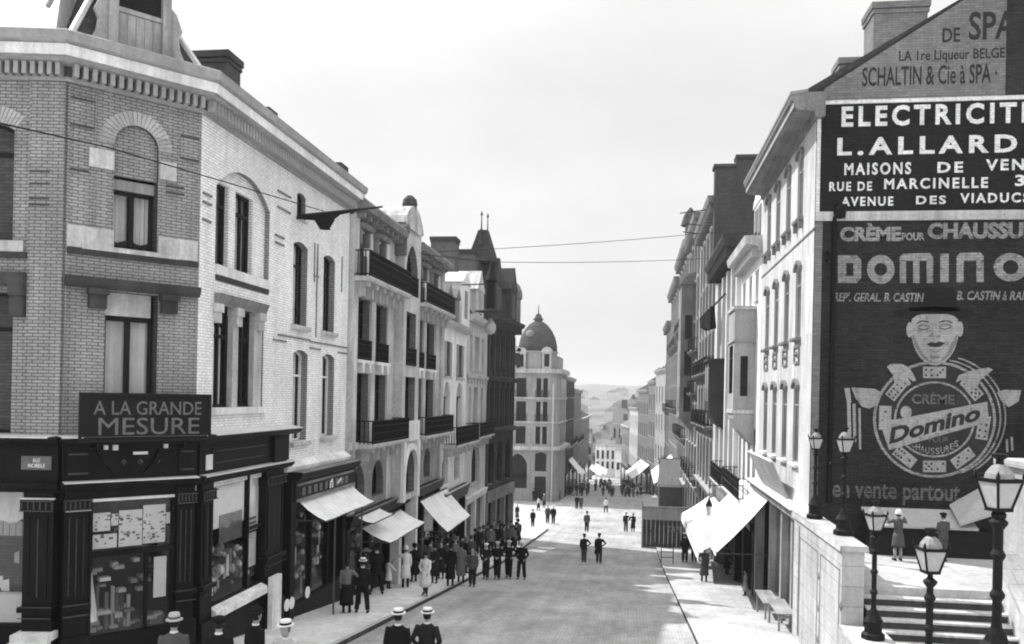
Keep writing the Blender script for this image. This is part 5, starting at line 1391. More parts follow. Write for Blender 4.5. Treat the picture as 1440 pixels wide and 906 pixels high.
block('low_house', 'grey narrow house with a steep roof, second of the low row turning left', BF, 14, 24, 3.0, 11, 'stone_mid', 3, [(-11, -8.5), (-6.5, -4), (-2, .8)], roofh=3.5, chim=((17, 19, -3, 7.0),), winw=1.1)
block('low_house', 'brick house with chimney downhill, further than the low pale one', BF, 24, 42, 1.6, 11, 'brick_mid', 5, [(-11.5, -9), (-7, -4.6), (-3, -.8)], roofh=3.5, chim=((28, 30, -3, 6.0), (38, 40, -3, 5.8)), winw=1.1)
block('low_house', 'pale small house near the foot of the hill below the brick house', BF, 42, 60, -2.0, 11, 'plaster_pale', 5, [(-14.5, -12), (-10, -7.5), (-6, -3.5)], roofh=3, chim=((50, 52, -3, 2.2),), winw=1.1)
block('low_house', 'dark roofed last house of the low row before the valley bottom', BF, 60, 80, -6.5, 11, 'stone_mid', 5, [(-15, -12.5), (-11, -8.7)], roofh=4, roofm='tile_roof', chim=((68, 70, -3, -1.2),), winw=1.1)

# houses across the valley, where the street bends away
def facing(xl, xr_, Y): a, b = onY(xl, 600, Y)[0], onY(xr_, 600, Y)[0]; return Fr(0, Y, 1, 0, 1), a, b
fr, a, b = facing(838, 866, 275); block('valley_house', 'white house with four tall windows facing up the street from the valley bottom', fr, a, b, -15.2, 9, 'plaster_white', 4, [(-19.5, -16.8), (-22.6, -20.4)], roofh=1.2, roofm='tile_roof', winw=.8, shop=False)
fr, a, b = facing(866, 892, 262); block('valley_house', 'low white house with blank upper wall in the valley bottom', fr, a, b, -15.5, 9, 'plaster_white', 3, [(-21.8, -19.6)], roofh=1.0, roofm='slate_grey', winw=.9, shop=False)
fr, a, b = facing(861, 905, 300); block('valley_house', 'long dark roofed house with windowed front above the white valley houses', fr, a, b, -9, 16, 'plaster_grey', 6, [(-14, -10.5)], roofh=7, roofm='tile_roof', winw=.8, chim=((a + 3, a + 5, -6, -.6),), shop=False)
fr, a, b = facing(872, 890, 290); block('valley_house', 'brick house with tiled roof half hidden behind the row of pale low houses', fr, a, b, -12, 12, 'brick_mid', 3, [(-16, -13.5), (-20, -17.5)], roofh=5, roofm='tile_roof', winw=.9, chim=((a + 1, a + 2.4, -5, -5.5),), shop=False)
fr, a, b = facing(806, 840, 330); block('valley_house', 'grey misty house at the far bend of the street', fr, a, b, -22, 12, 'plaster_grey', 4, [(-27, -24.5)], roofh=3, roofm='slate_grey', winw=1, shop=False)
# houses beyond the domed corner
block('dark_house', 'dark house with flat roof canopy just beyond the domed building', LF, 128.3, 146, 3.0, 11, 'stone_dark', 4, [(-11.5, -9), (-7.5, -5), (-3.5, -1), (0, 2)], roofh=1.5, balc=(1,), winw=1.2)
block('dark_house', 'sooty narrow house, second beyond the domed building', LF, 146, 166, 1.2, 11, 'stone_mid', 4, [(-12, -9.5), (-8, -5.5), (-4, -1.5)], roofh=1.5, balc=(1,), winw=1.2)
block('dark_house', 'low grey house, third beyond the domed building where the street drops', LF, 166, 200, -4.2, 11, 'stone_mid', 5, [(-14, -11.5), (-9.5, -7)], roofh=2, winw=1.2)
for k, (xl, xr_, Y, zt, mt, rf_h, lab) in enumerate((
        (808, 822, 214, -7.5, 'stone_soot', 3, 'dark gabled house stepping down after the low grey house beyond the dome'),
        (818, 832, 240, -12.5, 'stone_mid', 3.5, 'grey house with steep roof at the lower left bend of the street'),
        (829, 843, 310, -19.5, 'brick_mid', 4, 'little dark roofed house left of the white valley house'),
        (858, 876, 330, -13.5, 'plaster_pale', 4, 'pale far house with a dark roof above the valley bottom'),
        (846, 862, 380, -18.5, 'plaster_grey', 5, 'small grey far house on the rising valley side'),
        (886, 906, 350, -4.5, 'stone_soot', 5, 'dark far house on the right valley side above the others'))):
    fr, a, b = facing(xl, xr_, Y); block('valley_house', lab, fr, a, b, zt, 10, mt, 3, [(zt - 3.6, zt - 1.4), (zt - 7.2, zt - 5.0)], roofh=rf_h, roofm='slate_grey' if k % 2 else 'tile_roof', winw=.75, chim=((a + .6, a + 1.8, -4, zt + rf_h + 1),), shop=False)
# roofs scattered on the far slope
random.seed(21)
def hill_z(x, y):
    k = (y - 430) / 1500
    return hz((x + 1300) / 2600 * nx, k * ny)[2]
for k in range(46):
    y = 450 + 900 * random.random() ** 1.3; u_ = random.uniform(805, 925); x = onY(u_, 560, y)[0]; z = hill_z(x, y)
    w_, h_ = random.uniform(9, 18), random.uniform(6, 10)
    r_ = root('far_house', 'hazy small house on the far slope beyond the street', 'house', (x, y, z), 'hazy houses on the far slope')
    q = MB(); q.box(WORLD, x, x + w_, y, y + 9, z - 4, z + h_); q.build('wall', M[random.choice(['plaster_pale', 'plaster_grey', 'brick_mid'])], r_)
    q = MB(); q.loft([(x - .3, y - .3, z + h_), (x + w_ + .3, y - .3, z + h_), (x + w_ / 2, y - .3, z + h_ + 4)], [(x - .3, y + 9.3, z + h_), (x + w_ + .3, y + 9.3, z + h_), (x + w_ / 2, y + 9.3, z + h_ + 4)]); q.build('roof', M['tile_roof'], r_)

# ------------------------------------------------------------------ TERRACE, STEPS AND PARAPETS
q = MB(); q.box(WORLD, 4.8, 13, 20.6, 25.88, -9, -4.2); q.build('terrace', M['pavement_lit'])['kind'] = 'structure'
st = root('stone_steps', 'flight of worn stone steps leading down from the terrace below the painted gable', 'steps', (6.8, 19.2, -5.5))
for k in range(9):
    q = MB(); z = -4.2 - .19 * (k + 1); y1_ = 20.6 - .27 * k
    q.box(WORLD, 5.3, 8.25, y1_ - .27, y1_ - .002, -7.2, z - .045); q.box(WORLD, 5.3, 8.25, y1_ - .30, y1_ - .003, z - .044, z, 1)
    q.build('step', [M['stone_dark'], M['stone']], st)  # risers darkened for their shade so the pale treads stand out
q = MB(); q.prism(Fr(8.25, 0, 0, 1, 1), [(20.75, -3.45), (18.0, -5.35), (18.0, -7.5), (20.75, -7.5)], 0, .42); q.build('side_wall', M['stone'], st)
q = MB(); q.loft([(8.2, 20.8, -3.43), (8.72, 20.8, -3.43), (8.72, 20.8, -3.3), (8.2, 20.8, -3.3)], [(8.2, 17.95, -5.37), (8.72, 17.95, -5.37), (8.72, 17.95, -5.24), (8.2, 17.95, -5.24)]); q.build('coping', M['stone_lit'], st)
pw = root('parapet_wall', 'thick white stone parapet wall with recessed panels beside the terrace', 'wall', (4.97, 22.5, gz(22)))
q = MB(); q.box(WORLD, 4.76, 5.24, 20.1, 25.85, gz(26) - .5, -3.34); q.build('wall', M['stone_lit'], pw)
q = MB(); q.loft([(4.68, 20.02, -3.34), (5.32, 20.02, -3.34), (5.30, 20.02, -3.22), (4.70, 20.02, -3.22)], [(4.68, 25.86, -3.34), (5.32, 25.86, -3.34), (5.30, 25.86, -3.16), (4.70, 25.86, -3.16)]); q.build('coping', M['stone_lit'], pw)
PWF = Fr(4.76, 0, 0, 1, -1)
q = MB()
for s0, s1, z0, z1 in ((20.3, 22.3, -6.4, -3.8), (22.6, 24.9, -6.6, -3.8)):
    for a, b, c, d in ((s0, s1, z1 - .03, z1), (s0, s0 + .03, z0, z1), (s1 - .03, s1, z0, z1)): q.box(PWF, a, b, 0, .012, c, d)
for z in (-4.6, -5.4, -6.2): q.lathe(PWF(20.14, 0, z), [(.001, -.14), (.12, 0), (.001, .14)], 8, sx=.3); q.lathe(PWF(22.45, 0, z + .2), [(.001, -.14), (.1, 0), (.001, .14)], 8, sx=.3)
q.box(PWF, 25.0, 25.06, 0, .02, -6.6, -3.5)
q.build('panel_moulding', M['stone_mid'], pw)
pr = root('stair_pier', 'white stone pier at the foot of the steps carrying a lamp', 'pier', (5.05, 18.7, gz(18.7)))
q = MB(); q.box(WORLD, 4.70, 5.32, 18.0, 20.08, gz(20) - .5, -5.0); q.build('pier', M['stone_lit'], pr)
q = MB(); q.box(WORLD, 4.62, 5.40, 17.95, 19.4, -4.999, -4.86); q.build('coping', M['stone'], pr)
rw_ = root('retaining_wall', 'high pale rendered wall with flat coping on the far side of the steps', 'wall', (9.1, 19, -5))
q = MB(); q.box(WORLD, 8.95, 9.35, 12, 22.3, -8, -1.42); q.build('wall', M['plaster_grey'], rw_)
q = MB(); q.box(WORLD, 8.82, 9.5, 11.9, 22.42, -1.419, -1.27); q.build('coping', M['stone_lit'], rw_)
q = MB(); q.box(WORLD, 8.90, 9.3, 22.301, 22.55, -8, -1.43); q.build('pilaster', M['stone_mid'], rw_)
ep = root('lamp_pier', 'stone pier with sloped white shoulder under the nearest lamp post', 'pier', (3.85, 9.6, gz(9.6)))
q = MB(); q.box(WORLD, 3.5, 4.2, 9.25, 9.95, gz(9) - .5, -3.07); q.build('pier', M['stone'], ep)
q = MB(); q.box(WORLD, 3.42, 4.28, 9.17, 10.03, -3.069, -2.95); q.loft([(3.42, 9.3, -3.6), (3.42, 9.9, -3.6), (3.42, 9.9, -2.97), (3.42, 9.3, -2.97)], [(3.12, 9.3, -3.8), (3.12, 9.9, -3.8), (3.12, 9.9, -3.5), (3.12, 9.3, -3.5)]); q.build('coping', M['stone_white'], ep)

def street_lamp(label, x, y, zb, H, sc=1.0, arm=False, group='cast iron gas lamps by the steps', rot=.4):
    r_ = root('street_lamp', label, 'street lamp', (x, y, zb), group)
    hp = H - .64 * sc
    b = MB(); b.lathe((x, y, zb), [(.24 * sc, 0), (.24 * sc, .10), (.18 * sc, .14), (.17 * sc, .34), (.20 * sc, .37), (.13 * sc, .48), (.10 * sc, .56)], 8); b.build('base', M['iron'], r_)
    p = MB(); pr_ = [(.075, .5), (.095, .54), (.06, .62)]
    z = .62
    while z < hp - .35:
        pr_ += [(.052, z + .05), (.05, z + .28), (.075, z + .32), (.08, z + .35), (.05, z + .40)]; z += .42
    pr_ += [(.045, hp - .2), (.09, hp - .14), (.10, hp - .11), (.04, hp - .06), (.035, hp)]
    p.lathe((x, y, zb), [(a * sc if b_ < .6 else a * sc, b_) for a, b_ in pr_], 10); p.build('post', M['iron'], r_)
    if arm:
        a_ = MB(); a_.tube([(x - .30, y, zb + hp - .25), (x + .32, y, zb + hp - .25)], .022, 6); a_.lathe((x - .32, y, zb + hp - .25), [(.001, -.04), (.04, 0), (.001, .04)], 6); a_.lathe((x + .34, y, zb + hp - .25), [(.001, -.04), (.04, 0), (.001, .04)], 6); a_.build('ladder_bar', M['iron'], r_)
    def sq(h, w):
        return [(x + w * sc * math.cos(rot + k * math.pi / 2 + math.pi / 4) * 1.414 / 2, y + w * sc * math.sin(rot + k * math.pi / 2 + math.pi / 4) * 1.414 / 2, zb + hp + h * sc) for k in range(4)]
    L0, L1, w0, w1 = .04, .33, .18, .315
    f = MB()
    for (h0, wa, h1, wb) in ((.0, .2, .04, .2), (.325, .335, .365, .335)): f.rings([sq(h0, wa), sq(h1, wb)])
    for k in range(4): f.tube([sq(L0, w0)[k], sq(L1, w1)[k]], .016 * sc, 6)
    for k in range(4): f.lathe((*[sq(.365, .335)[k][i] for i in (0, 1)], sq(.365, .335)[k][2]), [(.02 * sc, 0), (.025 * sc, .03 * sc), (.003, .09 * sc)], 6)
    lan = f.build('lantern', M['iron'], r_)
    g = MB(); g.rings([sq(L0, w0 * .97), sq(L1 - .01, w1 * .97)], caps=False); g.build('lantern_glass', M['glass_frost'], lan)
    rf_ = MB(); rf_.lathe((x, y, zb + hp), [(.155 * sc, .36 * sc), (.14 * sc, .42 * sc), (.09 * sc, .49 * sc), (.05 * sc, .52 * sc)], 12); rf_.build('lantern_roof', M['zinc_dull'], lan)
    ca = MB(); ca.lathe((x, y, zb + hp), [(.045 * sc, .52 * sc), (.04 * sc, .57 * sc), (.085 * sc, .60 * sc), (.085 * sc, .63 * sc), (.03 * sc, .64 * sc)], 10); ca.build('lantern_cap', M['iron'], lan)
    return r_
street_lamp('slender lamp post furthest back on the parapet, beside the white house corner', 4.99, 24.2, -3.17, 2.45, .9, rot=.2)
street_lamp('lamp post with ladder bar on the parapet before the painted cuff', 5.13, 21.6, -3.19, 2.6, 1.0, arm=True, rot=.25)
street_lamp('lamp post on the low pier at the foot of the steps', 5.02, 18.5, -4.86, 2.85, 1.0, rot=.3)
street_lamp('lamp post standing before the steps, its lantern over the terrace edge', 4.13, 12.5, gz(12.5) + .12, 3.75 - .14, .98, rot=.15)
street_lamp('biggest nearest lamp post on the stone pier, by the pale high wall', 3.84, 9.6, -2.95, 2.45, .95, rot=.35)
# market stall under the gable
ms = root('market_stall', 'dark draped market stall with grey sloping counter under the painted gable', 'stall', (8.3, 25.2, -4.2))
q = MB(); q.loft([(6.6, 24.75, -3.42), (9.4, 24.75, -3.42), (9.4, 25.8, -3.05), (6.6, 25.8, -3.05)], [(6.6, 24.75, -3.36), (9.4, 24.75, -3.36), (9.4, 25.8, -2.99), (6.6, 25.8, -2.99)]); q.build('counter', M['canvas_grey'], ms)
q = MB(); q.box(WORLD, 6.65, 9.9, 24.85, 25.75, -4.2, -3.46); q.build('drapery', M['cloth_dark'], ms)
q = MB(); q.loft([(8.9, 24.7, -3.3), (10.0, 24.75, -2.9), (10.1, 25.8, -2.2), (9.0, 25.8, -2.9)], [(8.9, 24.7, -3.24), (10.0, 24.75, -2.84), (10.1, 25.8, -2.14), (9.0, 25.8, -2.84)]); q.build('lid', M['canvas_grey'], ms)

# ------------------------------------------------------------------ SIGNS, AWNINGS, HOARDING, WIRES
sb = root('shop_sign', 'black framed board lettered in grey above the cut-off corner of the brick building', 'sign', CF(1.55, .4, -.65))
q = MB(); q.box(CF, .22, 2.92, .38, .46, -1.10, -.13); bd = q.build('board', M['sign_black'], sb)
q = MB()
for s0, s1, z0, z1 in ((.20, 2.94, -.16, -.10), (.20, 2.94, -1.13, -1.07), (.20, .26, -1.07, -.16), (2.88, 2.94, -1.07, -.16)): q.box(CF, s0, s1, .462, .49, z0, z1)
q.box(CF, .3, 2.86, .462, .475, -1.05, -1.02)
q.build('frame', M['wood_frame'], sb)
text(bd, CF, 'A LA GRANDE', .48, 2.72, -.56, -.27, 'lead_grey', o=.463, bold=.005); text(bd, CF, 'MESURE', .58, 2.68, -.98, -.62, 'lead_grey', o=.463, bold=0)
q = MB()
for s in (.6, 2.4): q.box(CF, s - .03, s + .03, .3, .42, -1.3, -1.1)
q.build('bracket', M['iron'], sb)
spl = root('street_sign', 'small enamel street name plate on the dark fascia at the building corner', 'sign', WF(.42, .16, -1.56))
q = MB(); q.box(WF, .12, .72, .125, .145, -1.7, -1.42); pl = q.build('plate', M['lead_grey'], spl)
WFr = Fr(*WF(.84, 0, 0)[:2], -TL[0], -TL[1], 1)
text(pl, WFr, 'RUE', .36, .50, -1.55, -1.47, 'paint_white', o=.147, bold=.02); text(pl, WFr, 'NOBBLE', .26, .60, -1.66, -1.57, 'paint_white', o=.147, bold=.02)

def awning(label, fr, s0, s1, zt_, zf, o, mat='canvas', valance=.18, arms=True, o0=.1, s0f=None, s1f=None, posts=()):
    r_ = root('awning', label, 'awning', fr((s0 + s1) / 2, o0, zt_))
    s0f = s0 if s0f is None else s0f; s1f = s1 if s1f is None else s1f
    q = MB(); n = 8
    for k in range(n):
        for j in range(3):
            def P(a, b):
                s = (s0 + (s1 - s0) * a) * (1 - b) + (s0f + (s1f - s0f) * a) * b
                return fr(s, o0 + (o - o0) * b, zt_ + (zf - zt_) * b - .08 * math.sin(math.pi * b) - .02 * math.sin(a * 40) * b)
            q.face([P(k / n, j / 3), P((k + 1) / n, j / 3), P((k + 1) / n, (j + 1) / 3), P(k / n, (j + 1) / 3)])
    q.build('canvas', M[mat], r_, smooth=True)
    if valance:
        q = MB(); m_ = 14
        for k in range(m_):
            a, b = s0f + (s1f - s0f) * k / m_, s0f + (s1f - s0f) * (k + 1) / m_
            q.face([fr(a, o, zf - .02), fr(b, o, zf - .02), fr(b, o + .01, zf - valance + .03 * (k % 2)), fr(a, o + .01, zf - valance + .03 * ((k + 1) % 2))])
        q.build('valance', M[mat], r_)
    q = MB()
    q.tube([fr(s0f, o - .02, zf), fr(s1f, o - .02, zf)], .025, 6)
    q.tube([fr(s0, o0, zt_ + .02), fr(s1, o0, zt_ + .02)], .04, 6)
    for s, t_ in ((s0, s0f), (s1, s1f)): q.tube([fr(s, .1, zf + .0), fr(t_, o - .03, zf)], .018, 6)
    for s in posts: q.tube([fr(s, o - .04, zf), fr(s, o - .04, gz(fr(s, o, 0)[1]) + .1)], .03, 6)
    q.build('frame', M['iron_grey'], r_)
    return r_
awning('white canvas awning nearest on the left, over the second dark shopfront', LF, 24.1, 28.9, -3.22, -3.80, 1.0, valance=0, posts=(24.9, 27.5))
awning('white awning below the arched windows of the balconied house', LF, 30.2, 35.5, -4.95, -5.45, 1.25, valance=0, posts=(34.9,))
awning('steep white awning before the low white shuttered house', LF, 38.9, 44.6, -5.0, -6.4, 1.45, valance=0)
awning('small white awning squeezed between the two nearest left ones', LF, 29.2, 31.8, -4.3, -4.6, .9, valance=0)
awning('big sunlit white awning over the pavement beside the painted gable house', RF, 32.3, 40.2, -3.53, -5.65, 2.0, valance=.15)
awning('second sunlit white awning, below the oriel house balcony', RF, 41.0, 55.0, -5.9, -7.2, 1.95, valance=.45)
awning('long white awning far down on the right beyond the hoarding', RF, 95, 112, -7.1, -9.3, 2.6)
ki = root('kiosk', 'dark wooden kiosk with a pale ledge behind the hoarding', 'kiosk', (4.1, 88, gz(88)))
q = MB(); q.box(WORLD, 2.9, 5.1, 87.5, 91, gz(91) - .3, -6.2); q.build('body', M['stone_dark'], ki)
q = MB(); q.box(WORLD, 2.5, 5.15, 86.4, 87.49, gz(87) - .1, gz(87) + .75); q.build('ledge', M['stone_white'], ki)
KF = Fr(0, 87.4, 1, 0, 1)
awning('grey canvas awning facing us over the kiosk behind the dark hoarding', KF, 2.95, 5.1, -6.0, -8.6, .95, mat='canvas_grey', s0f=2.6, s1f=5.12)
awning('bright awning by the second dark house beyond the dome', LF, 134, 142, -9.9, -12.3, 2.3)
awning('white awning in the distance at the valley end of the street, left of two', LF, 200, 215, -16.6, -18.2, 3)
awning('white awning in the distance at the valley end of the street, right of two', LF, 222, 240, -18.2, -19.9, 3.4)
awning('distant white awning on the right near the valley houses', BF, 20, 34, -11.6, -14.0, 3.0)
ls = root('shop_sign', 'forward tilted grey sign board above the shop of the gable house', 'sign', RF(31.4, .5, -2.5))
q = MB(); q.loft([RF(28.6, .62, -1.98), RF(34.0, .62, -1.98), RF(34.0, .68, -1.99), RF(28.6, .68, -1.99)], [RF(28.6, .12, -3.12), RF(34.0, .12, -3.12), RF(34.0, .18, -3.13), RF(28.6, .18, -3.13)]); q.build('board', M['stone_grey'], ls)
q = MB(); q.tube([RF(28.55, .66, -1.96), RF(34.05, .66, -1.96)], .04, 6); q.build('frame', M['wood_white'], ls)
hoY = 62.0
ho = root('hoarding', 'dark boarded hoarding with faded white lettering at the edge of the right pavement', 'hoarding', (2.9, hoY, gz(hoY)))
hx0, hx1 = onY(903, 760, hoY)[0], onY(972, 760, hoY)[0] + .8
HF = Fr(0, hoY, 1, 0, 1); hz0, hz1 = gz(hoY) + .1, onY(930, 714, hoY)[2]
q = MB(); n = 14
for k in range(n): q.box(HF, hx0 + (hx1 - hx0) * k / n, hx0 + (hx1 - hx0) * (k + .96) / n, -.05 - .004 * (k % 2), .0, hz0, hz1 - .9)
q.box(WORLD, hx0, hx0 + .06, hoY, hoY + 3.5, hz0 - .4, hz1); hb_ = q.build('boards', M['stone_dark'], ho)
q = MB(); q.box(HF, hx0, hx1, -.06, -.001, hz1 - .895, hz1); q.build('top_panel', M['plaster_grey'], ho)
q = MB(); q.box(HF, hx0 - .06, hx1, -.05, .05, hz1, hz1 + .08); q.box(HF, hx0 - .06, hx0 + .06, .0, .05, hz0 - .2, hz1); q.build('frame', M['wood_grey'], ho)
text(hb_, HF, 'TAPIS', onY(938, 740, hoY)[0], onY(962, 740, hoY)[0], hz0 + 1.05, hz0 + 1.55, 'paint_mid', o=.002, bold=.02)
tx, ty, tz = ground_at(938, 792, .13)
tr = root('trestle', 'small light trestle stand on the kerb before the dark hoarding', 'trestle', (tx, ty, tz))
q = MB()
for dx in (-.35, .35):
    for dy in (-.2, .2): q.tube([(tx + dx, ty + dy, tz), (tx + dx, ty + dy * .3, tz + .95)], .025, 6)
for h in (.35, .7, .93): q.tube([(tx - .38, ty - .12, tz + h), (tx + .38, ty - .12, tz + h)], .025, 6)
q.build('frame', M['iron_grey'], tr)
# low plank benches before the gable house shop
for k, (y, lab) in enumerate(((27.6, 'low plank stand by the shop of the gable house, nearer one'), (30.2, 'low plank stand by the shop of the gable house, further one'))):
    zz = gz(y) + .12
    r_ = root('plank_stand', lab, 'stand', (4.75, y, zz))
    q = MB(); q.box(WORLD, 4.45, 5.0, y - 1.0, y + 1.0, zz + .62, zz + .66); q.build('top', M['wood_grey'], r_)
    for dy in (-.9, .9):
        q = MB(); q.box(WORLD, 4.5, 4.56, y + dy - .03, y + dy + .03, zz - .2, zz + .62); q.box(WORLD, 4.89, 4.95, y + dy - .03, y + dy + .03, zz - .2, zz + .62); q.box(WORLD, 4.56, 4.89, y + dy - .02, y + dy + .02, zz + .5, zz + .58); q.build('leg', M['wood_grey'], r_)
def wire(label, pts, r_=.012, sag=.0):
    q = MB(); out = []
    for a, b in zip(pts, pts[1:]):
        for k in range(9):
            t_ = k / 8; out.append(tuple(a[i] + (b[i] - a[i]) * t_ - (sag * 4 * t_ * (1 - t_) if i == 2 else 0) for i in range(3)))
    q.tube(out, r_, 6); o = q.build('overhead_wire', M['iron'], loc=pts[0]); tag(o, label, 'wire'); return o
wire('black overhead wire slanting down across the corner building', [onX(-60, 160, -9.0), onX(150, 207, -9.1), onX(330, 260, -9.2), onX(455, 297, -9.3)], .014)
wire('upper thin wire spanning the street below the sky', [(-9.6, 41, onY(690, 354, 41)[2]), (5.1, 52, onY(985, 326, 52)[2])], .016, .1)
wire('lower thin wire spanning the street below the sky', [(-9.5, 36.5, 6.2), onY(722, 369, 42), (5.1, 56, onY(972, 363, 56)[2])], .016, .1)
al = root('arc_lamp', 'black electric arc lamp with white globe hanging before the spired house', 'lamp', onY(690, 436, 38))
ax, ay, az = onY(690, 438, 38)
q = MB(); q.lathe((ax, ay, az), [(.75, -.02), (.72, .02), (.2, .10), (.2, 1.3), (.28, 1.4), (.12, 1.9), (.03, 2.3)], 14); q.build('housing', M['iron'], al)
q = MB(); q.lathe((ax, ay, az), [(.08, -.3), (.12, -.42), (.24, -.6), (.27, -.78), (.2, -.98), (.04, -1.06)], 12); q.build('globe', M['glass_frost'], al, smooth=True)
q = MB(); q.tube([(ax, ay, az + 2.25), (-9.75, ay + 2.5, az + 3.0)], .02, 6); q.tube([(ax - 1.4, ay + .1, az + 1.2), (ax, ay, az + 1.25)], .03, 6); q.build('bracket', M['iron'], al)
fp = root('flag_pole', 'flagpole with a dark furled flag slanting from the left house fronts', 'flagpole', onX(540, 291, -9.2))
pa, pb = onX(538, 291, -7.6), onX(420, 304, -9.7)
q = MB(); q.tube([pa, pb], [.03, .05], 8); q.build('pole', M['iron'], fp)
q = MB(); random.seed(2)
A = [Vector(pa).lerp(Vector(pb), t_) for t_ in (.35, .56, .62, .67, .73, .79, 1.0)]
dr = [.03, .09, .22, .50, .46, .18, .08]
for k in range(6):
    q.loft([A[k] + Vector((-.05, 0, .03)), A[k] + Vector((.05, 0, .03)), A[k] + Vector((.09, .05, -dr[k])), A[k] + Vector((-.07, .04, -dr[k]))], [A[k + 1] + Vector((-.05, 0, .03)), A[k + 1] + Vector((.05, 0, .03)), A[k + 1] + Vector((.06, .02, -dr[k + 1])), A[k + 1] + Vector((-.08, .03, -dr[k + 1]))])
q.build('furled_flag', M['cloth_black'], fp)
f2 = root('flag_pole', 'dark pole with furled flag slanting from the pilaster house on the right', 'flagpole', RF(48, .2, 3))
pa, pb = onX(1020, 413, 4.9), onX(986, 449, 4.0)
q = MB(); q.tube([pa, pb], [.05, .05], 8); q.build('pole', M['iron'], f2)
q = MB(); a_, b_ = Vector(pa).lerp(Vector(pb), .5), Vector(pb); q.loft([a_ + Vector((-.1, 0, .05)), a_ + Vector((.1, 0, .05)), a_ + Vector((.25, .2, -1.2)), a_ + Vector((-.1, .1, -1.3))], [b_ + Vector((-.1, 0, .05)), b_ + Vector((.1, 0, .05)), b_ + Vector((.3, .2, -.7)), b_ + Vector((-.05, .1, -.5))]); q.build('furled_flag', M['cloth_black'], f2)
wl = root('wall_lantern', 'small hanging lantern in front of the sunlit right awnings', 'lantern', onY(997, 705, 40))
lx, ly, lz = onY(997, 712, 38)
q = MB(); q.lathe((lx, ly, lz), [(.16, 0), (.13, .12), (.05, .3), (.02, .42)], 8); q.tube([(lx, ly, lz + .4), (lx, ly, lz + .9), (5.15, ly, lz + .95)], .02, 6); q.build('lantern_roof', M['iron'], wl)
q = MB(); q.lathe((lx, ly, lz), [(.09, -.42), (.14, 0)], 8); q.build('lantern_glass', M['glass_frost'], wl)

# goods in the left shop windows
random.seed(9)
gr = 'cloth rolls standing in the corner shop window'
for k in range(7):
    s = .72 + .16 * k if k < 5 else .85 + .2 * (k - 4); h_ = [1.1, .95, .8, .9, .75, .8, .7][k]
    q = MB(); c = CF(s if k < 5 else 1.3 + .2 * (k - 5), -.35 - .1 * (k % 2), -5.24); q.lathe(c, [(.045, 0), (.045, h_), (.03, h_ + .01)], 8)
    o = q.build('cloth_roll', M[['cloth_light', 'cloth_grey', 'cloth_grey', 'cloth_light', 'cloth_mid', 'cloth_grey', 'cloth_light'][k]], loc=c); tag(o, 'rolled bolt of cloth upright in the corner shop window', 'cloth roll', gr)
q = MB(); c = CF(.66, -.15, -4.95); q.lathe(c, [(.16, 0), (.1, .45), (.05, .8), (.03, 1.0)], 8); o = q.build('hanging_cloth', M['cloth_white'], loc=c); tag(o, 'white cloth draped to a cone in the corner shop window', 'cloth')
gr3 = 'folded goods and parcels heaped in the corner window'
for k in range(40):
    s = random.uniform(.7, 2.25); z = -5.24 + random.choice([0, .12, .24, .36]) if k < 22 else random.uniform(-4.5, -3.75)
    w_, h_ = random.uniform(.06, .16), random.uniform(.05, .12)
    c = CF(s, -random.uniform(.25, .6), z); q = MB(); q.prism(Fr(c[0], c[1], CF.t[0], CF.t[1], 1), [(-w_, z), (w_, z), (w_ * .9, z + h_), (-w_ * .95, z + h_ * .9)], -.1, .1)
    o = q.build('folded_cloth', M[random.choice(['cloth_light', 'cloth_grey', 'cloth_mid', 'cloth_white', 'wood_grey'])], loc=c); tag(o, 'small folded piece of goods inside the corner shop window', 'goods', gr3)
for k in range(26):
    s = random.uniform(.7, 2.2); z = random.uniform(-4.75, -2.6) if k % 2 else random.uniform(-4.8, -4.0)
    c = WF(s, -random.uniform(.2, .6), z); q = MB(); w_ = random.uniform(.05, .14); q.prism(Fr(c[0], c[1], WF.t[0], WF.t[1], -1), [(-w_, z - .12), (w_, z - .1), (w_ * .8, z + .1), (-w_ * .9, z + .14)], -.02, .02)
    o = q.build('folded_cloth', M[random.choice(['cloth_white', 'paper', 'cloth_dark', 'cloth_light'])], loc=c); tag(o, 'small piece of white goods in the window beyond the corner', 'goods', 'goods in the window beyond the corner')
gr2 = 'small wares hung in the street side shop windows'
for k in range(110):
    near = k < 48
    s = random.uniform(18.98, 21.6) if near else random.uniform(23.8, 26.65)
    z = random.uniform(-4.9, -3.8) if near else random.uniform(-6.1, -3.6)
    c = LF(s, -random.uniform(.06, .35), z); q = MB(); sz = random.uniform(.05, .16)
    if k % 3: q.lathe(c, [(.001, -sz), (sz * .7, -sz * .4), (sz * .8, 0), (sz * .5, sz * .8), (.001, sz)], 7)
    else: q.box(Fr(c[0], c[1], 0, 1, 1), -sz * .5, sz * .5, -.01, .01, z - sz * 2, z + sz * 2)
    o = q.build('shop_ware', M[random.choice(['cloth_white', 'cloth_white', 'paper', 'cloth_light', 'cloth_grey', 'leather'])], loc=c)
    tag(o, 'small pale ware hung in the street side shop windows', 'ware', gr2)
for k, (x, y, X) in enumerate(((403, 851, -9.3), (410, 848, -9.3), (432, 833, -9.2))):
    c = onX(x, y, X); q = MB(); q.rings([[(c[0] + .02 * j, c[1] + .17 * math.cos(a_ * math.pi / 6), c[2] + .17 * math.sin(a_ * math.pi / 6)) for a_ in range(12)] for j in (0, 1)])
    o = q.build('plate', M['paper'], loc=c); tag(o, ('white round plate leaning lowest by the second shop door, left of a pair', 'white round plate leaning lowest by the second shop door, right of a pair', 'wide white disc hung on the second shop window frame')[k], 'plate')

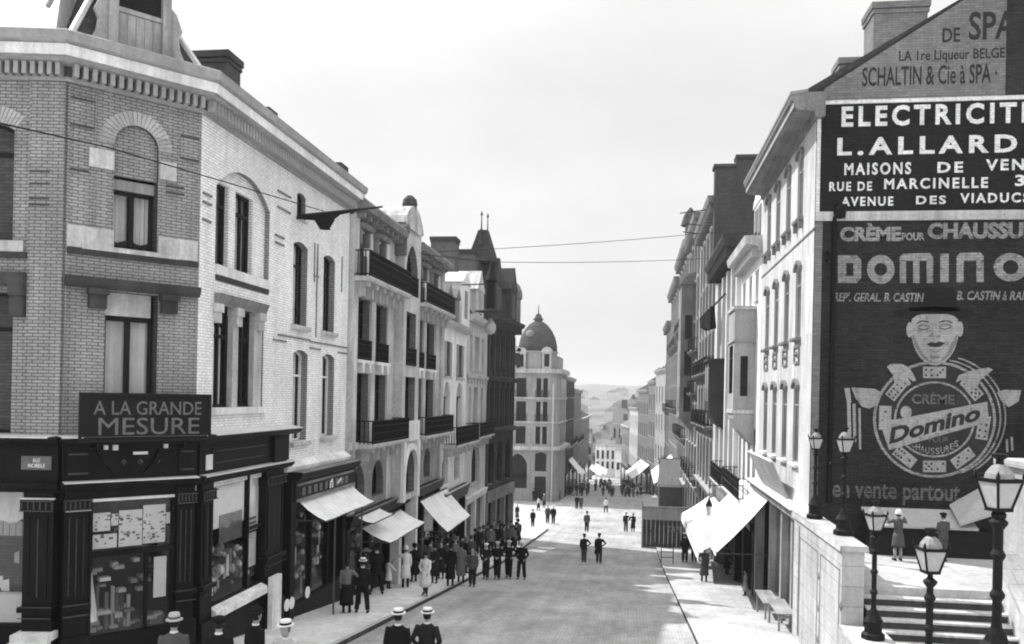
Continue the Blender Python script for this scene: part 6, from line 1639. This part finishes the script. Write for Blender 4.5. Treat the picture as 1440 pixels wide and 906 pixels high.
# ------------------------------------------------------------------ PEOPLE
def fuse(q, name, mat, vox=.02, smooth=4):
    """one continuous skin over the pieces of q."""
    me = q.mesh(name, mat)
    o = bpy.data.objects.new(name, me)
    r_ = o.modifiers.new('r', 'REMESH'); r_.mode = 'VOXEL'; r_.voxel_size = vox; r_.use_smooth_shade = True
    s_ = o.modifiers.new('s', 'SMOOTH'); s_.iterations = smooth; s_.factor = .5
    out = tmp_eval(o)
    bpy.data.objects.remove(o)
    out.name = name
    if not out.materials: out.materials.append(mat)
    if not out.uv_layers:
        ul = out.uv_layers.new(name='UVMap').data
        for l in out.loops:
            co = out.vertices[l.vertex_index].co; ul[l.index].uv = (co.x + co.y, co.z)
    return out
def V3(*a): return tuple(a)
def skeleton(p):
    st = p.get('stride', .0) / 2; fem = p.get('sex', 'm') != 'm'; sw = .155 if fem else .172; op = p.get('apart', .0)
    J = {}
    for sd, sg in (('L', -1), ('R', 1)):
        f = st if sd == 'L' else -st
        J['hip' + sd] = (sg * .09, 0, .92); J['knee' + sd] = (sg * (.10 + op * .5), f * .55 + .03, .49); J['ank' + sd] = (sg * (.10 + op), f - (.03 if f < 0 else 0), .085 + (.05 if f < -.1 else 0))
        J['toe' + sd] = (sg * (.12 + op), f + .17, .035)
        a = p.get('arm' + sd, 'down'); sh = (sg * sw, -.005, 1.42); J['sh' + sd] = sh
        e, w_ = {'down': ((sg * (sw + .06), -.02, 1.13), (sg * (sw + .05), .05, .88)),
                 'swing_f': ((sg * (sw + .05), .10, 1.14), (sg * (sw + .02), .28, .95)),
                 'swing_b': ((sg * (sw + .05), -.14, 1.15), (sg * (sw + .05), -.20, .90)),
                 'akimbo': ((sg * (sw + .22), -.06, 1.17), (sg * (sw + .02), .06, 1.02)),
                 'front': ((sg * (sw + .06), .02, 1.14), (sg * .06, .20, 1.05)),
                 'behind': ((sg * (sw + .08), -.10, 1.14), (sg * .05, -.19, 1.0)),
                 'out': ((sg * (sw + .20), .06, 1.22), (sg * (sw + .36), .20, 1.10)),
                 'pocket': ((sg * (sw + .12), -.06, 1.14), (sg * (sw - .01), .06, .93)),
                 'up': ((sg * (sw + .16), .10, 1.34), (sg * (sw + .14), .26, 1.52))}[a]
        J['el' + sd], J['wr' + sd] = e, w_
    return J
PM = {}
def person(label, loc, rot=0.0, H=1.68, sex='m', coat='cloth_dark', legs='cloth_dark', hat='bowler', hatm='cloth_black', skirt=None, long=False, group=None, band=None, bag=None, collar=True, mini=False, parcel=None, **pose):
    """facing +y before rotation; hat, coat and skirt are pieces of the person."""
    pose['sex'] = sex
    key = (sex, coat, legs, hat, hatm, skirt, long, band, bag, collar, parcel, tuple(sorted(pose.items())))
    if key not in PM:
        J = skeleton(pose); fem = sex != 'm'; parts = []
        g = lambda n: J[n]
        b = MB()
        b.tube([(0, 0, .86), (0, 0, .98), (0, .0, 1.12), (0, .0, 1.3), (0, 0, 1.42), (0, 0, 1.48)], [(.13, .10), (.15, .11), (.13, .10), (.155, .11), (.13, .085), (.06, .06)], 12)
        b.tube([(0, 0, 1.44), (0, .005, 1.52), (0, .015, 1.58)], [.06, .052, .055], 10)
        b.lathe((0, .02, 1.635), [(.001, -.125), (.045, -.115), (.068, -.07), (.078, 0), (.076, .05), (.055, .10), (.001, .125)], 14, sx=.95, sy=1.18)
        b.tube([(0, .095, 1.66), (0, .128, 1.622), (0, .10, 1.612)], [.012, .016, .012], 6)
        b.tube([(-.022, .098, 1.585), (.022, .098, 1.585)], [.012, .012], 6)
        for sg in (-1, 1): b.lathe((sg * .078, .01, 1.635), [(.001, -.03), (.014, 0), (.001, .032)], 6)
        for sd in 'LR':
            b.tube([g('hip' + sd), g('knee' + sd), g('ank' + sd)], [.085, .058, .042], 10); b.tube([g('ank' + sd), g('toe' + sd)], [.045, .035], 8)
            b.tube([g('sh' + sd), g('el' + sd), g('wr' + sd)], [.055, .045, .030], 10)
            e, w_ = Vector(g('el' + sd)), Vector(g('wr' + sd)); d = (w_ - e).normalized(); sg = -1 if sd == 'L' else 1
            acr = d.cross(Vector((1, 0, 0))); acr = acr.normalized() if acr.length > .1 else Vector((0, 1, 0)); nrm = d.cross(acr).normalized()
            b.tube([w_, w_ + d * .05, w_ + d * .095], [(.026, .026), (.022, .04), (.02, .042)], 8)
            for i in range(4):
                r0 = w_ + d * .08 + acr * (-.032 + .021 * i); L = (.07, .08, .075, .058)[i]
                b.tube([r0, r0 + d * L * .55, r0 + d * L * .95 - nrm * sg * .012], [.0105, .010, .008], 6)
            t0 = w_ + d * .03 + acr * .03; b.tube([t0, t0 + acr * .03 + d * .03, t0 + acr * .032 + d * .062], [.013, .012, .009], 6)
        parts.append(('body', fuse(b, 'person', M['skin'], .0115, 2)))
        hem = .30 if long else (.80 if not fem else .88)
        c = MB(); W_ = 1 if not fem else .92
        if fem and skirt and not long: rings = [(.86, .155, .125), (.98, .150, .12), (1.12, .14, .115), (1.3, .175 * W_, .135), (1.41, .165 * W_, .105), (1.47, .09, .07)]
        elif long: rings = [(hem, .22, .20), (.6, .195, .175), (.9, .175, .145), (1.1, .17, .135), (1.3, .195 * W_, .14), (1.42, .175 * W_, .105), (1.475, .09, .075)]
        else: rings = [(hem, .195, .15), (.95, .185, .142), (1.1, .172, .132), (1.3, .185, .135), (1.42, .165, .105), (1.475, .09, .075)]
        c.rings([[(rx * math.cos(2 * math.pi * k / 16), ry * math.sin(2 * math.pi * k / 16), z) for k in range(16)] for z, rx, ry in rings])
        for sd in 'LR':
            e, w_ = Vector(g('el' + sd)), Vector(g('wr' + sd))
            c.tube([Vector(g('sh' + sd)) + Vector((0, 0, .005)), e, e.lerp(w_, .93)], [.072, .058, .045], 10)
        parts.append(('coat' if not (fem and skirt) else 'blouse', fuse(c, 'coat', M[coat], .021, 3)))
        if skirt and not long:
            k_ = MB(); hz_ = pose.get('hem', .34); n = 20; f0 = pose.get('stride', 0) * .25
            k_.rings([[((rx + .012 * math.sin(k * math.pi * .8)) * math.cos(2 * math.pi * k / n), ry * math.sin(2 * math.pi * k / n) * (1 + f0), z) for k in range(n)] for z, rx, ry in ((hz_, .235, .205), (.6, .21, .185), (.85, .185, .155), (.98, .158, .13))])
            parts.append(('skirt', k_.mesh('skirt', M[skirt], smooth=True)))
        if not fem:
            t = MB()
            for sd in 'LR':
                t.tube([Vector(g('hip' + sd)) + Vector((0, 0, .02)), g('knee' + sd), Vector(g('ank' + sd)) + Vector((0, 0, .02))], [.108, .088, .078], 10)
            t.tube([(0, 0, .82), (0, 0, 1.0)], [(.17, .13), (.165, .125)], 12)
            parts.append(('trousers', fuse(t, 'trousers', M[legs], .021, 3)))
        else:
            t = MB()
            for sd in 'LR': t.tube([g('knee' + sd), Vector(g('ank' + sd))], [.062, .047], 8)
            parts.append(('stockings', t.mesh('stockings', M[legs], smooth=True)))
        for sd in 'LR':
            s_ = MB(); a, e = Vector(g('ank' + sd)), Vector(g('toe' + sd)); h = Vector((a.x, a.y - .06, a.z - .055))
            s_.tube([h, Vector((a.x, a.y, a.z - .03)), a.lerp(e, .6), e], [(.035, .035), (.05, .055), (.048, .042), (.03, .028)], 8)
            parts.append(('shoe', s_.mesh('shoe', M['leather'], smooth=True)))
        hr = MB(); hr.lathe((0, .0, 1.655), [(.07, -.08), (.082, -.03), (.083, .03), (.06, .085), (.001, .112)], 12, sx=.98, sy=1.12)
        if fem: hr.lathe((0, -.07, 1.6), [(.001, -.06), (.055, 0), (.001, .06)], 8)
        parts.append(('hair', hr.mesh('hair', M['hair'], smooth=True)))
        if collar:
            k_ = MB(); k_.tube([(0, 0, 1.455), (0, .004, 1.50)], [(.072, .07), (.062, .062)], 12); parts.append(('collar', k_.mesh('collar', M['cloth_white' if not fem else coat], smooth=True)))
        if hat:
            hm = MB(); hx = (0, .01, 1.70)
            prof = {'bowler': [(.128, -.005), (.135, .005), (.098, .01), (.10, .06), (.085, .10), (.045, .125), (.001, .13)],
                    'boater': [(.145, 0), (.145, .014), (.098, .016), (.096, .09), (.001, .094)],
                    'cap': [(.10, -.02), (.125, .02), (.12, .05), (.07, .075), (.001, .08)],
                    'fedora': [(.145, -.012), (.15, .0), (.10, .012), (.098, .07), (.085, .11), (.001, .095)],
                    'cloche': [(.125, -.06), (.115, -.03), (.108, .0), (.10, .06), (.07, .10), (.001, .115)],
                    'sun': [(.23, -.02), (.22, .0), (.11, .015), (.10, .08), (.001, .1)]}[hat]
            hm.lathe(hx, prof, 16, sx=.97, sy=1.1)
            if hat == 'cap': hm.tube([(0, .10, 1.70), (0, .17, 1.685)], [(.075, .012), (.06, .008)], 8)
            parts.append(('hat', hm.mesh('hat', M[hatm], smooth=hat != 'boater')))
            if hat == 'boater' or band:
                bm_ = MB(); bm_.lathe(hx, [(.0995, .018), (.099, .055)], 16, sx=.98, sy=1.11); parts.append(('hat_band', bm_.mesh('hat_band', M[band or 'cloth_black'])))
        if bag:
            w_ = g('wr' + bag); q = MB(); q.tube([(w_[0], w_[1] - .17, w_[2] - .22), (w_[0], w_[1] + .2, w_[2] - .22)], [(.05, .15), (.05, .15)], 10); q.tube([(w_[0], w_[1] - .05, w_[2] - .08), (w_[0], w_[1], w_[2] - .05), (w_[0], w_[1] + .08, w_[2] - .08)], .012, 6); parts.append(('bag', q.mesh('bag', M['leather'])))
        if parcel:
            q = MB(); q.hexa([(-.1, .2, .98), (.12, .2, .98), (.12, .2, 1.12), (-.1, .2, 1.12)], [(-.1, .3, .98), (.12, .3, .98), (.12, .3, 1.12), (-.1, .3, 1.12)]); parts.append(('parcel', q.mesh('parcel', M['paper'])))
        PM[key] = parts
    parts = PM[key]
    o = bpy.data.objects.new('person', parts[0][1]); COL.objects.link(o)
    o.location = loc; o.rotation_euler = (0, 0, R(rot)); k = H / 1.76; o.scale = (k, k, k)
    tag(o, label, 'person', group)
    for nm, me in parts[1:]:
        if nm == 'bag' or nm == 'parcel':
            continue
        c = bpy.data.objects.new(nm, me); COL.objects.link(c); c.parent = o
    for nm, me in parts[1:]:
        if nm in ('bag', 'parcel'):
            c = bpy.data.objects.new('hand_' + nm if nm == 'bag' else nm, me); COL.objects.link(c)
            c.location = loc; c.rotation_euler = o.rotation_euler; c.scale = o.scale
            tag(c, 'dark hand bag carried by the ' + label[:40].rsplit(' ', 1)[0] if False else 'dark bag in the hand of the right man of the pair midstreet', 'bag')
    return o
def gp3(x, y, dz=0.0): return ground_at(x, y, dz)
AWAY, TOWARD = 0, 180
PV = .12
# at the foot of the picture
person('man in a soft pale hat and dark grey coat by the corner shop window', stand_at(245, 866, 1.68), 20, sex='m', coat='cloth_mid', hat='fedora', hatm='cloth_light', band='cloth_mid')
person('man in a dark cap seen from behind, second from the corner shop wall', stand_at(308, 868, 1.68), 15, coat='cloth_black', hat='cap', hatm='cloth_black')
person('broad man in black coat and round black hat before the white window ledge', stand_at(360, 857, 1.68), -30, coat='cloth_black', hat='bowler')
person('man in pale suit and straw boater walking towards us on the left pavement', stand_at(402, 874, 1.68), 175, coat='cloth_light', legs='cloth_light', hat='boater', hatm='straw', stride=.3, armL='swing_f', armR='swing_b')
person('man in long black coat and straw boater with his back to us, at the kerb', stand_at(560, 858, 1.68), -4, coat='cloth_black', hat='boater', hatm='straw', long=False, armL='down', armR='down', stride=.2)
person('man in black jacket and straw boater, hands to his hips, walking in the road', stand_at(601, 857, 1.68, 0), -4, coat='cloth_dark', hat='boater', hatm='straw', armL='pocket', armR='pocket', stride=.2)
# on the left pavement
person('woman in light blouse and dark skirt reaching to the man beside her', gp3(487, 862, PV), 10, H=1.62, sex='f', coat='cloth_grey', legs='cloth_dark', skirt='cloth_black', hat=None, armR='out', hem=.28)
person('man in black suit and white boater beside the woman in the light blouse', gp3(509, 862, PV), 10, coat='cloth_black', legs='cloth_black', hat='boater', hatm='straw', apart=.08)
person('tall man in black suit standing legs apart near the second awning', gp3(529, 836, PV), 30, H=1.82, coat='cloth_black', legs='cloth_black', hat='bowler', apart=.12, armL='front', armR='front')
person('woman in pale broad sun hat behind the tall man in black', gp3(514, 833, PV), 60, H=1.62, sex='f', coat='cloth_mid', skirt='cloth_light', hat='sun', hatm='cloth_light')
person('man in white boater half hidden under the second awning', gp3(545, 818, PV), 60, coat='cloth_black', hat='boater', hatm='straw')
person('small girl in white dress holding the hand of the woman in white', gp3(546, 828, PV), -40, H=1.18, sex='f', coat='cloth_white', skirt='cloth_white', legs='cloth_dark', hat=None, armR='out', hem=.5)
person('woman in white dress and white hat with black stockings under the awnings', gp3(570, 826, PV), 20, H=1.62, sex='f', coat='cloth_white', skirt='cloth_white', legs='cloth_black', hat='cloche', hatm='cloth_white', armL='out', hem=.42)
person('woman in dark coat just right of the woman in white dress', gp3(582, 818, PV), 40, H=1.6, sex='f', coat='cloth_black', skirt='cloth_black', hat='cloche', hatm='cloth_black')
person('woman in pale belted coat and dark hat walking towards us alone', gp3(598, 838, PV), 175, H=1.62, sex='f', coat='cloth_white', skirt='cloth_white', legs='cloth_dark', hat='cloche', hatm='cloth_dark', stride=.3, armL='swing_f', armR='pocket', hem=.38)
person('woman in dark patterned dress with a dark hat, left of a walking couple', gp3(611, 820, PV), 170, H=1.6, sex='f', coat='cloth_dark', skirt='cloth_dark', hat='cloche', hatm='cloth_black', armL='front')
person('woman in dark dress and bare head, right of a walking couple', gp3(620, 814, PV), 175, H=1.6, sex='f', coat='cloth_black', skirt='cloth_dark', hat=None, armL='front', armR='front')
person('tall woman in ankle length black coat seen from behind', gp3(633, 824, PV), 10, H=1.72, sex='f', coat='cloth_black', long=True, hat='cloche', hatm='cloth_black')
person('woman in light checked coat seen from behind beside the black coat', gp3(648, 819, PV), 5, H=1.68, sex='f', coat='cloth_grey', long=True, hat='cloche', hatm='cloth_dark', armL='out')
person('bareheaded boy in dark suit stepping off the left kerb', gp3(664, 825, 0), 180, H=1.62, coat='cloth_mid', legs='cloth_dark', hat=None, stride=.15)
# four men abreast
person('leftmost of four men abreast, in dark suit with pale cap', gp3(683, 815), 180, H=1.66, coat='cloth_dark', legs='cloth_dark', hat='cap', hatm='cloth_white', armL='front', armR='pocket', stride=.25)
person('second of four men abreast, white shirt front and hands clasped before him', gp3(699, 815), 180, H=1.74, coat='cloth_black', legs='cloth_dark', hat='cap', hatm='cloth_light', armL='front', armR='front', stride=.3)
person('third of four men abreast, arms linked with his neighbours', gp3(715, 814), 178, H=1.78, coat='cloth_black', legs='cloth_black', hat='cap', hatm='cloth_light', armL='akimbo', armR='akimbo', stride=.3)
person('rightmost of four men abreast, stocky in black jacket with white cap', gp3(733, 815), 175, H=1.8, coat='cloth_black', legs='cloth_black', hat='cap', hatm='cloth_white', armL='pocket', armR='pocket', apart=.05)
# in the road
person('left man of the pair walking away midstreet, in long jacket', gp3(821, 791), 0, H=1.7, coat='cloth_dark', legs='cloth_mid', hat='cap', hatm='cloth_dark', armR='akimbo', stride=.15, apart=-.02)
person('right man of the pair walking away midstreet, carrying a bag', gp3(842, 792), 0, H=1.76, coat='cloth_black', legs='cloth_dark', hat='cap', hatm='cloth_black', armR='akimbo', bag='L', stride=.2)
person('lone man in grey walking away in the sunlit stretch of road', gp3(825, 748), 0, H=1.78, coat='cloth_mid', legs='cloth_dark', hat='bowler', hatm='cloth_dark', stride=.05)
person('man of the couple arm in arm by the hoarding, straw boater', gp3(880, 748), 0, H=1.76, coat='cloth_dark', legs='cloth_mid', hat='boater', hatm='straw', armR='akimbo', stride=.15)
person('woman of the couple arm in arm by the hoarding, in black', gp3(890, 748), 0, H=1.68, sex='f', coat='cloth_black', skirt='cloth_black', hat='cloche', hatm='cloth_light', armL='akimbo')
person('boy in dark suit alone at the end of the left pavement', gp3(749, 741, 0), 180, H=1.6, coat='cloth_black', legs='cloth_dark', hat='cap', hatm='cloth_dark', stride=.05)
person('woman standing where the left row of houses ends', gp3(727, 732, 0), 160, H=1.62, sex='f', coat='cloth_dark', skirt='cloth_mid', hat=None)
person('left man of two strolling together beyond the kerb end', gp3(770, 736), 180, H=1.76, coat='cloth_mid', legs='cloth_dark', hat='cap', hatm='cloth_light', stride=.1)
person('right man of two strolling together beyond the kerb end', gp3(778, 737), 180, H=1.78, coat='cloth_dark', legs='cloth_dark', hat='cap', hatm='cloth_white', stride=.2)
person('person in white blouse crossing before the domed building', gp3(757, 718), 60, H=1.6, sex='f', coat='cloth_white', skirt='cloth_black', hat=None, stride=.2)
person('person in light grey among those before the domed building', gp3(765, 714), 30, H=1.65, sex='f', coat='cloth_grey', skirt='cloth_dark', hat='cloche', hatm='cloth_light')
person('left man of a pair midway down the road before the crowd', gp3(811, 716), 0, H=1.75, coat='cloth_black', legs='cloth_black', hat='cap', hatm='cloth_black', stride=.2)
person('right man of a pair midway down the road before the crowd', gp3(817, 716), 0, H=1.72, coat='cloth_mid', legs='cloth_dark', hat=None, stride=.25)
person('man with white back bending forward midway down the road', gp3(852, 721), 0, H=1.75, coat='cloth_white', legs='cloth_black', hat=None, apart=.08)
# right side
person('woman in dark dress walking down the sunlit right pavement', gp3(990, 818, PV), 0, H=1.64, sex='f', coat='cloth_mid', skirt='cloth_mid', hat='cloche', hatm='cloth_grey', armL='akimbo', stride=.1)
person('man in black suit before the hoarding, left of two', gp3(963, 791, PV), 0, H=1.78, coat='cloth_black', legs='cloth_black', hat='cap', hatm='cloth_light')
person('man in black suit before the hoarding, half under the awning', gp3(976, 790, PV), 10, H=1.74, coat='cloth_black', legs='cloth_black', hat='cap', hatm='cloth_dark')
person('child in pale smock squatting by the shop under the right awning', gp3(1048, 838, PV), 60, H=1.05, sex='f', coat='cloth_light', skirt='cloth_light', hat=None)
person('woman in dark clothes in the shade of the right awning', gp3(1022, 808, PV), -60, H=1.6, sex='f', coat='cloth_dark', skirt='cloth_dark', hat=None)
person('girl in grey dress and white hat with raised arms at the stall', (7.12, 24.05, -4.2), 10, H=1.34, sex='f', coat='cloth_mid', skirt='cloth_mid', legs='skin', hat='cloche', hatm='cloth_white', armL='up', armR='up', hem=.5)
person('boy in dark cap leaning over the stall under the gable', (8.32, 24.25, -4.2), 20, H=1.3, coat='cloth_mid', legs='cloth_mid', hat='cap', hatm='cloth_dark', armL='front', armR='front')
tag(bpy.data.objects[-1]) if False else None
# people thronging the left pavement behind
random.seed(31)
gA = 'people thronging the left pavement under the third awning'
th = [(586, 800), (594, 806), (601, 800), (606, 808), (614, 803), (621, 800), (628, 806), (635, 800), (641, 806), (648, 801), (655, 806), (660, 799), (644, 795), (610, 796), (630, 795), (598, 794)]
for k, (x, y) in enumerate(th):
    f = k % 3 == 1
    person('dark clad person in the throng on the left pavement under the third awning', gp3(x + random.uniform(-2, 2), y, PV), random.choice([0, 15, 180, 190, 60, -50]), H=random.uniform(1.6, 1.8), sex='f' if f else 'm', coat=['cloth_black', 'cloth_mid', 'cloth_dark', 'cloth_grey', 'cloth_mid'][k % 5], skirt='cloth_dark' if f else None, hat=['bowler', 'cloche', 'cap', 'cap'][k % 4] if not f else 'cloche', hatm=['cloth_black', 'cloth_grey', 'cloth_mid'][k % 3], group=gA)
gB = 'people gathered on the left pavement before the spired house'
for k, (x, y) in enumerate([(668, 782), (674, 780), (679, 778), (686, 776), (690, 780), (699, 777), (704, 775), (708, 778), (714, 772), (721, 774), (725, 771), (702, 768), (728, 767), (718, 766), (694, 768)]):
    f = k % 3 == 0
    person('dark clad person gathered on the left pavement before the spired house', gp3(x, y, PV), random.choice([0, 180, 170, 90, -80]), H=random.uniform(1.62, 1.82), sex='f' if f else 'm', coat=['cloth_black', 'cloth_dark', 'cloth_mid', 'cloth_mid', 'cloth_grey'][k % 5], skirt='cloth_black' if f else None, hat='cloche' if f else ['bowler', 'cap'][k % 2], hatm=['cloth_black', 'cloth_dark', 'cloth_mid'][k % 3], group=gB)
gC = 'far crowd filling the street beyond the domed building'
cr = []
for k in range(120):
    gx = random.choice([748, 756, 768, 776, 785, 795, 806, 818, 846, 856, 876, 888, 905]); x = gx + random.gauss(0, 6); y = random.uniform(681, 700) if x > 790 else random.uniform(692, 706)
    cr.append((x, y))
for x, y in cr:
    f = random.random() < .3; lt = random.random() < .1
    person('distant dark clad figure in the far crowd beyond the domed building', gp3(x, y), random.choice([0, 180]), H=random.uniform(1.6, 1.8), sex='f' if f else 'm', coat='cloth_light' if lt else random.choice(['cloth_dark', 'cloth_black', 'cloth_mid', 'cloth_grey']), skirt='cloth_dark' if f else None, hat='cloche' if f else 'bowler', hatm='cloth_black', group=gC)
# haze over the valley, closed round camera and scene
HB = MB(); HB.box(WORLD, -905, 905, -62, 2610, -64, 60)
hz_o = HB.build('haze', M['glass'])
mh = bpy.data.materials.new('haze'); mh.use_nodes = True
mt = mh.node_tree; mt.nodes.remove(mt.nodes['Principled BSDF'])
pv = mt.nodes.new('ShaderNodeVolumePrincipled'); pv.inputs['Color'].default_value = (.95, .95, .95, 1); pv.inputs['Density'].default_value = .00045; pv.inputs['Anisotropy'].default_value = .3
mt.links.new(pv.outputs[0], mt.nodes['Material Output'].inputs['Volume'])
hz_o.data.materials.clear(); hz_o.data.materials.append(mh)
hz_o['kind'] = 'stuff'
for s_ in list(bpy.data.scenes):
    if s_ is not SC: bpy.data.scenes.remove(s_)
